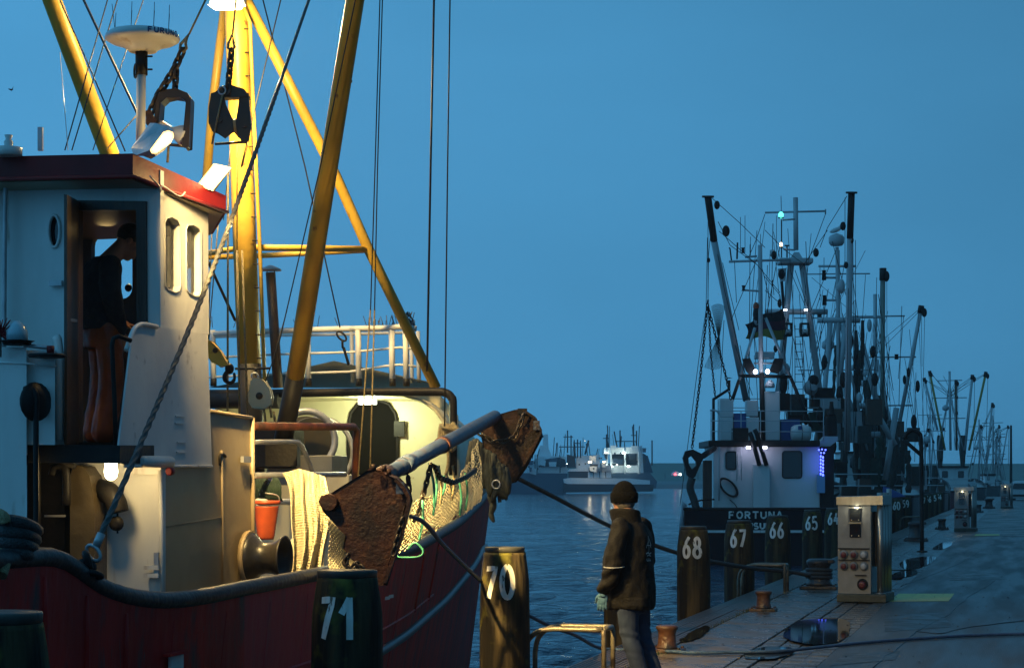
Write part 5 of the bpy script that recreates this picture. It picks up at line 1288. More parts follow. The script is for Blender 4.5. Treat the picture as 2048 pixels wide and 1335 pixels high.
wool_m = mat('black_wool', (.003, .003, .0033), (.006, .006, .0055), 40, .95, spec=.1, bump=1.0, bscale=90)
glove_m = mat('blue_glove', (.06, .14, .22), (.04, .10, .16), 14, .6, bump=.3, bscale=50)
boot_m = mat('boot_leather', (.03, .022, .015), rough=.5)
def fold(amp, sx, sz, seed):
    def f(co):
        a = noise.noise(V((co.x*sx, co.y*sx, co.z*sz+seed)))
        b = noise.noise(V((co.x*sx*2.3, co.y*sx*2.3, co.z*sz*2.2+seed+7)))
        return amp*(a+.55*b)
    return f
# --- the person standing on the quay, back half turned, looking out over the water
MAN = thing('person', 'man in black knit cap, dark jacket, jeans and blue glove standing on the quay', 'person', (0, 0, 0))
Hh = 1.82
m = M()
hf = V((.42, .90, .0)) ; hc = V((.0, .075, 1.650)); hp = V((.22, .95, -.02))
P_ = head(m, hc, hp, (0, 0, 1), 1.02)
m.tube([V((0, .0, 1.42)), V((0, .03, 1.50)), V((0, .05, 1.60))], [.075, .066, .062], 14)
loft(m, [((0, 0, .80), .150, .105, 0), ((0, 0, .92), .165, .115, 0), ((0, 0, 1.08), .155, .110, 0), ((0, 0, 1.25), .18, .12, 0), ((0, 0, 1.38), .185, .105, 0), ((0, .0, 1.45), .11, .075, 0)])
ARM_L = [V((-.205, -.01, 1.405)), V((-.265, .0, 1.26)), V((-.285, .02, 1.10)), V((-.275, .075, .97)), V((-.250, .145, .845))]
ARM_R = [V((.205, -.01, 1.405)), V((.265, -.01, 1.25)), V((.28, .0, 1.09)), V((.275, .06, .96)), V((.25, .12, .84))]
for A in (ARM_L, ARM_R): limb(m, A, [.052, .050, .042, .038, .028])
hand(m, ARM_L[-1], V((.02, .10, -1)), V((1, .2, 0)), V((.1, 1, 0)))
hand(m, ARM_R[-1], V((-.05, .12, -1)), V((-1, .2, 0)), V((-.1, 1, 0)))
LEG_L = [V((-.092, -.01, .86)), V((-.098, -.02, .68)), V((-.100, -.035, .48)), V((-.105, -.10, .28)), V((-.110, -.17, .10))]
LEG_R = [V((.092, -.01, .86)), V((.10, -.03, .68)), V((.105, -.05, .48)), V((.11, -.12, .28)), V((.115, -.20, .10))]
for A in (LEG_L, LEG_R): limb(m, A, [.085, .078, .056, .052, .038])
for A in (LEG_L, LEG_R): m.ball(A[-1]+V((0, .06, -.045)), .05, 12, 8, (.85, 2.4, .9))
bake(m.build('body', skin, MAN), .0065, 3)
for q_ in (-1, 1):
    M().ball(P_(q_*.032, .080, .008), .013, 10, 8).build('eye', white, MAN)
m = M(); loft(m, [((0, -.01, .70), .205, .185, 0, .9), ((0, -.01, .735), .217, .200, 0, .9), ((0, .01, .90), .220, .215, 0, .9), ((0, .025, 1.05), .222, .222, 0, .9), ((0, .015, 1.22), .218, .200, 0, .92), ((0, -.01, 1.34), .212, .168, 0, .95), ((0, -.012, 1.42), .165, .122, 0), ((0, .0, 1.47), .105, .095, 0)], 28)
limb(m, [A + V((0, 0, .0)) for A in ARM_L[:4]]+[ARM_L[4]+V((0, -.01, .035))], [.092, .086, .080, .074, .060], 16)
limb(m, ARM_R[:4]+[ARM_R[4]+V((0, -.01, .035))], [.092, .086, .080, .074, .060], 16)
def jd(co):
    b = fold(.017, 8, 5, 2)(co)
    s = abs(co.x)
    if s > .22: b += .011*sin(co.z*48+co.y*18+2*noise.noise(co*6))*max(0, min(1, (1.22-co.z)/.2))
    if .70 < co.z < .80 and s < .24: b += .004*sin(co.x*40+co.y*30)
    return b
jk = bake(m.build('jacket', jack_m, MAN), .0085, 5, jd)
# upright collar, open to the front
m = M(); rows = []
for j in range(5):
    row = []
    for i in range(25):
        a = radians(-62+304*i/24-90+0); z = 1.43+.150*j/4; rr = .122+.018*j/4
        fr_ = abs(i-12)/12
        row.append(V((cos(a+pi/2+pi/2)*rr*1.0, sin(a+pi/2+pi/2)*rr*1.05+.03+.16*fr_**3*j/4, z-.075*fr_**2)))
    rows.append(row)
cl = m.grid(rows).build('collar', jack_m, MAN); so = cl.modifiers.new('t', 'SOLIDIFY'); so.thickness = .016; so.offset = 0
ss_ = cl.modifiers.new('s', 'SUBSURF'); ss_.levels = 1; ss_.render_levels = 1
# knit cap with turned-up rim
m = M(); rt_ = hp.normalized().cross(V((0, 0, 1))).normalized(); axh = (rt_, hp.normalized(), V((0, 0, 1)))
capc = hc+V((0, 0, .022))-hp.normalized()*.010
m.ball(capc, .112, 24, 12, (.95, 1.08, 1.30), axh, lo=.44)
cap = m.build('knit_cap', wool_m, MAN)
m = M(); rows = []
for j, (z, rr) in enumerate(((-.05, .104), (-.045, .114), (0, .120), (.04, .117), (.045, .106))):
    rows.append([capc+axh[0]*cos(2*pi*i/44)*(rr+(.002 if i % 2 else -.001))*.94+axh[1]*sin(2*pi*i/44)*(rr+(.002 if i % 2 else -.001))*1.06+V((0, 0, z)) for i in range(44)])
m.grid(rows, closed=True).build('cap_rim', wool_m, cap)
hair = mat('grey_hair', (.16, .14, .12), (.08, .07, .06), 50, .8, bump=.6, bscale=120)
m = M().ball(hc-hp.normalized()*.018+V((0, 0, -.012)), .101, 18, 10, (.80, .98, .88), axh); m.build('hair', hair, MAN)
m = M(); loft(m, [((0, 0, .66), .165, .125, 0), ((0, 0, .78), .182, .138, 0), ((0, 0, .95), .178, .130, 0)])
for A in (LEG_L, LEG_R): limb(m, A[:4]+[A[4]+V((0, 0, -.03))], [.108, .098, .083, .076, .074], 16)
def jn(co):
    return fold(.005, 9, 7, 5)(co)+.006*sin(co.z*62+co.x*25+3*noise.noise(co*7))*max(0, 1-abs(co.z-.44)/.22)
bake(m.build('jeans', jean_m, MAN), .0085, 4, jn)
for A in (LEG_L, LEG_R):
    M().ball(A[-1]+V((0, .065, -.05)), .056, 14, 10, (.95, 2.5, .95)).build('boot', boot_m, MAN)
m = M(); hand(m, ARM_L[-1], V((.02, .10, -1)), V((1, .2, 0)), V((.1, 1, 0)), 1.08, .0006)
bake(m.build('glove', glove_m, MAN), .0048, 3)
# white piping, cuff edge and the back print
pip = mat('reflective_piping', (.6, .6, .58), rough=.4)
M().tube([V((-.285+cos(a)*.088-.0, .02+sin(a)*.088, 1.075+.006*cos(a))) for a in [pi*.45+k*pi*1.25/14 for k in range(15)]], .0035, 5).build('sleeve_piping', pip, MAN)
from mathutils.bvhtree import BVHTree
bvh = BVHTree.FromPolygons([v.co for v in jk.data.vertices], [tuple(p.vertices) for p in jk.data.polygons])
def back(u, v, o):                       # printed on the shoulder blades of the jacket
    h = bvh.ray_cast(V((-.03+u, -1, 1.24+v)), V((0, 1, 0)))[0]
    return (h if h else V((-.03+u, -.2, 1.24+v)))+V((0, -.004, 0))
pr = M()
def stroke(pts, w=.006):
    ps_ = [V((x, y, 0)) for x, y in pts]; L, R_ = [], []
    for j, p in enumerate(ps_):
        tt = (ps_[min(j+1, len(ps_)-1)]-ps_[max(j-1, 0)]).normalized(); nn = V((-tt.y, tt.x, 0))*w/2
        L.append(back((p+nn).x, (p+nn).y, 0)); R_.append(back((p-nn).x, (p-nn).y, 0))
    k = len(ps_); pr.add(L+R_, [(j, k+j, k+j+1, j+1) for j in range(k-1)])
stroke([(0, .10), (.002, .0), (.004, -.05)]); stroke([(0, .095), (.02, .06), (.045, -.01)], .005); stroke([(0, .095), (-.02, .05), (-.045, -.005)], .005)
stroke([(-.04, .02), (0, .015), (.045, .02)], .005); stroke([(.012, .07), (.03, .03), (.028, .0)], .008); stroke([(-.05, -.055), (-.02, -.045), (.02, -.06), (.055, -.048)], .010); stroke([(-.04, -.075), (0, -.068), (.05, -.078)], .007)
for k, ch in enumerate(((-.045, 'L'), (-.022, 'a'), (.002, 'n'), (.026, 's'))):
    x = ch[0]; stroke([(x, -.095), (x+.002, -.115), (x+.012, -.122), (x+.016, -.108)], .005)
pr.build('back_print', mat('white_print', (.5, .5, .48), rough=.6), MAN, kind='stuff')
th_m = math.radians(60)
MAN.rotation_euler = (0, 0, th_m); MAN.location = (at(1262, 1300, 17.5).x, 17.5, 0)
# --- the person in the wheelhouse doorway, head bent down
PW = A_(206, 885, .62); PW.z = 2.10
GUY = thing('person', 'man in dark sweater and orange bib trousers leaning in the wheelhouse doorway', 'person', (0, 0, 0))
m = M(); hp2 = V((.12, .80, -.60)).normalized(); hc2 = V((.02, .20, 1.535))
P2 = head(m, hc2, hp2, (.05, .5, .8), 1.05)
m.tube([V((.0, .02, 1.36)), V((.0, .09, 1.44)), V((.01, .16, 1.52))], [.08, .07, .064], 14)
loft(m, [((0, -.02, .82), .155, .115, 0), ((0, -.03, 1.0), .16, .12, 0), ((.0, -.03, 1.2), .19, .13, 0), ((.01, 0, 1.32), .19, .11, 0), ((.02, .02, 1.39), .11, .08, 0)])
aL = [V((-.21, -.01, 1.33)), V((-.27, -.03, 1.18)), V((-.27, .0, 1.03)), V((-.2, .1, .96)), V((-.12, .2, .92))]
aR = [V((.21, .0, 1.33)), V((.25, -.02, 1.18)), V((.22, .02, 1.03)), V((.17, .06, .92)), V((.13, .10, .83))]
for A in (aL, aR): limb(m, A, [.055, .052, .045, .04, .03])
hand(m, aL[-1], V((.5, .8, -.2)), V((0, -.3, -1)), V((.8, -.5, 0)))
hand(m, aR[-1], V((-.1, .3, -1)), V((-1, .2, 0)), V((-.1, 1, 0)))
lL = [V((-.1, 0, .88)), V((-.11, .02, .68)), V((-.11, .03, .48)), V((-.11, 0, .28)), V((-.11, -.03, .10))]
lR = [V((.1, 0, .88)), V((.11, .02, .68)), V((.115, .03, .48)), V((.12, 0, .28)), V((.12, -.03, .10))]
for A in (lL, lR):
    limb(m, A, [.09, .08, .06, .052, .04]); m.ball(A[-1]+V((0, .06, -.045)), .05, 12, 8, (.85, 2.4, .9))
bake(m.build('body', skin, GUY), .008, 3)
for q_ in (-1, 1): M().ball(P2(q_*.032, .082, .008), .012, 8, 6).build('eye', white, GUY)
m = M(); up2 = V((.05, .5, .8)); up2 = (up2-hp2*up2.dot(hp2)).normalized(); ax2 = (hp2.cross(up2), hp2, up2)
m.ball(hc2+up2*.045-hp2*.022, .104, 18, 10, (.86, 1.03, .95), ax2).build('hair', mat('dark_hair', (.03, .022, .016), (.05, .04, .03), 40, .7, bump=.8, bscale=90), GUY)
m = M(); loft(m, [((0, -.02, .86), .19, .15, 0), ((0, -.03, 1.05), .20, .16, 0), ((0, -.03, 1.2), .215, .16, 0), ((.01, .0, 1.33), .2, .13, 0), ((.02, .02, 1.41), .11, .10, 0)], 24)
for A in (aL, aR): limb(m, A[:4]+[A[4].lerp(A[3], .25)], [.088, .082, .074, .066, .055], 14)
bake(m.build('sweater', mat('dark_sweater', (.018, .02, .024), (.03, .03, .033), 20, .85, bump=.5, bscale=70), GUY), .010, 5, fold(.008, 8, 6, 9))
m = M(); loft(m, [((0, -.01, .72), .16, .13, 0), ((0, -.02, .86), .175, .14, 0), ((0, -.03, 1.02), .185, .15, 0)])
for A in (lL, lR): limb(m, A[:4]+[A[4]+V((0, 0, -.02))], [.105, .100, .096, .094, .096], 14)
bake(m.build('bib_trousers', mat('orange_oilskin', (.34, .075, .014), (.20, .04, .008), 6, .5, bump=.3), GUY), .010, 4, lambda co: fold(.006, 12, 9, 3)(co))
for A in (lL, lR): M().ball(A[-1]+V((0, .065, -.05)), .056, 12, 8, (.95, 2.5, .95)).build('boot', boot_m, GUY)
GUY.location = PW; GUY.rotation_euler = (0, 0, radians(-62))
# ================================================================== BLACK-HULLED CUTTER SEEN FROM THE STERN
FD = 66.0
FB = thing('shrimp_cutter', 'dark hulled cutter with white deckhouse and lettered stern moored beyond the piles', 'fishing boat', at(1532, 1128, 67), 'cutters moored along the quay')
navy = mat('navy_hull_paint', (.006, .007, .013), (.010, .010, .015), 2, .6, bump=.2, spec=.15)
fw_ = mat('white_deckhouse_paint', (.62, .63, .62), (.50, .51, .50), .7, .45, col3=(.25, .2, .16), scale3=1.6, con3=(.68, .8), stretch=(1, 1, .4))
gpaint = mat('pale_grey_mast_paint', (.44, .46, .47), (.36, .38, .39), 1, .45)
dred = mat('red_lead_paint', (.2, .03, .03), rough=.5)
mesh_blue = mat('blue_tarpaulin', (.03, .09, .28), (.02, .06, .2), 3, .6)
def FP(x, y, dd=0.0): return at(x, y, FD+dd)
def px_box(name, m_, par, x0, y0, x1, y1, d0, d1, bevel=0.0):
    a, b = at(x0, y1, d0), at(x1, y0, d0)
    return M().box(((a.x+b.x)/2, (d0+d1)/2, (a.z+b.z)/2), (abs(b.x-a.x), d1-d0, abs(b.z-a.z))).build(name, m_, par, bevel=bevel)
X0, X1 = FP(1365, 1020).x, FP(1702, 1020).x; XC = (X0+X1)/2
ztop = FP(1500, 1017).z
rows = []
for j, y in enumerate([0, .25, 1, 3, 8, 13, 16, 18.2, 19.4, 20]):
    s = max(0, (y-8)/12); hw = (X1-X0)/2*(1-s**2.3*.98)*(.985 if j == 0 else 1.0+.02*min(1, y/3))
    zt = ztop+.10*abs(0)-.05*min(1, y/4)+1.0*s**1.6
    row = []
    for k in range(13):
        f = -1+2*k/12; u = abs(f)
        z = zt if u > .99 else None
        prof = [(1.0, 1.0), (.99, .62), (.97, .30), (.92, .0), (.80, -.35), (.5, -.6), (0, -.7)]
        i = abs(k-6); pu, pz = prof[6-i]
        zz = WZ+(zt-WZ)*pz if pz >= 0 else WZ+pz
        row.append(V((XC+.255*y+hw*pu*(1 if k > 6 else -1 if k < 6 else 0), FD+y-.25*(1-pz if pz > 0 else 1)*(0 if j else -1), zz)))
    rows.append(row)
m = M().grid(rows, smooth=True)
m.f.append(list(range(13))[::-1]); m.sm.append(False)
m.build('hull', navy, FB)
M().add([rows[j][k] for j in range(10) for k in (0, 12)], [(2*j, 2*j+1, 2*j+3, 2*j+2) for j in range(9)]).build('deck', dk, FB).location.z -= .25
M().tube([r[0] for r in rows[::-1]]+[r[12] for r in rows], .05, 6).build('gunwale', black, FB)
px_box('waterline_stripe', white, FB, 1376, 1059.5, 1690, 1064.5, FD-.27+.31, FD+.3)
for t_, yy, w_, p_, h_, cx in (('FORTUNA', 1029, .20, .262, .235, 1511), ('HUSUM', 1051, .165, .205, .20, 1512)):
    c0 = FP(cx, yy, -.0)
    lettering('stern_lettering', t_, lambda u, v, o, c0=c0: V((c0.x+u, FD-.0-o*4-.02, c0.z+v)), h_, w_, p_, .055, num_paint, FB)
# deckhouse
HD = 68.0
def H(x, y, d=0): return at(x, y, HD+d)
px_box('deckhouse', fw_, FB, 1426, 888, 1640, 1024, HD, HD+3.0, .03)
px_box('roof_edge', black, FB, 1417, 880, 1640, 893, HD-.35, HD+3.2, .03)
for (x0, y0, x1, y1) in ((1452, 903, 1474, 938), (1565, 902, 1603.5, 955)):
    w = M().plate([H(x, y, -.02) for x, y in rrect(x0, y0, x1, y1, 5)], V((0, .03, 0))).build('window', glass, FB)
    M().tube([H(x, y, -.02) for x, y in rrect(x0, y0, x1, y1, 5)], .022, 5, closed=True).build('window_frame', black, w)
px_box('exhaust_trunk', fw_, FB, 1507, 928, 1540, 1022, HD-.35, HD, .02)
for x0, y0, x1, y1 in ((1503, 872, 1519, 930), (1513, 866, 1533, 930)):
    pxtube('exhaust_pipe', black, FB, [(x0-4, y0-8, HD-.5), (x0, y0, HD-.5), (x1, y1, HD-.4)], 9, 8)
px_box('exhaust_box', black, FB, 1466, 855, 1497, 880, HD-.4, HD+.1, .02)
for x, y in ((1497, 894.5), (1530, 894.5)):
    l_ = px_box('led_lamp', hot_cool, FB, x-4, y-2.5, x+4, y+2.5, HD-.5, HD-.42)
    lamp(l_, H(x, y+6, -.48), (.62, .60, 1), 4, size=.06)
L_ = thing('boat_ladder', 'slim white ladder leaning on the deckhouse of the dark hulled cutter', 'ladder', H(1478, 1010, -.3))
for x in (1474, 1483): pxtube('ladder_rail', fw_, L_, [(x, 960, HD-.2), (x-1, 858, HD-.2)], 1.8, 6)
for k in range(6): pxtube('rung', fw_, L_, [(1474, 955-k*18, HD-.2), (1483, 955-k*18, HD-.2)], 1.6, 5)
T = thing('hose_coil', 'oval coil of black hose hanging on the white deckhouse by the ladder', 'hose', H(1457, 975, -.05))
for k in range(5):
    M().torus(H(1457, 974, -.06-.03*k), V((.1*k-.2, 1, 0)), .19+.01*(k % 3), .022, 24, 6, 1.9 if True else 1).build('hose_turn', black, T)
M().tube(spline([H(1459, 998, -.1), H(1468, 1006, -.1), H(1474, 1014, -.1)], 4), .015, 5).build('hose_tail', black, T)
px_box('door_recess_shade', black, FB, 1642, 892, 1668, 1020, HD-.1, HD+1.5)  # solid black block painted in for the shade of the doorway
T = thing('light_string', 'string of blue lights hanging beside the white deckhouse door', 'lights', H(1641, 900, -.3)); bl = emit('blue_led', (.08, .12, 1.0), 5)
for x, y in [(1638, 899), (1644, 898), (1651, 899), (1642, 905), (1648, 905)]+[(1641.5, 912+k*7) for k in range(6)]+[(1646, 914+k*7) for k in range(6)]:
    M().ball(H(x, y, -.3), .03, 8, 6, (1, 1, 1.6 if y > 908 else 1)).build('bulb', bl, T)
lamp(T, H(1644, 915, -.6), (.10, .14, 1), 2, size=.1)
px_box('blue_boards', mat('pale_blue_boards', (.2, .35, .55), rough=.6), FB, 1635, 948, 1650, 985, HD-.3, HD-.1)
# bridge deck with boxes, life raft, rails
UD = 69.0
px_box('cabinet', fw_, FB, 1440, 798, 1467, 834, UD, UD+.5, .02); px_box('cabinet', fw_, FB, 1493, 800, 1516, 832, UD, UD+.5, .02)
px_box('bulwark_box', fw_, FB, 1441, 834, 1466, 880, UD, UD+.6, .02); px_box('bulwark_box', fw_, FB, 1493, 834, 1518, 880, UD, UD+.6, .02)
px_box('mast_trunk', fw_, FB, 1530, 782, 1560, 880, UD+.2, UD+.8, .03)
px_box('tarpaulin', mesh_blue, FB, 1468, 826, 1492, 880, UD+.1, UD+.6); px_box('tarpaulin', mesh_blue, FB, 1562, 838, 1600, 880, UD+.4, UD+.8)
px_box('dark_housing', black, FB, 1555, 786, 1580, 820, UD+.6, UD+1.0, .02)
M().lathe(at(1581, 866, UD), V((1, 0, 0)), [(0, .05), (.03, .22), (.14, .285), (.36, .31), (.58, .285), (.69, .22), (.72, .05)], 20).build('life_raft', fw_, FB)
M().lathe(at(1581, 866, UD)+V((.355, 0, 0)), V((1, 0, 0)), [(0, .315), (.02, .315)], 20).build('raft_strap', black, FB)
box('raft_emblem', mesh_blue, FB, at(1600, 855, UD-.33), (.13, .01, .13))
for y in (821, 841, 862):
    M().tube([at(1420, y, HD-.3), at(1648, y+1, HD-.3)], .017, 5).build('bridge_rail', gpaint, FB)
for x in (1422, 1482, 1521, 1647): M().tube([at(x, 882, HD-.3), at(x, 821, HD-.3)], .017, 5).build('rail_post', gpaint, FB)
for y in (797, 815): M().tube([at(1438, y, UD+2), at(1682, y, UD+2)], .017, 5).build('bridge_rail', gpaint, FB)
for x in (1436, 1647, 1680): M().tube([at(x, 880, UD+2), at(x, 797, UD+2)], .017, 5).build('rail_post', gpaint, FB)
M().tube(spline([at(1438, 1000, HD-.3), at(1439, 840, HD-.3), at(1437, 826, HD-.3), at(1430, 820, HD-.3), at(1420, 820, HD-.3)], 4), .03, 6).build('stanchion_tube', gpaint, FB)
M().tube([at(1427, 880, HD), at(1427, 798, HD), at(1458, 778, HD), at(1458, 760, HD)], .055, 8).build('chimney', black, FB)
M().lathe(at(1458, 756, HD), UP, [(0, .12), (.03, .02)], 10).build('chimney_cap', black, FB)
px_box('black_stack', black, FB, 1653, 832, 1674, 872, HD, HD+.4, .05); M().lathe(at(1663, 832, HD+.2), UP, [(0, .17), (.12, .12), (.35, .07), (.5, .06)], 12).build('stack_top', black, FB)
M().plate([at(x, y, HD) for x, y in ((1640, 884), (1650, 872), (1676, 872), (1676, 880), (1660, 892), (1640, 892))], V((0, .6, 0))).build('stack_shelf', gpaint, FB)
# tripod with floodlights and navigation aerials
TD = 69.2
def S(pts, w, mt=gpaint, name='mast_tube', n=8, par=None, d=TD):
    return M().tube([at(p[0], p[1], p[2] if len(p) > 2 else d) for p in pts], w/2*d/FOC, n).build(name, mt, par or FB)
S([(1520, 490), (1522, 745)], 9); S([(1523, 745), (1526, 880)], 10, black, 'mast_foot')
S([(1510, 655), (1478, 760)], 6, gpaint, 'mast_leg'); S([(1478, 760), (1463, 804)], 7, black, 'mast_leg')
S([(1531, 635), (1582, 756)], 6, gpaint, 'mast_leg'); S([(1582, 756), (1624, 856)], 7, black, 'mast_leg')
S([(1478, 751), (1582, 753)], 7, black, 'mast_bar'); S([(1508, 726), (1545, 726)], 4)
S([(1458, 523), (1582, 519)], 5, gpaint, 'yard'); S([(1490, 514), (1514, 512)], 4, gpaint, 'yard')
S([(1490, 580), (1518, 582)], 4, gpaint, 'lamp_arm')
for x, y, h in ((1486, 500, 12), (1487, 575, 13)):
    M().lathe(at(x, y+h/2, TD), UP, [(0, .07), (.02, .07), (.03, .05), (.16, .05), (.17, .075), (.19, .06)], 10).build('signal_lamp', black, FB)
S([(1463, 521), (1460, 497), (1458, 495)], 3, black, 'aerial'); S([(1474, 518), (1475, 485)], 3.5, black, 'aerial')
for x, y0, y1 in ((1481, 505, 434), (1490, 505, 431), (1501, 515, 473), (1553, 518, 431), (1521, 490, 468)): S([(x, y0), (x, y1)], 1.1, black, 'whip_aerial', 4)
S([(1563, 515), (1563, 440)], 2.6, black, 'lamp_pole', 5); S([(1563, 440), (1562, 392)], 1.3, black, 'whip_aerial', 4)
M().ball(at(1562, 430, TD), .09, 10, 8, (1, 1, 1.3)).build('green_lamp', emit('green_lamp', (.10, .9, .62), 3.0), FB)
M().lathe(at(1562, 436, TD), UP, [(0, .10), (.03, .10)], 8).build('lamp_base', black, FB)
M().ball(at(1562, 489, TD), .06, 10, 8, (1, 1, 1.4)).build('white_lamp', emit('warm_bulb', (1, .75, .5), 3), FB)
M().lathe(at(1562, 495, TD), UP, [(0, .09), (.03, .05)], 8).build('lamp_base', black, FB)
S([(1567, 498), (1590, 500)], 3.5); S([(1565, 440), (1590, 438)], 3.5); S([(1574, 515), (1574, 492)], 3, black, 'aerial'); S([(1569, 491), (1579, 491)], 3, black, 'aerial')
M().lathe(at(1545, 512, TD), UP, [(0, .08), (.05, .11), (.10, .08), (.22, .05)], 10).build('beacon', gpaint, FB)
M().lathe(at(1512, 616, TD), UP, [(0, .1), (.12, .1), (.2, .05)], 10).build('orange_beacon', orange, FB)
for sg, pts in ((1, [(1487, 718), (1500, 716), (1513, 744), (1500, 748), (1493, 740)]), (-1, [(1566, 718), (1551, 717), (1540, 742), (1556, 745), (1562, 738)])):
    M().plate([at(x, y, TD-.2) for x, y in pts], V((0, .25, 0))).build('floodlight_housing', black, FB, bevel=.02)
for x, y in ((1511, 743), (1535, 742.5)):
    l_ = M().ball(at(x, y, TD-.3), .075, 10, 8, (1, .6, 1.1)).build('led_lamp', hot_cool, FB)
    lamp(l_, at(x, y+3, TD-.45), (.7, .75, 1), 5, size=.08)
px_box('radar_bar', gpaint, FB, 1511, 703, 1550, 710, TD+.4, TD+.6, .02); px_box('radar_base', gpaint, FB, 1510, 709, 1549, 717, TD+.35, TD+.7, .02)
M().lathe(at(1540, 775, TD), UP, [(0, .16), (.1, .17), (.2, .12), (.28, .03)], 12).build('dome_aerial', gpaint, FB)
# gallows mast
GD = 72.5
def G(pts, w, mt=gpaint, name='gallows_tube', n=10): return S(pts, w, mt, name, n, None, GD)
G([(1591, 395), (1592, 500)], 10); G([(1530, 425), (1651, 422)], 4, gpaint, 'yard'); G([(1651, 418), (1651, 428)], 3)
px_box('mast_platform', gpaint, FB, 1560, 515, 1627, 526, GD-.4, GD+.5, .05)
M().hexa([at(1580, 517, GD-.3), at(1606, 517, GD-.3), at(1606, 517, GD+.3), at(1580, 517, GD+.3), at(1588, 504, GD-.1), at(1598, 504, GD-.1), at(1598, 504, GD+.1), at(1588, 504, GD+.1)]).build('mast_step', gpaint, FB)
G([(1582, 527), (1571, 640), (1548, 890)], 13); G([(1604, 527), (1620, 640), (1652, 880)], 13)
G([(1530, 623), (1655, 623)], 11, gpaint, 'cross_beam'); G([(1562, 545), (1570, 650)], 6, black); M().plate([at(x, y, GD-.2) for x, y in ((1558, 538), (1573, 536), (1570, 560), (1562, 562))], V((0, .2, 0))).build('block_cheek', gpaint, FB, bevel=.02)
for x in (1571, 1612): px_box('work_lamp', hot_cool, FB, x-3, 618, x+3, 621, GD-.45, GD-.4)
for x in (1590, 1606): G([(x, 650), (x, 800)], 1.6, black, 'ladder_rail', 5)
for k in range(10): G([(1590, 658+k*15), (1606, 658+k*15)], 1.3, black, 'ladder_rung', 4)
for nm, x, mt in (('hanging_block', 1576, black), ('hanging_block', 1610, gpaint)):
    T = M().plate([at(a, b, GD-.5) for a, b in [(x-9, 645), (x+9, 645), (x+10, 660), (x+8, 672), (x-8, 672), (x-10, 660)]], V((0, .3, 0)), [[at(a, b, GD-.5) for a, b in [(x-6, 648), (x+6, 648), (x+6, 658), (x-6, 658)]]]).build('block_frame', black, FB)
    M().lathe(at(x-5, 663, GD-.6), V((1, 0, 0)), [(0, .10), (.09, .05), (.18, .10)], 12).build('sheave', fw_, T)
M().lathe(at(1619, 775, GD-1), V((.4, -1, 0)), [(0, .25), (.1, .28), (.12, .12), (.3, .12)], 16).build('winch_head', gpaint, FB)
M().ball(at(1627, 760, GD-1), .2, 10, 8).build('winch_gear', black, FB)
# flag
fl_b, fl_r, fl_g = mat('flag_black', (.012, .012, .015), rough=.8), mat('flag_dark_red', (.09, .012, .03), rough=.8), mat('flag_gold', (.22, .16, .02), rough=.8)
T = thing('ensign', 'black red and gold flag drooping from the mast of the dark hulled cutter', 'flag', at(1570, 630, 71))
for k, mt in enumerate((fl_b, fl_r, fl_g)):
    rows = []
    for j in range(7):
        row = []
        for i in range(15):
            u = i/14; v = (k+j/6)/3
            x = 1565-75*u+6*sin(v*3); y = 617+30*u**1.2+v*(62-34*u)+3*sin(u*9)
            row.append(at(x, y, 71+.25*sin(u*8+v*2)))
        rows.append(row)
    M().grid(rows).build('flag_stripe', mt, T)
# derricks with rigging
def derrick(x0, y0, xb, yb, x1, y1, w, d0, d1, par=FB, mt=gpaint, tm=black):
    f = M().tube([at(xb, yb, d0+(d1-d0)*(yb-y0)/(y1-y0)), at(x1, y1, d1)], w/2*d0/FOC, 10).build('derrick', mt, par)
    M().tube([at(x0, y0, d0), at(xb, yb, d0+(d1-d0)*(yb-y0)/(y1-y0))], w*1.06/2*d0/FOC, 10).build('derrick_head', tm, par)
    M().lathe(at(x0, y0, d0), V((0, -.2, 1)), [(0, w*.9*d0/FOC), (.06, w*.9*d0/FOC)], 12).build('derrick_cap', tm, par)
derrick(1416, 395, 1428, 481, 1492, 800, 13.5, 67, 71); derrick(1703, 387, 1700, 476, 1694, 900, 13, 67, 70)
def Wf(pts, w=1.3, mt=dark_wire, d=68, par=FB): return M().tube([at(p[0], p[1], d) for p in pts], w/2*d/FOC, 4).build('stay_wire', mt, par)
for pts in ([(1424, 396), (1482, 448), (1530, 495)], [(1436, 443), (1460, 490), (1515, 530)], [(1438, 462), (1470, 490), (1515, 530), (1560, 585)], [(1430, 480), (1450, 585), (1478, 700)], [(1445, 525), (1478, 660)], [(1415, 475), (1412, 620), (1400, 700), (1360, 1010)], [(1416, 440), (1416, 600)],
            [(1421, 470), (1417, 510), (1416, 600)], [(1694, 392), (1655, 455), (1640, 495)], [(1690, 395), (1690, 520)], [(1655, 460), (1600, 540)], [(1672, 500), (1620, 625)], [(1651, 428), (1617, 520)], [(1530, 428), (1512, 480), (1497, 515)], [(1530, 460), (1570, 500), (1610, 530)],
            [(1527, 550), (1560, 590), (1562, 600)], [(1545, 560), (1548, 590)], [(1580, 540), (1610, 610)], [(1590, 540), (1625, 640)], [(1530, 580), (1566, 612)], [(1706, 480), (1708, 900)], [(1711, 480), (1711, 800)], [(1698, 480), (1692, 900)], [(1585, 680), (1575, 790)], [(1600, 680), (1612, 790)], [(1608, 680), (1625, 800)],
            [(1448, 640), (1440, 790)], [(1470, 690), (1505, 790)], [(1480, 690), (1500, 800)], [(1515, 515), (1462, 640)], [(1469, 523), (1473, 605)], [(1535, 530), (1530, 640)]): Wf(pts)
for x, y, w in ((1434, 410, .10), (1452, 462, .13), (1632, 505, .1), (1686, 452, .1), (1548, 510, .1), (1417, 520, .06), (1703, 480, .08), (1692, 530, .08), (1563, 548, .12)):
    M().ball(at(x, y, 67.5), w, 10, 8, (1, .8, 1.5)).build('rigging_block', black, FB)
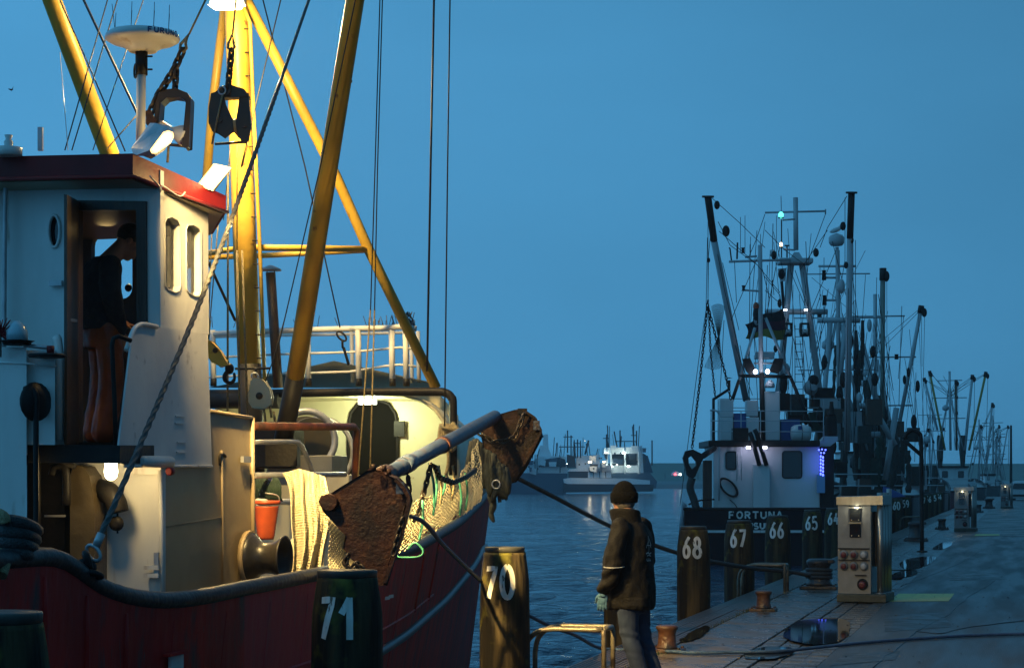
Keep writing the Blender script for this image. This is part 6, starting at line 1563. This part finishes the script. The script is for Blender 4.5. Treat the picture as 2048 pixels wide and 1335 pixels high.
chain('derrick_chain', 'long dark chain from the cutter derrick down to the iron shoe', 'chain', [at(1416, 600, 66.5), at(1412, 640, 66.5), at(1400, 760, 66.5), at(1384, 896, 66.5)], .15, r=.017, Wd=.085, mat_=black, group='chains on the cutter derrick')
chain('derrick_chain', 'dark chain from the cutter derrick past the hanging net to the chimney', 'chain', [at(1417, 615, 66.6), at(1428, 660, 66.6), at(1450, 745, 66.6), at(1461, 795, 66.6)], .15, r=.017, Wd=.085, mat_=black, group='chains on the cutter derrick')
chain('derrick_chain', 'thin middle chain hanging through the small net of the cutter', 'chain', [at(1417, 610, 66.7), at(1421, 700, 66.7), at(1430, 790, 66.7)], .13, r=.014, Wd=.07, mat_=black, group='chains on the cutter derrick')
T = thing('trawl_shoe', 'black heart shaped iron shoe hanging at the stern corner of the dark cutter', 'trawl gear', at(1385, 960, 66))
M().plate([at(x, y, 66) for x, y in ((1366, 915), (1372, 902), (1386, 898), (1402, 906), (1408, 914), (1398, 935), (1390, 952), (1382, 958), (1374, 948))], V((0, .3, 0)), [[at(x, y, 66) for x, y in ((1377, 915), (1383, 911), (1392, 922), (1393, 930), (1384, 938), (1378, 928))]]).build('shoe_plate', black, T, bevel=.03)
M().tube([at(1405, 912, 66), at(1428, 896, 67.5)], .10, 8).build('shoe_beam', black, T)
M().tube(spline([at(1384, 955, 66), at(1380, 975, 66), at(1388, 1000, 66), at(1392, 1016, 66)], 4), .13, 7).build('hanging_rope', net_dark, T)
net('hanging_net', 'small grey net hanging on chains from the raised derrick of the dark cutter', 'fishing net', lambda u, v: at(1420+28*u+14*v-36*v*abs(1-v)*1.2*(1-u)+(-16*v+14*u*v-22*v*v*(1-u)), 613+120*v+4*sin(pi*u), 67+.4*sin(pi*u)) if False else
    at(*((1422+28*u)*(1-min(1, v*2))+(1436+3*u)*min(1, v*2) if v < .5 else (1436+3*u)*(1-(v*2-1))+(1408+38*u)*(v*2-1), 612+122*v+5*sin(pi*u)*(2*v-1), 67+.3*sin(pi*u))), 12, 18, .0065, net_green)
M().tube([at(1370, 1014, 66), at(1364, 1003, 66), at(1364, 1060, 66)], .10, 6).build('stern_fender', gpaint, FB)
M().tube([at(1378, 1008, 66.2), at(1400, 1000, 66.6), at(1428, 998, 67.4)], .03, 5).build('stern_rail', black, FB)
px_box('dark_board', wood_dark, FB, 1406, 920, 1424, 1015, 67.2, 67.4)
for x in (1640, 1648): S([(x, 985), (x, 1030)], 4, dred, 'fender_post')
T = thing('gull', 'pale gull perched on the white radar dome of the neighbouring cutter', 'bird', at(1673, 468, 78))
M().ball(at(1671, 460, 78), .16, 12, 8, (1.5, .7, .6), (V((.94, 0, .34)), V((0, 1, 0)), V((-.34, 0, .94)))).ball(at(1680, 455, 78), .085, 10, 8).build('body', fw_, T)
M().tube([at(1684, 456, 78), at(1687, 457.5, 78)], [.02, .006], 5).build('beak', orange, T)
M().tube([at(1672, 466, 78), at(1672, 471, 78)], .012, 4).build('leg', orange, T); M().tube([at(1674, 466, 78), at(1674, 471, 78)], .012, 4).build('leg', orange, T)
T = thing('gull', 'tiny dark gull flying in the open sky by the yellow boom', 'bird', at(25, 178, 60))
M().tube([at(17, 178, 60), at(23, 180, 60), at(26, 179, 60)], [.012, .03, .012], 6).build('body', black, T)
M().add([at(23, 180, 59.9), at(26, 179, 59.9), at(27, 172, 60.2)], [(0, 1, 2)]).build('wing', black, T); M().add([at(20, 179.5, 60), at(23, 180, 60), at(15, 177.8, 60.3)], [(0, 1, 2)]).build('wing', black, T)

# ================================================================== FURTHER CUTTERS
def cutter(label, xc, W_px, d, ydeck, hull_col, ders, mast_t, house=None, booms_m=gpaint, nets=(), name='shrimp_cutter', extra=()):
    T = thing(name, label, 'fishing boat', at(xc, 960+(EYE-WZ)*FOC/d, d+2), 'cutters moored along the quay')
    hm = mat('cutter_hull_paint', hull_col, tuple(c*.6 for c in hull_col), 1, .45)
    s = FOC/d; zt = at(xc, ydeck, d).z; hw = W_px/2/s; xw = at(xc, 0, d).x
    rows = []
    for y, f in ((0, .93), (.4, 1), (5, 1.04), (10, .96), (14, .6), (16.5, .05)):
        z1 = zt+max(0, y-8)*.1
        xw_ = xw+.255*y
        rows.append([V((xw_-hw*f, d+y, z1)), V((xw_-hw*f*.97, d+y, WZ+.4)), V((xw_-hw*f*.8, d+y, WZ-.4)), V((xw_+hw*f*.8, d+y, WZ-.4)), V((xw_+hw*f*.97, d+y, WZ+.4)), V((xw_+hw*f, d+y, z1))])
    m = M().grid(rows); m.f.append([5, 4, 3, 2, 1, 0]); m.sm.append(False); m.build('hull', hm, T)
    M().add([r[i] for r in rows for i in (0, 5)], [(2*j, 2*j+1, 2*j+3, 2*j+2) for j in range(5)]).build('deck', dk, T).location.z -= .2
    M().tube([r[0] for r in rows[::-1]]+[r[5] for r in rows], .06, 5).build('gunwale', black, T)
    if house:
        x0, y0, x1, y1, hd, wins = house
        px_box('deckhouse', fw_, T, x0, y0, x1, y1, hd, hd+2.6, .03); px_box('roof', black, T, x0-2, y0-3, x1+2, y0+.6, hd-.2, hd+2.8)
        for a, b, c_, e in wins:
            M().plate([at(x, y, hd-.02) for x, y in rrect(a, b, c_, e, (c_-a)*.15, 2)], V((0, .03, 0))).build('window', glass, T)
    def tb(pts, w, mt, nm, n=7): return M().tube([at(p[0], p[1], d+3 if len(p) < 3 else p[2]) for p in pts], w/2*(d+3)/FOC, n).build(nm, mt, T)
    (mx0, my0), (mx1, my1), mw = mast_t
    tb([(mx0, my0), (mx1, my1)], mw, gpaint, 'mast')
    span = my1-my0
    tb([(mx0+mw*.5, my0+span*.35), (mx1+span*.10+mw*2, my1)], mw*.75, gpaint, 'mast_leg'); tb([(mx0-mw*.5, my0+span*.35), (mx1-span*.10-mw*2, my1)], mw*.75, gpaint, 'mast_leg')
    for f, ww in ((.12, .16), (.34, .22), (.6, .2)):
        tb([(mx0-span*ww, my0+span*f), (mx0+span*ww, my0+span*f-1)], max(1.4, mw*.4), gpaint, 'yard')
    for k in range(4): tb([(mx0+random.uniform(-1, 1)*span*.14, my0+span*.34), (mx0+random.uniform(-1, 1)*span*.14, my0+span*random.uniform(.0, .25))], .9, black, 'whip_aerial', 4)
    for k in range(3):
        M().lathe(at(mx0+random.uniform(-1, 1)*span*.16, my0+span*(.35+.2*k), d+3), UP, [(0, .09), (.2, .08), (.22, .12)], 8).build('signal_lamp', black, T)
    M().lathe(at(mx0-span*.05, my0+span*.5, d+2.5), UP, [(0, .1), (.1, .25), (.3, .25), (.45, .08)], 10).build('radar_dome', gpaint, T)
    for (x0, y0, x1, y1, w, mt) in ders:
        tb([(x0, y0), (x1, y1)], w, mt, 'derrick', 8)
        tb([(x0, y0-1), (x0+(x1-x0)*.06, y0+(y1-y0)*.06)], w*1.5, black, 'derrick_head', 8)
        M().ball(at(x0+w*.7, y0+w*1.6, d+3), w*.8/s, 9, 7, (.9, .9, 1.5)).build('rigging_block', black, T)
        for off in (0, w*.5): tb([(x0+off, y0+2), (mx0, my0+span*(.28+.1*off/w))], .9, dark_wire, 'stay_wire', 4)
        tb([(x0+w*.8, y0+w*2), (x0+w*.9+(x1-x0)*.12, y1)], .9, dark_wire, 'stay_wire', 4)
        tb([(x0-w*.5, y0+w), (x0+(x1-x0)*.9-w, y1)], .8, dark_wire, 'stay_wire', 4)
    for k in range(5):
        tb([(mx0, my0+span*.1), (mx0+random.uniform(-1, 1)*W_px*.5, my1)], .8, dark_wire, 'stay_wire', 4)
    for (a, b, w0, h_, mt) in nets:
        rows = []
        for j in range(9):
            v = j/8; wd = w0*(.35+.65*sin(pi*min(1, .25+v*.7))); rows.append([at(a+cos(2*pi*i/12)*wd/2*(1+.25*noise.noise(V((i*.9, j*.7, a)))), b+h_*v, d+3.2+sin(2*pi*i/12)*wd/2/s) for i in range(12)])
        M().grid(rows, closed=True).build('hung_net', mt, T)
    for x, y, R_ in extra:
        M().torus(at(x, y, d+1.5), V((.3, 1, 0)), R_/s, R_*.33/s, 18, 8).build('tyre_fender', rubber, T)
    # clutter along the rail: boxes, winch, rails
    for k in range(5):
        xx = xc+random.uniform(-.45, .45)*W_px
        M().box(at(xx, ydeck-random.uniform(3, 10)*s/45, d+random.uniform(1, 6)), (random.uniform(.3, .8), .5, random.uniform(.3, .9))).build('deck_gear', random.choice([black, gpaint, net_dark, wood_dark]), T)
    for yy in (.45, .9): M().tube([r[0]+V((0, 0, yy)) for r in rows0(rows, T)] if False else [at(xc-W_px*.46, ydeck-yy*s, d+.6), at(xc+W_px*.46, ydeck-yy*s, d+.6)], .025, 5).build('stern_rail', gpaint, T)
    return T
yb = mat('dull_yellow_derrick', (.32, .24, .05), (.25, .18, .03), 1, .5)
brown = mat('brown_mast', (.10, .05, .02), rough=.5)
cutter('cutter with tall slim derricks and green nets hanging over its blue and dark hull', 1752, 150, 84, 992, (.014, .016, .022),
       [(1766, 537, 1764, 930, 9.5, mat('olive_derrick', (.16, .18, .15), rough=.5)), (1843, 612, 1798, 850, 8, gpaint)], ((1750, 588), (1752, 960), 8), (1690, 905, 1740, 985, 86, [(1700, 915, 1716, 935)]),
       nets=((1768, 880, 34, 90, net_green), (1740, 830, 26, 120, net_dark), (1795, 900, 30, 90, net_dark), (1722, 880, 22, 100, net_dark), (1765, 790, 22, 170, net_dark)), extra=((1736, 858, 14), (1720, 922, 15)))
T = thing('blue_tarpaulin', 'blue tarpaulin sloping over gear behind the steel power pedestal', 'tarpaulin', at(1790, 985, 60))
M().hexa([at(1764, 996, 60), at(1812, 992, 60), at(1806, 994, 64), at(1768, 996, 64), at(1766, 972, 60), at(1776, 974, 60), at(1800, 985, 64), at(1768, 972, 64)]).build('cover', mesh_blue, T)
cutter('neighbouring cutter with white radar dome on a pole behind the dark hulled cutter', 1700, 120, 76, 995, (.02, .02, .024), [], ((1676, 500), (1680, 900), 7), None, nets=((1712, 700, 12, 260, net_dark), (1730, 820, 24, 150, net_dark), (1725, 640, 8, 120, net_dark)))
T = thing('radar_pole', 'pole carrying the white radar dome below the perched gull', 'radar', at(1674, 640, 78))
M().lathe(at(1673, 492, 78), UP, [(0, .12), (.02, .22), (.12, .30), (.32, .31), (.42, .24), (.48, .08)], 16).build('radar_dome', gpaint, T)
M().tube([at(1674, 494, 78), at(1678, 880, 78)], .07, 8).build('pole', gpaint, T)
for y, x0, x1 in ((532, 1637, 1712), (555, 1652, 1676), (600, 1653, 1676)): M().tube([at(x0, y, 78), at(x1, y, 78)], .045, 6).build('yard', gpaint, T)
for x, y in ((1648, 550), (1649, 600)): M().lathe(at(x, y+10, 78), UP, [(0, .09), (.36, .07), (.38, .12)], 8).build('signal_lamp', black, T)
for pts in ([(1640, 534), (1640, 600)], [(1648, 515), (1648, 550)], [(1672, 560), (1664, 600)], [(1690, 520), (1660, 700)], [(1625, 620), (1655, 800)], [(1655, 625), (1610, 780)]): M().tube([at(x, y, 78) for x, y in pts], .012, 4).build('stay_wire', dark_wire, T)
M().tube([at(1635, 640, 78), at(1720, 640, 78)], .11, 8).build('cross_beam', gpaint, T)
for a, b in (((1660, 645), (1640, 900)), ((1690, 645), (1680, 760))): M().tube([at(*a, 78), at(*b, 78)], .10, 8).build('gallows_leg', gpaint, T)
for (a, b) in (((1742, 806), (1790, 890)), ((1680, 760), (1730, 880)), ((1725, 690), (1760, 830)), ((1793, 815), (1770, 960)), ((1700, 870), (1760, 868)), ((1705, 812), (1755, 810))):
    M().tube([at(*a, 80), at(*b, 80)], .12, 8).build('derrick_boom', gpaint, T)
cutter('small cutter with white wheelhouse, two square windows and dull yellow derricks', 1898, 84, 150, 982, (.14, .018, .025),
       [(1859, 742, 1890, 900, 4.6, yb), (1848, 756, 1875, 860, 4.6, gpaint), (1972, 744, 1938, 900, 4.8, yb), (1945, 750, 1930, 900, 5, gpaint), (1912, 760, 1913, 900, 4.5, brown)], ((1899, 742), (1901, 900), 5),
       (1876, 934, 1936, 976, 152, [(1884, 941, 1896, 955), (1916, 941, 1928, 955)]), nets=((1880, 870, 14, 70, net_dark), (1925, 870, 14, 70, net_dark)))
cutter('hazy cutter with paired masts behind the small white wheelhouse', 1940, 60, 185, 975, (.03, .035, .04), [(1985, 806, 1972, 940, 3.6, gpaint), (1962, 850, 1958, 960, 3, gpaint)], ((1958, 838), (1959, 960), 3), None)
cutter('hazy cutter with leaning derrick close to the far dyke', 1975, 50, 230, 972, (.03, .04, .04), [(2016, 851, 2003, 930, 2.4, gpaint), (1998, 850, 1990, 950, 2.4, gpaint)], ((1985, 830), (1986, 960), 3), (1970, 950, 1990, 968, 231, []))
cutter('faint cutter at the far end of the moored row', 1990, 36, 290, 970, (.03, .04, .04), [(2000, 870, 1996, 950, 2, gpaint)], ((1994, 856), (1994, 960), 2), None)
cutter('faint cutter hidden behind the davit post masts', 1860, 60, 120, 985, (.02, .025, .03), [(1849, 870, 1852, 960, 2.4, gpaint), (1866, 880, 1862, 960, 2.4, gpaint)], ((1860, 812), (1860, 960), 2.6), None, nets=((1850, 930, 16, 50, net_dark), (1868, 930, 18, 50, net_dark)))
# denser rigging and gear over the near row of cutters
rnd = random.Random(11)
ROW = [o for o in COL.objects if o.name.startswith('shrimp_cutter')]
for T_, xs, ys, d_, cnt in ((FB, (1500, 1690), (440, 860), 71, 26), (ROW[1], (1700, 1850), (600, 930), 86, 22), (ROW[2], (1640, 1760), (540, 900), 78, 26)):
    for k in range(cnt):
        x = rnd.uniform(*xs); y0 = rnd.uniform(ys[0], ys[0]+(ys[1]-ys[0])*.55); y1 = rnd.uniform(y0+60, ys[1])
        M().tube([at(x, y0, d_), at(x+rnd.uniform(-34, 34), y1, d_)], rnd.uniform(.008, .014), 4).build('stay_wire', dark_wire, T_)
    for k in range(cnt//2):
        x = rnd.uniform(*xs); y = rnd.uniform(ys[0]+(ys[1]-ys[0])*.3, ys[1])
        M().ball(at(x, y, d_), rnd.uniform(.09, .2), 8, 6, (.8, .8, rnd.uniform(1.2, 2.2))).build('rigging_block', rnd.choice([black, black, gpaint]), T_)
    for k in range(cnt//2):
        x = rnd.uniform(*xs); y = rnd.uniform(ys[1]-90, ys[1]+70); s_ = rnd.uniform(.25, .8)
        M().box(at(x, y, d_+rnd.uniform(-1, 2)), (s_, .4, s_*rnd.uniform(.7, 2))).build('deck_gear', rnd.choice([black, net_dark, gpaint, wood_dark, net_green]), T_)
for (x, y0, y1, w, mm) in ((1712, 660, 900, 9, net_dark), (1718, 700, 960, 14, net_dark), (1735, 760, 960, 18, net_dark), (1785, 840, 985, 20, net_dark), (1760, 870, 980, 16, net_green), (1690, 880, 990, 16, net_dark), (1815, 900, 985, 12, net_dark), (1672, 690, 800, 7, net_dark)):
    T_ = ROW[1]; ps_ = spline([at(x, y0, 82), at(x+rnd.uniform(-6, 6), (y0+y1)/2, 82), at(x+rnd.uniform(-8, 8), y1, 82)], 5)
    M().tube(ps_, [w/2*82/FOC*(.5+.7*abs(sin(i*1.3+x))) for i in range(len(ps_))], 7).build('net_bundle', mm, T_)
# ================================================================== SHIPS ACROSS THE HARBOUR
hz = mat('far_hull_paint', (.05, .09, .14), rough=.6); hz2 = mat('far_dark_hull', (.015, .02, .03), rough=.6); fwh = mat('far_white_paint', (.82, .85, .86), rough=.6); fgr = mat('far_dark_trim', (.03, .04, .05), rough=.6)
fl_w = emit('far_white_lamp', (.85, 1, .9), 9); fl_y = emit('far_warm_lamp', (1, .75, .4), 9)
SD = 430
def ship_hull(T, outline, d, depth, mt, nm='hull'):
    return M().plate([at(x, y, d) for x, y in outline], V((0, depth, 0))).build(nm, mt, T)
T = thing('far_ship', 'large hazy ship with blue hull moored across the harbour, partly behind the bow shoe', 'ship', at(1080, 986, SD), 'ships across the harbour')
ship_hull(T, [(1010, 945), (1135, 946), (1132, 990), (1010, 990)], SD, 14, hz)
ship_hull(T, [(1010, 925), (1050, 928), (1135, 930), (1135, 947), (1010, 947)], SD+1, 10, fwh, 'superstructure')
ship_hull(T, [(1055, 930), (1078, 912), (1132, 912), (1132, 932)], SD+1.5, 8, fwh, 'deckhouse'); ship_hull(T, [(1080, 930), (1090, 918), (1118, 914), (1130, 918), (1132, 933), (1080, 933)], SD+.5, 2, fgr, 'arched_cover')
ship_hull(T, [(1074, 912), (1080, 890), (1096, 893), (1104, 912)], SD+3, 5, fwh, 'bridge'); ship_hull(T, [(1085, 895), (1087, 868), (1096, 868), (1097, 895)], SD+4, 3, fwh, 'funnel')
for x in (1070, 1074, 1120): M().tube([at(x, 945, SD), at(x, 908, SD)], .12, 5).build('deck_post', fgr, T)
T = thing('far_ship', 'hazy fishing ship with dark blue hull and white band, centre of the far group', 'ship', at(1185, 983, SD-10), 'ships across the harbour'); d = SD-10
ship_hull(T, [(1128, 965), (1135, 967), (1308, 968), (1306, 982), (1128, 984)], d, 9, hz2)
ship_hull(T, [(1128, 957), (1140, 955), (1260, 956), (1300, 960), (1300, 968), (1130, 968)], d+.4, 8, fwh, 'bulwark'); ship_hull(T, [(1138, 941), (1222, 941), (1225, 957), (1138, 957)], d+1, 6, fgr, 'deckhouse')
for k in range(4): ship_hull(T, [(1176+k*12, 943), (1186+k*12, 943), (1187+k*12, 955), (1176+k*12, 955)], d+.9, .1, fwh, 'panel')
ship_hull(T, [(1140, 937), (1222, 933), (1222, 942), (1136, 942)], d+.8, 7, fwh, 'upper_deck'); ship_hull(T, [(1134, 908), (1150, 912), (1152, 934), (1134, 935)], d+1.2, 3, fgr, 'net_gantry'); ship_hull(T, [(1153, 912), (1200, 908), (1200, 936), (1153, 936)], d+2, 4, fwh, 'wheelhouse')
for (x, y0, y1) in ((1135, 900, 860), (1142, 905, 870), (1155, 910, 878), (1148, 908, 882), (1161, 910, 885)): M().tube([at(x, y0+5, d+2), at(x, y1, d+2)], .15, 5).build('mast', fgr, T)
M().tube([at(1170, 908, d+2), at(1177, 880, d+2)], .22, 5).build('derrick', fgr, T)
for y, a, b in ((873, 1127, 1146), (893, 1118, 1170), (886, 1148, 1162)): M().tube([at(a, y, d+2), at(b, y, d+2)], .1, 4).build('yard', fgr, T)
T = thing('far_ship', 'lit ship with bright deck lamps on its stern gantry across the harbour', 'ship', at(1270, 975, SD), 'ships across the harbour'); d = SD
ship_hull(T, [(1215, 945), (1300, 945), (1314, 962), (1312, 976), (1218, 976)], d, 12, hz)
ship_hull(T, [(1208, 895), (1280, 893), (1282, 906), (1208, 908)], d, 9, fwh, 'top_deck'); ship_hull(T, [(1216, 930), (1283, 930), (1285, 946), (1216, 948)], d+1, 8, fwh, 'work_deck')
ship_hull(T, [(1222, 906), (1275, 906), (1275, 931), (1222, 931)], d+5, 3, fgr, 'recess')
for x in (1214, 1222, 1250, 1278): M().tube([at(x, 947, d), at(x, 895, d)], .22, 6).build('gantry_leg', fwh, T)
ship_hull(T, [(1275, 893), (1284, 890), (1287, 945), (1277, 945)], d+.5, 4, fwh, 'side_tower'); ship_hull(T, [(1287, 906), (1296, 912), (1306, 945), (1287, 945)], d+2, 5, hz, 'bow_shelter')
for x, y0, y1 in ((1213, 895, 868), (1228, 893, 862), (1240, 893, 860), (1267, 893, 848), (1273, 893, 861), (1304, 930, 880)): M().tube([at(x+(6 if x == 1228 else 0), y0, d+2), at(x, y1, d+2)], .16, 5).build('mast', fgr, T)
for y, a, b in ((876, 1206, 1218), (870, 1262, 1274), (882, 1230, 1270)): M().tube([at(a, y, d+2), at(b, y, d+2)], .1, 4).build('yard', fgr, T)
for x, y, w, mt, en in ((1212, 905, 3.4, fl_w, 60), (1248, 905, 3.6, fl_w, 90), (1223, 932.5, 3.2, fl_w, 60), (1257, 932, 3.4, fl_w, 60), (1234, 929, 1.8, fl_w, 0), (1212, 929, 1.6, fl_w, 0), (1208, 923, 3.0, fl_y, 60), (1180, 923.5, 3.8, fl_y, 120), (1134, 927, 1.2, fl_w, 0), (1170, 881, .6, fl_y, 0)):
    d_l = d-.6 if x > 1210 and mt != fl_y else SD-13
    o = M().ball(at(x, y, d_l), w*d/FOC*.75, 10, 8, (1.3, .6, .7)).build('deck_lamp', mt, T)
    if en: lamp(o, at(x, y+2, d_l-1.4), (1, .86, .55) if mt == fl_y else (.85, 1, .85), en*1.3, size=.4)
# more of the far fleet's clutter
rnd = random.Random(3)
for T_, xs, d_, yb_ in ((bpy.data.objects['far_ship'], (1045, 1130), SD+3, 912), (bpy.data.objects['far_ship.001'], (1136, 1215), SD-7, 910), (bpy.data.objects['far_ship.002'], (1212, 1300), SD+3, 894)):
    for k in range(11):
        x = rnd.uniform(*xs); hgt = rnd.choice((14, 20, 30, 44))*rnd.uniform(.7, 1.1)
        M().tube([at(x, yb_+6, d_), at(x+rnd.uniform(-5, 5), yb_-hgt, d_)], rnd.uniform(.05, .14), 5).build('mast', fgr, T_)
    for k in range(9):
        x = rnd.uniform(*xs); w = rnd.uniform(5, 16); y = rnd.uniform(yb_-4, yb_+26)
        ship_hull(T_, [(x, y), (x+w, y), (x+w-1, y+rnd.uniform(7, 13)), (x+1, y+9)], d_-2-rnd.uniform(0, 2.5), 1.0, rnd.choice([fwh, fwh, fgr, hz]), 'deck_fitting')
    for k in range(6):
        x = rnd.uniform(*xs); y = rnd.uniform(yb_+4, yb_+28)
        ship_hull(T_, [(x, y), (x+3, y), (x+3, y+3.4), (x, y+3.4)], d_-6.2, .1, fgr, 'window')
T = thing('far_car', 'far car with red tail lamps on the shore road under the dyke', 'car', at(1352, 948, 700))
M().plate([at(x, y, 700) for x, y in ((1344, 950), (1344, 946), (1348, 943), (1357, 943), (1361, 946), (1361, 950))], V((0, 1.8, 0))).build('body', fwh, T, bevel=.1)
M().ball(at(1350.5, 948, 699.8), .35, 8, 6).build('tail_lamp', emit('red_lamp', (1, .1, .12), 6), T); M().ball(at(1361, 948, 699.8), .35, 8, 6).build('headlamp', fl_w, T)
# shore road and bank below the dyke
M().hexa([V((-200, 690, WZ-.5)), V((700, 690, WZ-.5)), V((900, 1070, WZ-.5)), V((-300, 1070, WZ-.5)), V((-200, 700, .2)), V((700, 700, .2)), V((900, 1068, 1.4)), V((-300, 1068, 1.4))]).build('shore', mat('shore_ground', (.10, .12, .12), (.06, .07, .07), .05, .8), kind='structure')
for i, x in enumerate((1330, 1372, 1396)):
    T = thing('shore_pole', ['thin pole on the shore under the dyke beside the lit ship', 'thin pole on the shore close to the hanging heart shaped shoe', 'thin pole on the shore inside the opening by the cutter stern'][i], 'pole', at(x, 955, 690), 'thin poles on the far shore'); M().tube([at(x, 958, 690), at(x, 945-12*(i % 2), 690)], .12, 5).build('pole', fgr, T)
# ================================================================== DUSK HAZE
hzm = bpy.data.materials.new('haze'); hzm.use_nodes = True; t = hzm.node_tree
t.nodes.remove(t.nodes['Principled BSDF']); pv = t.nodes.new('ShaderNodeVolumePrincipled')
pv.inputs['Density'].default_value = 0.0004; pv.inputs['Color'].default_value = (.9, .95, 1, 1); pv.inputs['Anisotropy'].default_value = .2
t.links.new(pv.outputs[0], t.nodes['Material Output'].inputs['Volume'])
hb = M().box((0, 560, 7.6), (1700, 1330, 21.6)).build('haze', hzm, kind='stuff')
